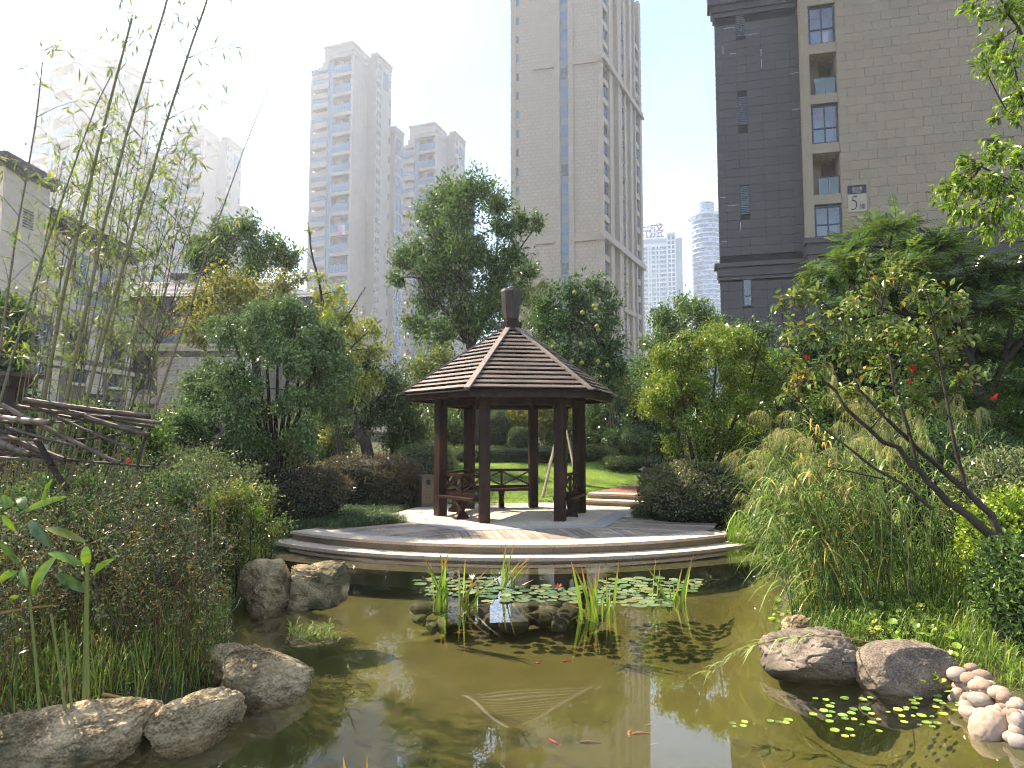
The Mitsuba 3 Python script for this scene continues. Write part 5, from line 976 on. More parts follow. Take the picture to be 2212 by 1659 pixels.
iris('iris clump near the terrace step, farthest from the viewer', *Z1(1075, 490), zt([(1020, 180), (1040, 230), (1070, 180), (1082, 300), (1132, 170), (1118, 300), (970, 360), (1285, 255), (1222, 320), (1180, 300), (1250, 436), (1140, 330)]))
iris('tall yellow tipped iris clump right of the middle of the pond', *Z1(1610, 640), zt([(1485, 300), (1500, 340), (1556, 350), (1575, 340), (1650, 360), (1680, 322), (1640, 420), (1600, 470), (1455, 600), (1530, 430), (1625, 400), (1660, 480)]))
iris('short iris clump right of the tall yellow tipped one', *Z1(1752, 640), zt([(1716, 400), (1800, 310), (1815, 450), (1740, 470), (1780, 500), (1725, 520), (1690, 500)]))
iris('thin iris clump among the lily pads at the right', *Z1(2060, 570), zt([(2042, 270), (2058, 330), (2068, 345), (2092, 480), (1970, 340), (2030, 470)]))
iris('iris clump at the right edge of the lily pads', *Z1(2178, 575), zt([(2120, 430), (2150, 450), (2212, 350), (2235, 420), (2290, 250), (2200, 470), (2270, 330), (2165, 500)]))
iris('iris clump cut off by the bottom edge with only yellow tips showing', 768, 1770, [(741, 1632), (793, 1628), (770, 1675)])
PADC = [(.06, .10, .055), (.08, .12, .07), (.05, .085, .045), (.10, .12, .06)]
def pad(name, c, r, col, lab, cat, grp, notch=True):
    n = 12; a = np.linspace(.18 if notch else 0, 2 * math.pi - (.18 if notch else 0), n) + rng.uniform(0, 6.28); tl = rng.normal(size=2) * .03
    v = [[c[0], c[1], c[2]]] + [[c[0] + r * math.cos(x), c[1] + r * math.sin(x), c[2] + .004 + r * (math.cos(x) * tl[0] + math.sin(x) * tl[1]) + rng.uniform(0, .004)] for x in a]
    v += [[x, y, z - .004] for x, y, z in v]; f = []
    for i in range(1, n): f += [[0, i, i + 1], [n + 1, n + 2 + i, n + 1 + i], [i, i + n + 1, i + n + 2], [i, i + n + 2, i + 1]]
    cc = np.broadcast_to(col, (len(v), 3)); solo(name, (np.array(v), np.array(f)), 'grass_pad', lab, cat, color=cc, group=grp)
mat('grass_pad', VC, 0.35, 0.5)
placed, tries = [], 0
zones = [(470, 620, 445, 480, .55), (560, 1010, 430, 545, 1), (900, 1330, 480, 590, 1), (1280, 1560, 490, 590, 1), (1690, 2110, 432, 520, 1), (1640, 2140, 500, 620, .8), (2110, 2330, 440, 520, .5)]
while len(placed) < 165 and tries < 6000:
    tries += 1; z = zones[rng.integers(len(zones))]
    if rng.random() > z[4]: continue
    px, py = Z1(rng.uniform(z[0], z[1]), rng.uniform(z[2], z[3])); c = G(px, py, 0); r = rng.uniform(.05, .10)
    if all(math.hypot(c[0] - q[0], c[1] - q[1]) > .88 * (r + q[2]) for q in placed):
        placed.append((c[0], c[1], r)); pad('lily_pad', [c[0], c[1], .006 + .004 * rng.random()], r, pick(PADC, 1, .15)[0] * .8, 'round green lily pad floating in the band below the terrace', 'lily pad', 'lily pads')
cnt, placed2 = 0, []
for x0, x1, y0, y1, n in ((280, 460, 1360, 1400, 7), (560, 700, 1350, 1420, 8), (830, 1240, 1200, 1330, 22), (900, 1320, 1330, 1480, 22), (1240, 1560, 1220, 1340, 16), (1490, 1800, 1150, 1340, 26), (1380, 1700, 1300, 1400, 10)):
    for i in range(n):
        px, py = Z2(rng.uniform(x0, x1), rng.uniform(y0, y1)); c = G(px, py, 0); r = rng.uniform(.014, .032)
        if all(math.hypot(c[0] - q[0], c[1] - q[1]) > (r + q[2]) for q in placed2):
            placed2.append((c[0], c[1], r)); pad('floating_leaf', [c[0], c[1], .006], r, pick([(.13, .20, .04), (.20, .24, .06), (.10, .17, .05)], 1, .2)[0] * .8, 'small round leaf floating in front of the right shore boulders', 'floating leaf', 'small floating leaves on the right', False)
wl = G(*Z1(1405, 498), .03); q = MB()
for j in range(8):
    a = j * math.pi / 4; e = np.array([math.cos(a), math.sin(a), 0]); s = np.array([-e[1], e[0], 0]); q.add([wl, wl + e * .035 + s * .018 + [0, 0, .03], wl + e * .06 + [0, 0, .06], wl + e * .035 - s * .018 + [0, 0, .03]], [[0, 1, 2], [0, 2, 3]], (.30, .06, .05))
solo('water_lily', q, 'grass_blade', 'dull red water lily flower among the pads', 'water lily', color=q.color())
wl = G(*Z1(848, 440), .05); q = MB()
for j in range(10):
    a = j * math.pi / 5; e = np.array([math.cos(a), math.sin(a), 0]); s = np.array([-e[1], e[0], 0]); q.add([wl, wl + e * .03 + s * .016 + [0, 0, .04], wl + e * .05 + [0, 0, .07], wl + e * .03 - s * .016 + [0, 0, .04]], [[0, 1, 2], [0, 2, 3]], (.75, .74, .70))
solo('water_lily', q, 'grass_blade', 'white water lily flower behind the left iris leaves', 'water lily', color=q.color())
mat('koi_skin', VC, 0.4, 0.5)
for i, (x, y, az, L, col, lab) in enumerate(((1194, 1580, 2.3, .16, (.50, .07, .02), 'red koi swimming near the bottom middle of the pond'), (1361, 1561, 1.3, .16, (.55, .20, .03), 'orange koi, left of the close pair at the tower reflection'), (1384, 1564, .2, .18, (.55, .22, .05), 'orange koi, right of the close pair at the tower reflection'),
        (1407, 1546, .1, .10, (.50, .28, .12), 'pale orange koi just above the close pair'), (1414, 1586, .5, .08, (.55, .3, .15), 'tiny pale koi below the close pair'), (1351, 1652, .1, .22, (.45, .10, .03), 'red koi at the bottom edge of the pond'), (1241, 1653, .2, .12, (.40, .09, .03), 'small red koi left of the one at the bottom edge'), (1160, 1416, 2.6, .10, (.38, .08, .03), 'small red koi under the roof reflection, left one'),
        (1224, 1413, .5, .13, (.45, .08, .03), 'small red koi under the roof reflection, right one'), (1286, 1381, 1.3, .10, (.42, .07, .03), 'small red koi by the reflected iris leaves'), (1629, 1299, .3, .08, (.45, .08, .03), 'tiny red koi near the leaning reeds'), (1538, 1371, .3, .08, (.40, .08, .03), 'tiny red koi in open water left of the right boulders'), (1275, 1583, 0, .2, (.28, .13, .05), 'brownish koi below the tower reflection'), (1205, 1226, 0, .14, (.45, .08, .03), 'red koi close to the terrace step'))):
    c = G(x, y, 0); c[2] = -.06; L *= .7; col = np.array(col) * .6; q = MB(); e = np.array([math.cos(az), math.sin(az), 0]); s = np.array([-e[1], e[0], 0])
    t = np.linspace(0, 1, 7); pts = [c + e * L * (u - .5) + s * L * .05 * math.sin(u * 5) for u in t]; q.tube(pts, np.array([.02, .075, .1, .095, .07, .04, .018]) * L, 8, col)
    tb_ = pts[0]; q.add([tb_, tb_ - e * L * .2 + s * L * .1, tb_ - e * L * .12, tb_ - e * L * .2 - s * L * .1], [[0, 1, 2], [0, 2, 3]], col)
    for g in (-1, 1): p_ = pts[4]; q.add([p_ + s * g * .06 * L, p_ + s * g * .16 * L - e * .08 * L, p_ + s * g * .07 * L - e * .1 * L], [[0, 1, 2]], col)
    solo('koi', q, 'koi_skin', lab, 'fish', color=q.color(), smooth=True)
# ------------------------------------------------------------------ bamboo
scene['m_bamboo'] = {'type': 'twosided', 'nested': {'type': 'principled', 'base_color': VC, 'roughness': .42, 'specular': .5}}
def culm(label, px, Y0, Y1, r0, r1, col, leaves=0, group=None, l0=.45, name='bamboo_culm', node=.34, pal=((.13, .18, .04), (.10, .15, .035), (.17, .19, .05), (.09, .14, .03)), spread=.3):
    k = thing(name, label, 'bamboo', group); pts = np.array([P(x, y, Y0 + (Y1 - Y0) * i / (len(px) - 1)) for i, (x, y) in enumerate(px)])
    d = pts[0] - pts[1]; g = .2
    if pts[0][2] > g: pts = np.vstack([pts[0] + d / abs(d[2]) * (pts[0][2] - g), pts])
    s = np.r_[0, np.cumsum(np.linalg.norm(np.diff(pts, axis=0), axis=1))]; Ltot = s[-1]; at = lambda u: np.array([np.interp(u, s, pts[:, i]) for i in range(3)]).T
    q = MB(); us, rs, cs = [], [], []
    for nd in np.arange(0, Ltot, node):
        r = (r0 + (r1 - r0) * nd / Ltot) * .88
        for o_, sc_, dk in ((-.012, 1.0, 1), (-.004, 1.14, .45), (.004, 1.10, .35), (.012, 1.0, .9)):
            if nd + o_ > 0: us.append(nd + o_); rs.append(r * sc_); cs.append(np.array(col) * dk)
    us, rs, cs = np.array(us), np.array(rs), np.array(cs); pp = at(us); o0 = q.n; q.tube(pp, rs, 7); q.c[-1] = np.repeat(cs, 7, 0)
    part(k, 'stalk', q, 'bamboo', smooth=True, color=q.color())
    if leaves:
        leaves = leaves * 1.7; lv, br = Leaves(), MB(); tops = np.arange(l0 * Ltot, Ltot, node)
        for nd in tops:
            for j in range(rng.integers(1, 4)):
                b0 = at(np.array([nd]))[0]; a = rng.uniform(0, 6.28); ln = rng.uniform(.15, .55) * (1 if nd < .9 * Ltot else .5); e = b0 + ln * np.array([math.cos(a), math.sin(a), rng.uniform(.3, 1.0)])
                br.tube(curve(b0, e, .08, 4), [.004, .003, .002, .001], 3)
                m = int(leaves * rng.uniform(.4, 1.6)); tt = rng.uniform(.35, 1.0, m)[:, None]; p = b0 + (e - b0) * tt + rng.normal(size=(m, 3)) * .03
                dd = unit(unit(e - b0) * .5 + runit(m) * .8 + [0, 0, -.35]); lv.leaf(p, dd, np.array([0, 0, 1.0]) + runit(m) * .5, rng.uniform(.08, .16, m), .021, pick(pal, m, .25), .1)
        part(k, 'twigs', br, 'bark', kind='stuff'); foliage(k, 'leaves', lv, 'leaf')
    return k
GRN, BRN, OLV = (.17, .145, .045), (.20, .135, .075), (.12, .115, .05)
culm('thick green bamboo culm, first of the three thick parallel ones', [(72, 1051), (80, 968), (92, 875), (115, 755), (141, 608), (160, 538), (209, 332), (251, 168), (274, 83), (292, 10)], 6.6, 6.9, .026, .012, GRN, 5, l0=.55)
culm('thick green bamboo culm, middle of the three thick parallel ones', [(112, 1035), (133, 915), (149, 835), (171, 728), (200, 608), (216, 518), (238, 432), (268, 309), (308, 176), (336, 83), (362, 0), (375, -60)], 6.4, 6.8, .027, .010, GRN, 2, l0=.6)
culm('thick green bamboo culm, right one of the three thick parallel ones', [(152, 1035), (163, 982), (184, 880), (197, 816), (235, 688), (256, 608), (276, 540), (296, 472), (330, 370), (342, 318), (390, 168), (418, 83), (448, 0), (460, -40)], 6.3, 6.7, .026, .009, GRN, 4, l0=.6)
culm('dry brown leafless bamboo culm leaning far to the right', [(299, 1008), (320, 928), (341, 867), (376, 760), (416, 651), (443, 553), (487, 433), (534, 303), (587, 173)], 6.6, 6.8, .022, .002, BRN, 0)
culm('brownish bamboo culm at the far left edge of the picture', [(0, 757), (12, 664), (26, 568), (40, 472), (54, 402), (66, 332), (79, 258), (94, 111)], 6.6, 6.6, .02, .006, BRN, 5, l0=.45)
culm('grey green bamboo culm slanting across the others from the lower left', [(0, 870), (16, 808), (51, 691), (77, 608), (88, 568), (120, 472), (148, 390), (172, 323), (209, 224), (246, 151)], 6.2, 6.6, .02, .005, OLV, 5, l0=.5)
culm('thin bamboo stem with drooping leaves on the right side of the clump', [(273, 900), (293, 816), (320, 728), (340, 664), (370, 600), (398, 532), (420, 470), (442, 412)], 7.0, 7.2, .010, .004, OLV, 3, l0=.55)
culm('dark twisted thin bamboo stem beside the dry brown culm', [(296, 848), (322, 780), (347, 715), (365, 670), (381, 635), (400, 560), (415, 480)], 7.0, 7.0, .012, .003, (.06, .045, .03), 3, l0=.55)
culm('thin bamboo stem leaning right in front of the green tree', [(300, 880), (345, 740), (385, 640), (430, 540), (475, 450), (500, 410)], 7.2, 7.3, .009, .003, OLV, 4, l0=.6)
culm('thin leafy bamboo stem left of the leaning dry culm', [(330, 800), (340, 700), (355, 600), (372, 520), (385, 440), (400, 370), (398, 345)], 7.4, 7.4, .009, .003, OLV, 5, l0=.5)
for i in range(30):
    x = 5 + 285 * (i + rng.uniform(.1, .9)) / 30; top = rng.uniform(150, 470) if x < 260 else rng.uniform(280, 500); ln = rng.uniform(.10, .24); Yb = rng.uniform(6.9, 8.4)
    pts = [(x + ln * (1040 - y) + 14 * math.sin((y + 60 * i) / 190) * rng.uniform(.2, .8), y) for y in np.linspace(1040, top, 8)]
    culm(ordinal(i) + ' slender leafy bamboo stem from the left, counted where the clump leaves the shrubs', pts, Yb, Yb + .2, rng.uniform(.008, .014), .003, (GRN, BRN, OLV, (.16, .10, .06))[i % 4], 5, 'slender stems of the bamboo clump', .50)
mat('dead_bamboo', VC, 0.55, 0.4)
Z4 = lambda x, y: (.2667 * x, 608.4 + .2667 * y)
rack = [(200, 955, 1210, 1085, .020, 'uppermost horizontal dead bamboo pole of the rack'), (190, 968, 1215, 1100, .017, 'second dead bamboo pole under the uppermost one'), (250, 990, 1305, 1145, .019, 'dead bamboo pole that reaches farthest right'), (330, 1000, 1245, 1175, .015, 'thin dead bamboo pole below the longest one'), (185, 980, 820, 1130, .017, 'dead bamboo pole slanting from the upper left of the rack'),
        (690, 1095, 1210, 1240, .023, 'thick dead bamboo pole with a blunt right end'), (15, 1000, 960, 1470, .021, 'thick dead bamboo pole slanting down across the rack'), (380, 1060, 1080, 1360, .014, 'thinner dead bamboo pole slanting down behind the thick ones'), (20, 1240, 520, 1440, .030, 'thickest pale dead bamboo pole at the lower left'), (300, 1350, 590, 1465, .014, 'thin dead pole under the thickest one'),
        (0, 1300, 240, 1395, .027, 'short thick dead bamboo stub at the left edge'), (-60, 1375, 1240, 1500, .012, 'long thin dead pole along the bottom of the rack'), (-40, 1262, 540, 1285, .012, 'thin level dead pole in the middle of the rack, left half'), (530, 1290, 1060, 1220, .011, 'thin dead pole rising to the right in the middle of the rack'), (-60, 1095, 412, 1140, .032, 'thick dark dead trunk at the left of the rack'), (-40, 1205, 155, 1225, .02, 'short dead pole poking in from the left edge'), (0, 1130, 700, 1135, .012, 'thin level dead pole behind the thick dark trunk'),
        (150, 1010, 900, 1100, .016, 'dead pole just under the upper bundle of the rack'), (-40, 1040, 330, 1015, .014, 'thin dead pole rising slightly at the upper left of the rack'), (420, 1070, 1150, 1190, .013, 'thin dead pole crossing behind the blunt thick one'), (-50, 1330, 420, 1415, .016, 'dead pole beside the thickest pale one'), (60, 1180, 620, 1330, .015, 'dead pole slanting down in the middle left of the rack'), (-60, 1420, 520, 1450, .013, 'lowest level dead pole at the left edge')]
for i, (x0, y0, x1, y1, r, lab) in enumerate(rack):
    a, e = P(*Z4(x0, y0), 6.1 + .05 * (i % 5)), P(*Z4(x1, y1), 6.0 + .06 * ((i * 3) % 7)); t = np.linspace(0, 1, 13); q = MB(); rr = r * (1.05 - .2 * t) * np.where(np.arange(13) % 3 == 0, 1.1, 1.0)
    pts = a + (e - a) * t[:, None] + np.sin(t * 3.1)[:, None] * [0, 0, -.008]; q.tube(pts, rr, 8); cb = .78 * np.array([(.19, .13, .095), (.13, .09, .065), (.23, .17, .125), (.10, .07, .05)][i % 4])
    q.c[-1] = np.repeat(np.where((np.arange(13) % 3 == 0)[:, None], cb * .55, cb * (.85 + .3 * rng.random((13, 1)))), 8, 0); solo('dead_bamboo_pole', q, 'dead_bamboo', lab, 'bamboo pole', smooth=True, color=q.color(), group='dead poles of the bamboo rack')
for x0, y0, x1, y1, r, lab in ((128, 990, 420, 1480, .030, 'dark crooked branch slanting down behind the bamboo rack'), (330, 1350, 545, 1680, .03, 'dark branch running into the shrubs under the rack'), (1215, 1180, 1110, 1520, .016, 'brown upright stake at the right end of the rack')):
    a, e = P(*Z4(x0, y0), 6.3), P(*Z4(x1, y1), 6.1); q = MB(); q.tube(curve(a, e, .02, 7, .03), np.linspace(r, r * .8, 7), 7); solo('dead_branch', q, 'bark', lab, 'branch', smooth=60)
# ------------------------------------------------------------------ right bank: feathery tree, leaning tree, overhanging branch
def fronds(lv, wood, c, r, frm, n, pal, L=.34, ll=.075, lw=.03, pairs=7):
    c = np.asarray(c, float); out = unit(c - frm); d0 = unit(runit(n) * [1, 1, .55] + out * .5 + [0, 0, .1]); p0 = c + d0 * r * rng.uniform(0, .95, (n, 1)); Lr = L * rng.uniform(.7, 1.2, (n, 1))
    dd = unit(d0 * [1, 1, .4] + runit(n) * .35 + [0, 0, -.12]); s = unit(np.cross(dd, [0, 0, 1.0])); u = np.cross(s, dd); col = pick(pal, n, .22)
    for j in range(pairs):
        t = (j + 1) / pairs; q = p0 + dd * Lr * t + np.array([0, 0, -.18]) * Lr * t * t; sc_ = math.sin(math.pi * (.18 + .75 * t)) + .15
        for g in (-1, 1): lv.leaf(q, s * g + dd * .55 - np.array([0, 0, .15]), u + s * .1, ll * sc_ * rng.uniform(.85, 1.15, n) * Lr[:, 0] / L, lw, col * rng.uniform(.85, 1.15, (n, 1)), .05)
    for j in range(0, n, 3): wood.tube([frm + (c - frm) * .85, p0[j], p0[j] + dd[j] * Lr[j] * .9], [.007, .004, .002], 3)
k = thing('albizia_tree', 'large dark feathery leaved tree filling the right side before the beige wall', 'tree'); lv, wd, tk = Leaves(), MB(), MB()
Ya = 11.5; g0 = P(2150, 1000, Ya); g0[2] = float(gz(g0[0], g0[1])) - .05
tp = [[g0, P(2130, 900, Ya), P(2095, 780, Ya), P(2040, 680, Ya), P(1980, 600, Ya), P(1920, 540, Ya)], [P(2125, 880, Ya), P(2170, 780, Ya), P(2190, 680, Ya), P(2200, 560, Ya)], [P(2095, 780, Ya), P(2110, 680, Ya), P(2090, 590, Ya), P(2060, 530, Ya)], [P(2060, 710, Ya), P(1960, 680, Ya - .3), P(1860, 600, Ya - .5), P(1790, 560, Ya - .6)], [P(2170, 780, Ya), P(2240, 700, Ya), P(2300, 620, Ya)]]
for i, ln in enumerate(tp): tk.tube(np.array(ln), np.linspace(.13 if i == 0 else .06, .02, len(ln)), 7)
allp = np.vstack([np.array(x)[1:] for x in tp])
for x, y, r in ((1775, 582, 34), (1815, 567, 38), (1790, 622, 30), (1850, 537, 38), (1885, 502, 36), (1930, 497, 38), (1900, 562, 44), (1850, 602, 44), (1975, 522, 42), (2025, 537, 42), (2075, 557, 42), (1960, 582, 48), (2020, 612, 48), (2090, 622, 48), (2140, 582, 44), (2190, 582, 44), (1930, 642, 44), (2000, 682, 48), (2070, 702, 48), (2140, 672, 52), (2200, 662, 50), (2110, 762, 48), (2180, 752, 52), (2050, 782, 44), (2140, 832, 48), (2200, 842, 50), (2080, 872, 44), (2160, 912, 48), (2220, 922, 50), (1880, 682, 40), (2250, 742, 50), (2250, 622, 50), (2020, 852, 40), (2100, 942, 44), (1830, 662, 36), (2240, 1002, 44)):
    Yc = Ya + rng.uniform(-1.3, 1.0); c = P(x, y, Yc); frm = allp[np.argmin(np.linalg.norm(allp - c, axis=1) + .6 * np.maximum(0, allp[:, 2] - c[2]))]; wd.tube(curve(frm, c, .05, 5, rng.normal() * .06), np.linspace(.028, .01, 5), 5)
    fronds(lv, wd, c, 1.15 * r * Yc / FL, frm, int(150 * (r / 44) ** 2), DARKG + CAMPHOR[:2] if y > 590 or x > 2120 else CAMPHOR, L=.30)
part(k, 'trunk', tk, 'bark', smooth=60); part(k, 'branches', wd, 'bark'); foliage(k, 'crown', lv)
lab = 'leaning tree with bare crooked lower branches and yellowing oval leaves at the right'
Yl = 6.4
L1 = [[(2196, 1275, 5.9, .055), (2190, 1215, 5.9, .05), (2170, 1180, 5.95, .045), (2110, 1130, 6.0, .036), (2050, 1085, 6.1, .03), (1985, 1020, 6.2, .026), (1940, 970, 6.3, .022), (1898, 948, 6.3, .02), (1834, 886, 6.4, .016), (1791, 830, 6.5, .012), (1741, 783, 6.6, .008), (1700, 740, 6.6, .005)],
      [(2170, 1180, 5.95, .035), (2140, 1110, 6.0, .03), (2085, 1060, 6.1, .026), (1990, 975, 6.3, .02), (1910, 900, 6.4, .016), (1855, 840, 6.5, .012), (1830, 760, 6.6, .008), (1815, 690, 6.6, .004)],
      [(2015, 1100, 6.1, .016), (1950, 1045, 6.2, .014), (1891, 1013, 6.2, .012), (1824, 960, 6.3, .010), (1768, 916, 6.4, .008), (1708, 843, 6.5, .006), (1634, 766, 6.6, .003)],
      [(1985, 1020, 6.2, .018), (1960, 920, 6.3, .015), (1930, 830, 6.4, .012), (1915, 720, 6.5, .009), (1900, 620, 6.5, .004)], [(2085, 1060, 6.1, .02), (2060, 950, 6.2, .016), (2040, 840, 6.3, .012), (2020, 720, 6.3, .008), (2000, 620, 6.4, .004)],
      [(2192, 1230, 5.9, .03), (2197, 1180, 5.85, .028), (2196, 1160, 5.85, .026)], [(1910, 1035, 6.2, .008), (1840, 1020, 6.1, .006), (1780, 1008, 6.0, .003)]]
k = tree('cherry_tree', lab, 'tree', L1, [(1690, 655, 18), (1722, 640, 24), (1765, 645, 26), (1705, 715, 22), (1765, 715, 32), (1822, 675, 36), (1880, 635, 38), (1940, 600, 36), (1990, 640, 38), (1900, 715, 40), (1840, 760, 36), (1960, 715, 40), (2030, 690, 36), (2065, 645, 30), (1775, 795, 26), (1720, 785, 18), (1900, 800, 36), (1980, 790, 36), (2040, 780, 32), (2075, 730, 26), (1860, 565, 20), (1930, 550, 22), (1835, 845, 26), (1700, 855, 14), (1990, 870, 24), (2080, 820, 24), (1920, 880, 22)],
         6.4, .078, .042, 1.15, [(.10, .13, .035), (.07, .105, .03), (.13, .155, .05), (.055, .09, .025), (.09, .13, .03), (.10, .13, .035), (.07, .105, .03), (.13, .155, .05), (.09, .13, .03), (.08, .12, .03), (.10, .13, .035), (.09, .13, .03), (.11, .15, .04), (.075, .12, .03), (.10, .14, .03), (.085, .13, .03), (.22, .17, .04)], limb=.008, dY=.5, tw=.0025, ntw=9, six=True, droop=.35)
k = thing('overhanging_branch', 'bright sunlit leafy branches hanging into the top right corner', 'branch'); lv, wd = Leaves(), MB(); st0 = P(2330, 330, 5.2)
main = [[P(2400, 640, 5.3), P(2330, 420, 5.3), P(2240, 405, 5.2), P(2170, 385, 5.1), P(2120, 360, 5.1)], [P(2330, 420, 5.3), P(2270, 200, 5.3), P(2200, 60, 5.2), P(2150, -20, 5.2)], [P(2270, 250, 5.3), P(2210, 225, 5.2), P(2180, 250, 5.2)]]
for ln in main: wd.tube(np.array(ln), np.linspace(.02, .006, len(ln)), 6)
allp = np.vstack([np.array(x) for x in main])
for x, y, r in ((2100, 8, 20), (2125, 30, 22), (2170, 25, 32), (2205, 40, 36), (2150, 95, 30), (2190, 110, 36), (2125, 140, 22), (2170, 160, 34), (2205, 190, 32), (2175, 225, 22), (2150, 262, 14), (2200, 260, 24), (2100, 345, 26), (2150, 335, 32), (2195, 345, 34), (2060, 385, 22), (2040, 420, 22), (2085, 410, 32), (2140, 405, 38), (2195, 420, 38), (2060, 455, 24), (2110, 460, 32), (2165, 470, 34), (2205, 490, 30), (2135, 500, 20)):
    c = P(x, y, 5.2 + rng.uniform(-.3, .3)); frm = allp[np.argmin(np.linalg.norm(allp - c, axis=1))]; wd.tube(curve(frm, c, .05, 4, .03), np.linspace(.006, .003, 4), 4)
    spray(lv, wd, c, [1.1 * r * 5.2 / FL] * 3, frm, .062, .027, .95, [(.13, .20, .02), (.09, .15, .018), (.17, .24, .03), (.06, .11, .015)], ntw=9, six=True, tw=.002, droop=.4)
part(k, 'twigs', wd, 'bark'); foliage(k, 'leaves', lv)
for x, y, s_, lab in ((1967, 797, 1.2, 'red blossom in the leaning tree, upper one of the close pair'), (1963, 823, .9, 'red blossom in the leaning tree, lower one of the close pair'), (2147, 857, 1.1, 'red blossom in the dark leaves at the right edge'), (1741, 772, .8, 'small red blossom at the left tip of the leaning tree')):
    c = P(x, y, 6.0); q = MB()
    for j in range(9): e = unit(rng.normal(size=3)); f = unit(rng.normal(size=3)); q.add([c, c + e * .02 * s_ + f * .012, c + e * .042 * s_, c + e * .02 * s_ - f * .012], [[0, 1, 2], [0, 2, 3]], (.50, .02, .03))
    solo('red_blossom', q, 'grass_blade', lab, 'flower', color=q.color())
hedge('glossy azalea mound with pale new leaves at the right edge', 2075, 2330, 985, 1100, 7.4, .7, .055, .026, 9000, [(.10, .13, .06), (.16, .18, .11), (.06, .09, .03), (.045, .07, .02)], flat=2.4)
hedge('bright yellow green hedge at the right edge', 2105, 2330, 1078, 1210, 6.5, .45, .05, .03, 8000, [(.20, .26, .03), (.14, .21, .02), (.10, .16, .02)], flat=2.4, inner=(.03, .05, .01), sprout=.1)
hedge('dark green hedge at the right edge below the yellow green one', 2148, 2360, 1175, 1420, 5.55, .4, .05, .028, 9000, [(.045, .085, .02), (.07, .12, .025), (.03, .06, .018)], flat=2.4, sprout=.1)
hedge('low dark shrub behind the reeds on the right bank', 1640, 1820, 1010, 1120, 10.5, .8, .06, .03, 7000, DARKG, flat=2.3)
hedge('dark shrub mass under the feathery tree', 1800, 2200, 930, 1100, 10.2, 1.0, .08, .035, 12000, DARKG, flat=2.6)
# ------------------------------------------------------------------ reeds
STRAW = [(.20, .21, .09), (.17, .19, .07), (.25, .24, .12)]
def reed_clump(label, bx, by, n, hts, az0, spread_, plume=.4, z=.1, extra=()):
    k = thing('reed_clump', label, 'reeds'); b0 = G(bx, by, z); st_, lv = MB(), Leaves()
    for i in range(n):
        b = b0 + [rng.normal() * .16, rng.normal() * .14, 0]; b[2] = float(gz(b[0], b[1])) - .03; h = rng.uniform(*hts); az = az0 + rng.normal() * spread_; ln = rng.uniform(.12, .5) * h; o = np.array([math.cos(az), math.sin(az), 0])
        t = np.linspace(0, 1, 8)[:, None]; pts = b + o * ln * t ** 2 + np.array([0, 0, 1.0]) * h * (t - .12 * t ** 3 * ln / h); br = rng.random() < .25
        o0 = st_.n; st_.tube(pts, np.linspace(.0065, .0025, 8), 5, (.15, .10, .04) if br else (.08, .12, .035))
        m = rng.integers(11, 16); tt = rng.uniform(.15, .97, m); p = np.array([np.interp(tt, t[:, 0], pts[:, j]) for j in range(3)]).T; a = np.where(rng.random(m) < .65, az + rng.normal(size=m) * .8, rng.uniform(0, 6.28, m))
        lv.blade(p, a, rng.uniform(.10, .32, m), rng.uniform(.22, .52, m), rng.uniform(.12, .46, m), rng.uniform(.016, .030, m), pick([(.075, .135, .03), (.10, .165, .04), (.06, .11, .025), (.12, .17, .05)] if rng.random() < .93 else [(.33, .26, .09)], m, .2), 5)
        if rng.random() < plume * .6: feather(k, pts[-1], az, rng.uniform(.26, .42))
    part(k, 'stems', st_, 'tinted', color=st_.color(), kind='stuff'); foliage(k, 'leaves', lv, 'grass_blade', kind='stuff'); return k
def feather(k, tip, az, L):
    pl = Leaves(); m = 95; u = rng.uniform(0, 1, m); o = np.array([math.cos(az), math.sin(az), 0]); p = tip + o * (L * .55 * u ** 1.6)[:, None] + np.array([0, 0, 1.0]) * (L * (.5 * u - .5 * u ** 2.4))[:, None]
    a = az + rng.normal(size=m) * .9; pl.blade(p, a, rng.uniform(.01, .06, m), rng.uniform(.03, .09, m), rng.uniform(.12, .32, m) * (1.1 - .5 * u), .0030, pick(STRAW, m, .15), 3, 1.0)
    foliage(k, 'plume', pl, 'grass_blade')
for i, (bx, by, n, hts, az, sp, plm, lab) in enumerate(((1770, 1335, 20, (.9, 1.5), 2.9, .5, .25, 'reed clump arching over the water, nearest the right shore boulders'), (1845, 1335, 22, (1.1, 1.9), 2.6, .7, .35, 'tall reed clump standing right behind the grey boulders'), (1925, 1325, 22, (1.1, 1.9), 2.2, .9, .3, 'reed clump behind the oval grey boulder'), (2000, 1310, 16, (.9, 1.6), 1.6, 1.0, .25, 'reed clump right of the oval grey boulder'),
        (1730, 1262, 20, (1.1, 1.8), 2.8, .6, .4, 'reed clump leaning left over the pond toward the terrace'), (1820, 1255, 22, (1.4, 2.1), 2.4, .8, .55, 'plumed reed clump in the middle of the right bank'), (1910, 1250, 22, (1.5, 2.2), 2.2, .9, .55, 'plumed reed clump rising in front of the leaning tree'), (2000, 1240, 18, (1.4, 2.1), 1.4, 1.0, .45, 'reed clump with drooping plumes under the bare branches'),
        (1690, 1215, 16, (1.1, 1.9), 2.8, .6, .5, 'rearmost reed clump beside the right end of the terrace'), (2070, 1225, 12, (1.2, 2.1), 1.2, .9, .5, 'reed clump nearest the bright yellow green hedge'))):
    reed_clump(lab, bx, by, n, hts, az, sp, plm)
k = thing('reed_clump', 'feathery seed plumes standing above the reeds on the right', 'reeds'); st_ = MB()
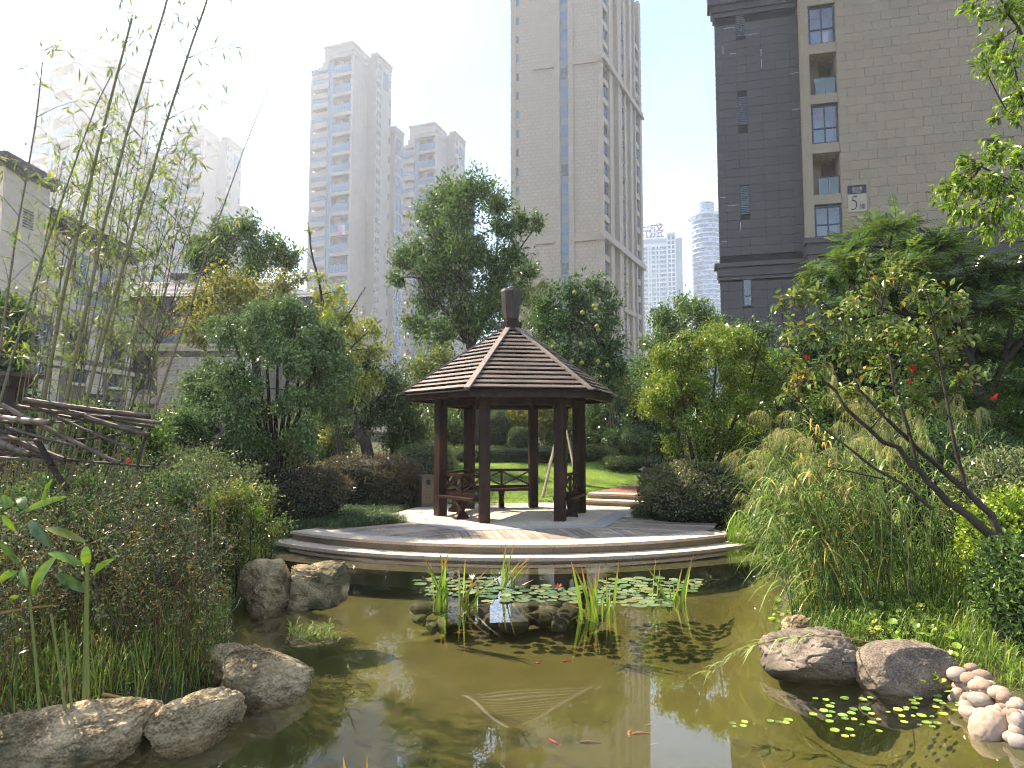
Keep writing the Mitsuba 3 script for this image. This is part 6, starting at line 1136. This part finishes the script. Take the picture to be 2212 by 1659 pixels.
for x, y, Yp in ((1660, 900, 7.6), (1690, 940, 7.4), (1720, 900, 7.4), (1800, 800, 7.2), (1835, 860, 7.0), (1860, 870, 6.8), (1890, 850, 6.8), (1920, 900, 6.6), (1960, 930, 6.6), (1990, 910, 6.8), (2060, 880, 6.6), (2085, 870, 6.6), (2110, 900, 6.6), (1760, 960, 7.2), (1880, 960, 6.6), (1930, 980, 6.5), (2020, 970, 6.5), (1840, 930, 6.9), (1650, 985, 7.5), (1905, 930, 6.7), (1780, 1020, 7.1)):
    tip = P(x, y, Yp); b = np.array([tip[0] + rng.normal() * .15 + .15, Yp + .1, 0]); b[2] = float(gz(b[0], b[1])); az = math.pi * rng.uniform(.8, 1.2); st_.tube(curve(b, tip, 0, 6, rng.normal() * .03), np.linspace(.006, .002, 6), 4, (.18, .19, .06))
    for j in range(1 + (int(x) % 3 == 0)): feather(k, tip - [0, 0, .12 * j], az + rng.normal() * .6, rng.uniform(.32, .5))
part(k, 'stems', st_, 'tinted', color=st_.color(), kind='stuff')
k = thing('bent_reed', 'single reed bent flat over the boulder with its leafy tip touching the water', 'reed'); q, lv = MB(), Leaves()
pts = np.array([G(*Z2(1300, 870), .12), G(*Z2(1100, 820), .30), G(*Z2(850, 800), .42), G(*Z2(600, 825), .34), G(*Z2(380, 900), .20), G(*Z2(190, 1035), .01)]); tt = np.linspace(0, 5, 24); pp = np.array([np.interp(tt, range(6), pts[:, j]) for j in range(3)]).T
q.tube(pp, np.linspace(.007, .002, 24), 5, (.25, .19, .08)); m = 34; ti = rng.integers(9, 24, m); lv.blade(pp[ti], rng.choice([math.pi + .5, math.pi - .9, math.pi], m) + rng.normal(size=m) * .3, rng.uniform(.0, .05, m), rng.uniform(.10, .24, m), rng.uniform(.04, .16, m), .02, pick([(.13, .18, .06), (.17, .21, .08), (.10, .16, .04)], m, .2), 4)
part(k, 'stalk', q, 'tinted', color=q.color()); foliage(k, 'leaf_blades', lv, 'grass_blade', kind='stuff')
# ------------------------------------------------------------------ grasses and ground cover
def in_px(x0, x1, y0, y1, n, z=.2):
    out = []
    while len(out) < n:
        c = G(rng.uniform(x0, x1), rng.uniform(y0, y1), z); out.append(c)
    return np.array(out)
def cover(name, label, cat, p, h, reach, droop, W, pal, seg=3, az=None, keep=None, m='grass_blade'):
    lv = Leaves(); p = p.copy(); p[:, 2] = np.maximum(gz(p[:, 0], p[:, 1]), -.06) - .01
    ok = (p[:, 2] > -.03) & ~contains_xy(TERR, p[:, 0], p[:, 1]) if keep is None else keep(p)
    p = p[ok]; n = len(p); U = lambda r: rng.uniform(r[0], r[1], n)
    lv.blade(p, rng.uniform(0, 6.28, n) if az is None else az + rng.normal(size=n) * .8, U(h), U(reach), U(droop), U(W), pick(pal, n, .22), seg); k = thing(name, label, cat, kind='stuff'); scene[k] = mikit.ply(lv.mesh(), 'm_' + m, False, color=lv.color()); return k
def area(poly, n):
    x0, y0, x1, y1 = poly.bounds; q = np.c_[rng.uniform(x0, x1, n * 3), rng.uniform(y0, y1, n * 3), np.zeros(n * 3)]; return q[contains_xy(poly, q[:, 0], q[:, 1])][:n]
LAWN = [(.11, .20, .02), (.08, .16, .018), (.15, .23, .03)]
cover('lawn_grass', 'short bright green lawn grass behind the pavilion', 'grass', area(Polygon([(-3.5, 17.3), (5.5, 17.3), (7, 24), (-5, 24)]), 26000), (.05, .10), (.01, .05), (0, .01), (.010, .018), LAWN, 2)
MONDO = [(.03, .06, .022), (.045, .08, .03), (.06, .10, .045)]
bedL = Polygon([(-4.1, 11.9), (-2.0, 13.55), (-2.7, 14.6), (-2.4, 16.4), (-6, 16.5), (-8, 13.5), (-5.5, 11.4)])
cover('mondo_grass', 'dark drooping mondo grass bed left of the terrace', 'ground cover', np.vstack([area(bedL, 13000), area(LineString([(-4.0, 12.05), (-2.05, 13.7), (-2.75, 14.7)]).buffer(.22), 2200)]), (.14, .26), (.08, .2), (.06, .2), (.007, .012), MONDO, 4)
bedR = Polygon([(2.35, 14.3), (4.2, 13.75), (5.6, 13.6), (6.5, 15), (3.6, 16.6), (2.8, 15.6)])
cover('mondo_grass', 'dark drooping mondo grass at the foot of the rounded hedge right of the terrace', 'ground cover', area(bedR, 8000), (.16, .34), (.1, .24), (.08, .26), (.007, .012), MONDO, 4)
cover('mondo_grass', 'low grassy fringe along the garden steps and the far lawn edge', 'ground cover', area(Polygon([(3.2, 17.6), (6.2, 18.2), (6.5, 20.2), (4.2, 19.6)]), 3500), (.10, .24), (.06, .16), (.05, .14), (.008, .013), MONDO + LAWN[:1], 4)
cover('water_grass', 'bright green sword leaved grass tuft at the right end of the terrace', 'grass', area(Polygon([(3.7, 11.9), (5.2, 11.4), (5.4, 13.0), (4.2, 13.3)]), 1700), (.25, .55), (.06, .25), (.02, .2), (.010, .017), [(.10, .19, .025), (.07, .14, .02), (.14, .21, .03)], 4, keep=lambda p: p[:, 2] > -2)
cover('bank_grass', 'tangled fine grass on the right bank slope', 'grass', np.vstack([area(Polygon([(2.6, 6.0), (3.3, 5.6), (3.5, 4.6), (4.6, 4.2), (5.2, 8), (4.2, 9.6), (3.3, 8.2)]), 9000)]), (.10, .32), (.06, .22), (.04, .22), (.006, .012), [(.08, .14, .025), (.055, .105, .02), (.12, .17, .03)], 4)
cover('bank_grass', 'rough green grass on the right bank behind the reeds', 'grass', area(Polygon([(3.6, 9.2), (4.9, 11.4), (8, 12.5), (9, 9), (5.2, 7.5)]), 6000), (.15, .4), (.08, .24), (.04, .22), (.010, .017), [(.08, .14, .025), (.055, .105, .02)], 4)
left = Polygon([(-2.15, 5.1), (-2.5, 6.2), (-3.05, 7.5), (-3.3, 9.0), (-4.0, 10.6), (-4.6, 12), (-7, 12), (-8, 7), (-5.5, 4.2), (-3.7, 3.8), (-3.0, 4.15), (-2.3, 4.6)])
cover('bank_grass', 'fresh green grass at the foot of the shrubs on the left bank', 'grass', np.vstack([area(left, 9000), area(Polygon([(-2.2, 5.2), (-2.6, 6.3), (-3.2, 7.3), (-4.2, 6.5), (-3.9, 4.3), (-2.6, 4.6)]), 3500)]), (.10, .5), (.05, .26), (.02, .25), (.005, .012), [(.08, .14, .022), (.05, .10, .018), (.11, .17, .03), (.16, .13, .05)], 4)
cover('weed_grass', 'yellowing weeds and long blades by the left end of the terrace', 'grass', area(Polygon([(-3.5, 10.2), (-3.0, 9.2), (-4.3, 9.0), (-5.2, 11.5), (-4.3, 12.0)]), 1500), (.2, .6), (.08, .35), (.02, .3), (.010, .018), [(.14, .20, .03), (.20, .20, .05), (.10, .15, .025), (.30, .22, .05)], 4)
cover('water_grass', 'small sprawling grass tuft on the water by the left shore rocks', 'grass', in_px(625, 730, 1342, 1372, 120, 0), (.05, .16), (.06, .24), (.02, .1), (.010, .015), [(.12, .20, .03)], 4, keep=lambda p: p[:, 2] > -9)
# (the tuft on the water grows from the pond bed near the surface)
lv = Leaves(); p = in_px(1990, 2070, 1395, 1480, 60, .1); p = np.vstack([p, in_px(1840, 2010, 1305, 1392, 230, .2), in_px(1660, 1800, 1300, 1345, 60, .1)]); st_ = MB()
g = np.maximum(gz(p[:, 0], p[:, 1]), 0); p[:, 2] = g + rng.uniform(.02, .16, len(p)); a = np.linspace(0, 2 * math.pi, 9)[:-1]
for q_ in p:
    r = rng.uniform(.018, .036); n_ = unit(np.array([rng.normal() * .4, -.25 + rng.normal() * .4, 1])); s = unit(np.cross(n_, [0, 1, 0])); t = np.cross(n_, s); v = np.vstack([q_, q_ + r * (np.cos(a)[:, None] * s + np.sin(a)[:, None] * t) + n_ * .006])
    lv._put(v[None], np.array([[0, i + 1, (i + 1) % 8 + 1] for i in range(8)]), pick([(.13, .20, .03), (.09, .15, .025), (.2, .24, .06)], 1, .2))
k = thing('pennywort', 'round leaved pennywort creeping between the right shore boulders', 'ground cover', kind='stuff'); scene[k] = mikit.ply(lv.mesh(), 'm_leaf', False, color=lv.color())
# ------------------------------------------------------------------ left bank thicket
SP = [(.06, .08, .04), (.08, .105, .05), (.045, .06, .03), (.09, .065, .03), (.09, .13, .04), (.045, .07, .025), (.08, .11, .03), (.035, .05, .02), (.15, .10, .02)]
spots = [(x, y) for x, y in ((-2.75, 6.0), (-3.1, 5.4), (-3.0, 6.8), (-3.5, 7.6), (-3.6, 6.3), (-3.4, 5.0), (-3.9, 5.5), (-4.1, 7.0), (-3.8, 8.4), (-4.5, 6.1), (-4.4, 7.9), (-4.9, 7.2), (-4.2, 9.2), (-5.0, 8.4), (-5.5, 7.4), (-3.7, 4.6), (-4.3, 5.0), (-4.9, 5.6), (-4.7, 9.8), (-5.5, 9.2), (-5.2, 6.6), (-2.45, 5.35), (-2.4, 5.8), (-2.75, 5.05))]
places = ['at the water edge above the low sloping stone', 'above the bottom left boulder', 'behind the rounded left boulder', 'by the upright angular rock']
for i, (x, y) in enumerate(spots):
    k = thing('spirea_shrub', 'twiggy small leaved shrub with reddish stems, ' + ordinal(sorted(range(len(spots)), key=lambda q: spots[q][0] / spots[q][1]).index(i)) + ' from the left on the left bank', 'shrub', 'twiggy shrubs of the left bank'); st_, lv = MB(), Leaves()
    for j in range(20):
        b = np.array([x + rng.normal() * .22, y + rng.normal() * .22, 0]); b[2] = float(gz(b[0], b[1])) - .03
        if b[2] < .0: continue
        h = rng.uniform(.55, 1.2) * (1.0 if y < 8 else 1.05); e = b + [rng.normal() * .18, rng.normal() * .18, h]; pts = curve(b, e, 0, 6, rng.normal() * .05); st_.tube(pts, np.linspace(.008, .002, 6), 4, (.13, .06, .035) if rng.random() < .6 else (.10, .075, .04))
        for q_ in range(3):
            u0 = rng.integers(3, 6); s1 = pts[u0]; e1_ = s1 + [rng.normal() * .13, rng.normal() * .13, rng.uniform(.08, .3)]; st_.tube([s1, (s1 + e1_) / 2, e1_], [.003, .002, .001], 3, (.12, .06, .035))
            m = 26; t = rng.uniform(.0, 1.05, m)[:, None]; lv.leaf(s1 + (e1_ - s1) * t + rng.normal(size=(m, 3)) * .02, runit(m) + [0, 0, .3], np.array([0, 0, 1.]) + runit(m) * .7, .042 * rng.uniform(.6, 1.3, m), .016, pick(SP, m, .3))
        m = 30; t = rng.uniform(.45, 1, m); p = np.array([np.interp(t, np.linspace(0, 1, 6), pts[:, c_]) for c_ in range(3)]).T; lv.leaf(p + rng.normal(size=(m, 3)) * .02, runit(m) + [0, 0, .2], np.array([0, 0, 1.]) + runit(m) * .7, .042 * rng.uniform(.6, 1.3, m), .016, pick(SP, m, .3))
    part(k, 'stems', st_, 'tinted', color=st_.color(), kind='stuff'); foliage(k, 'leaves', lv, 'leaf_glossy')
def wild(label, x0, x1, y0, y1, Yd, n, L, W, pal, cov=1.0, cat='shrub', name='wild_shrub'):
    k = thing(name, label, cat); lv, wd = Leaves(), MB()
    for i in range(n):
        c = P(rng.uniform(x0, x1), rng.uniform(y0, y1), Yd + rng.uniform(-.7, .7)); g_ = np.array([c[0], c[1], float(gz(c[0], c[1])) - .05]); c[2] = max(c[2], g_[2] + .12); R = rng.uniform(.16, .34)
        wd.tube(curve(g_, c, 0, 5, rng.normal() * .08), np.linspace(.010, .004, 5), 4); spray(lv, wd, c, [R, R, R], g_, L, W, cov, pal, tw=.003, ntw=9, shell=.4)
    part(k, 'stems', wd, 'bark', kind='stuff'); foliage(k, 'foliage', lv)
wild('dark leafy shrub under the bamboo at the left edge', -100, 200, 1060, 1300, 6.7, 42, .07, .034, GLOSSY + CAMPHOR)
wild('dark leafy shrub below the dead bamboo rack', 150, 420, 1030, 1200, 8.2, 40, .06, .028, GLOSSY + [(.10, .13, .05)])
wild('dense leafy shrub mound behind the dead bamboo rack, right end', 330, 500, 910, 1040, 13.2, 40, .08, .036, GLOSSY, 1.3)
wild('low pale green shrub at the foot of the round shrub tree', 300, 490, 990, 1080, 11.2, 36, .06, .026, [(.07, .11, .045), (.10, .13, .06), (.05, .08, .03)], 1.1)
wild('mixed green and yellowish shrub growing down to the left shore rocks', 430, 600, 1060, 1190, 8.6, 26, .05, .022, [(.10, .15, .03), (.07, .11, .025), (.18, .18, .04), (.05, .08, .025)], .8)
wild('broad dark evergreen shrub behind the bamboo at the left edge', -150, 50, 650, 960, 12.5, 60, .16, .06, DARKG, 1.6)
wild('green shrub mass behind the bamboo rack', 40, 340, 890, 1050, 10.8, 60, .09, .04, CAMPHOR, 1.2)
wild('leafy shrub between the bamboo and the round shrub tree', 370, 520, 1010, 1110, 9.8, 24, .055, .025, [(.07, .10, .04), (.09, .10, .05), (.05, .07, .03)])
# broad leaved water plants
Z3 = lambda x, y: (.3335 * x, 1106 + .3335 * y)
def broad(label, leaves_, stems, Yb, name='water_canna'):
    k = thing(name, label, 'water plant'); q = MB()
    for (x0, y0), (x1, y1), r in stems: a, e = P(*Z3(x0, y0), Yb), P(*Z3(x1, y1), Yb); a[2] = min(a[2], float(gz(a[0], a[1]))) if y0 > 1000 else a[2]; q.tube(curve(a, e, 0, 6, .02), np.linspace(r, r * .6, 6), 6, (.17, .19, .04))
    if stems: part(k, 'stem', q, 'bamboo', smooth=True, color=q.color())
    for (x0, y0), (x1, y1), w, col, dy in leaves_:
        a, e = P(*Z3(x0, y0), Yb), P(*Z3(x1, y1), Yb + dy); d = e - a; L_ = np.linalg.norm(d); d = d / L_; s = unit(np.cross(d, [.25 * np.sign(rng.normal()), -1, .25])); n_ = np.cross(s, d); W_ = w * .3335 / FL * Yb / 2; t = np.linspace(0, 1, 9); v, f = [], []
        for i_, tt in enumerate(t):
            c = a + d * L_ * tt - n_ * .10 * L_ * (tt - .5) ** 2 * 2 + np.array([0, 0, -.04 * tt * tt]); ww = W_ * math.sin(math.pi * (tt * .92 + .06)) ** .75; v += [c - s * ww + n_ * ww * .25, c, c + s * ww + n_ * ww * .25]
            if i_: b = 3 * i_; f += [[b - 3, b - 2, b + 1], [b - 3, b + 1, b], [b - 2, b - 1, b + 2], [b - 2, b + 2, b + 1]]
        v = np.array(v); part(k, 'leaf', (v, np.array(f)), 'leaf', smooth=True, color=np.broadcast_to(col, (len(v), 3)) * (1 + .12 * rng.normal(size=(len(v), 1))))
GL1, GL2, DG = (.20, .32, .02), (.13, .24, .02), (.06, .12, .03)
broad('tall water plant with a stout stem and bright upright leaf, left foreground', [((560, 360), (558, 180), 62, GL1, 0), ((590, 410), (735, 260), 42, GL1, -.1), ((540, 190), (285, 60), 50, (.19, .22, .03), .1), ((530, 340), (300, 220), 50, GL2, .1), ((560, 520), (350, 360), 70, (.08, .14, .03), .05)], [((560, 1230), (565, 330), .02), ((590, 1150), (560, 400), .012)], 4.35)
broad('water plant with broad backlit leaves at the left edge', [((190, 540), (352, 245), 78, GL1, 0), ((-5, 445), (115, 340), 52, GL1, 0), ((320, 220), (180, 10), 80, DG, .1), ((60, 580), (125, 500), 34, GL1, 0), ((0, 190), (120, 300), 66, DG, .1), ((170, 480), (140, 310), 60, GL2, .1), ((90, 120), (10, -20), 46, GL1, 0), ((110, 850), (125, 765), 30, GL1, 0)], [((480, 1200), (330, 660), .012), ((300, 1100), (190, 540), .012), ((500, 1220), (420, 700), .01)], 4.25)
broad('long bright strap leaf rising over the bank left of the bamboo rack', [((160, -5), (430, -140), 46, GL1, .1), ((-10, -60), (90, -90), 90, GL2, 0), ((150, -20), (140, -140), 60, DG, .1), ((330, -210), (260, -60), 30, GL2, .1)], [], 4.6)
broad('lone tall bright green blade standing above the left thicket', [((1372, -10), (1395, -230), 46, GL1, 0)], [((1385, 900), (1372, -30), .012)], 6.4)
broad('tuft of bright young leaves beside the pale half buried rock', [((1640, -10), (1580, -70), 40, GL1, 0), ((1650, -10), (1660, -90), 44, GL1, 0), ((1655, 0), (1730, -30), 40, GL1, 0), ((1640, 10), (1560, 10), 40, (.2, .26, .03), 0), ((1650, 10), (1700, 40), 36, GL1, 0)], [((1650, 150), (1645, -10), .01)], 8.3)
for (x0, y0), (x1, y1), lab in (((0, 1412), (660, 1180), 'dry yellow reed stalk lying along the bottom left boulder'), ((665, 1178), (1320, 1345), 'dry brown stem lying across the low sloping stone'), ((0, 655), (370, 605), 'thin dry stem sticking out of the thicket at the left edge')):
    a, e = P(*Z3(x0, y0), 4.35), P(*Z3(x1, y1), 4.7); q = MB(); q.tube(curve(a, e, .03, 6, .03), [.011, .01, .009, .008, .006, .004], 5, (.33, .22, .08)); solo('dry_stalk', q, 'tinted', lab, 'stalk', color=q.color(), smooth=True)
c = P(*Z3(1330, 1175), 4.75); q = MB().tm(trimesh.creation.box((.045, .02, .02))); q.v[0] = q.v[0] @ trimesh.transformations.euler_matrix(.3, .2, .5)[:3, :3].T + c + [0, 0, 0]; q.c[0] = np.broadcast_to([.55, .03, .04], (len(q.v[0]), 3)); q.tube([c + [.016, -.012, .004], c + [.02, -.02, .006]], .008, 6, (.7, .7, .7)); solo('litter_scrap', q, 'tinted', 'small red and white scrap of litter by the left boulders', 'litter', color=q.color())
c = P(279, 997, 8.0); q = MB().tm(trimesh.creation.icosphere(2, .035)); q.v[0] = q.v[0] * [1, .3, 1.2] + c; q.c[0] = np.broadcast_to([.6, .06, .02], (len(q.v[0]), 3)); q.tube([c - [0, 0, .04], c - [0, 0, .35]], .004, 4, (.1, .14, .03)); solo('red_flower', q, 'tinted', 'single bright red flower under the dead bamboo rack', 'flower', color=q.color())
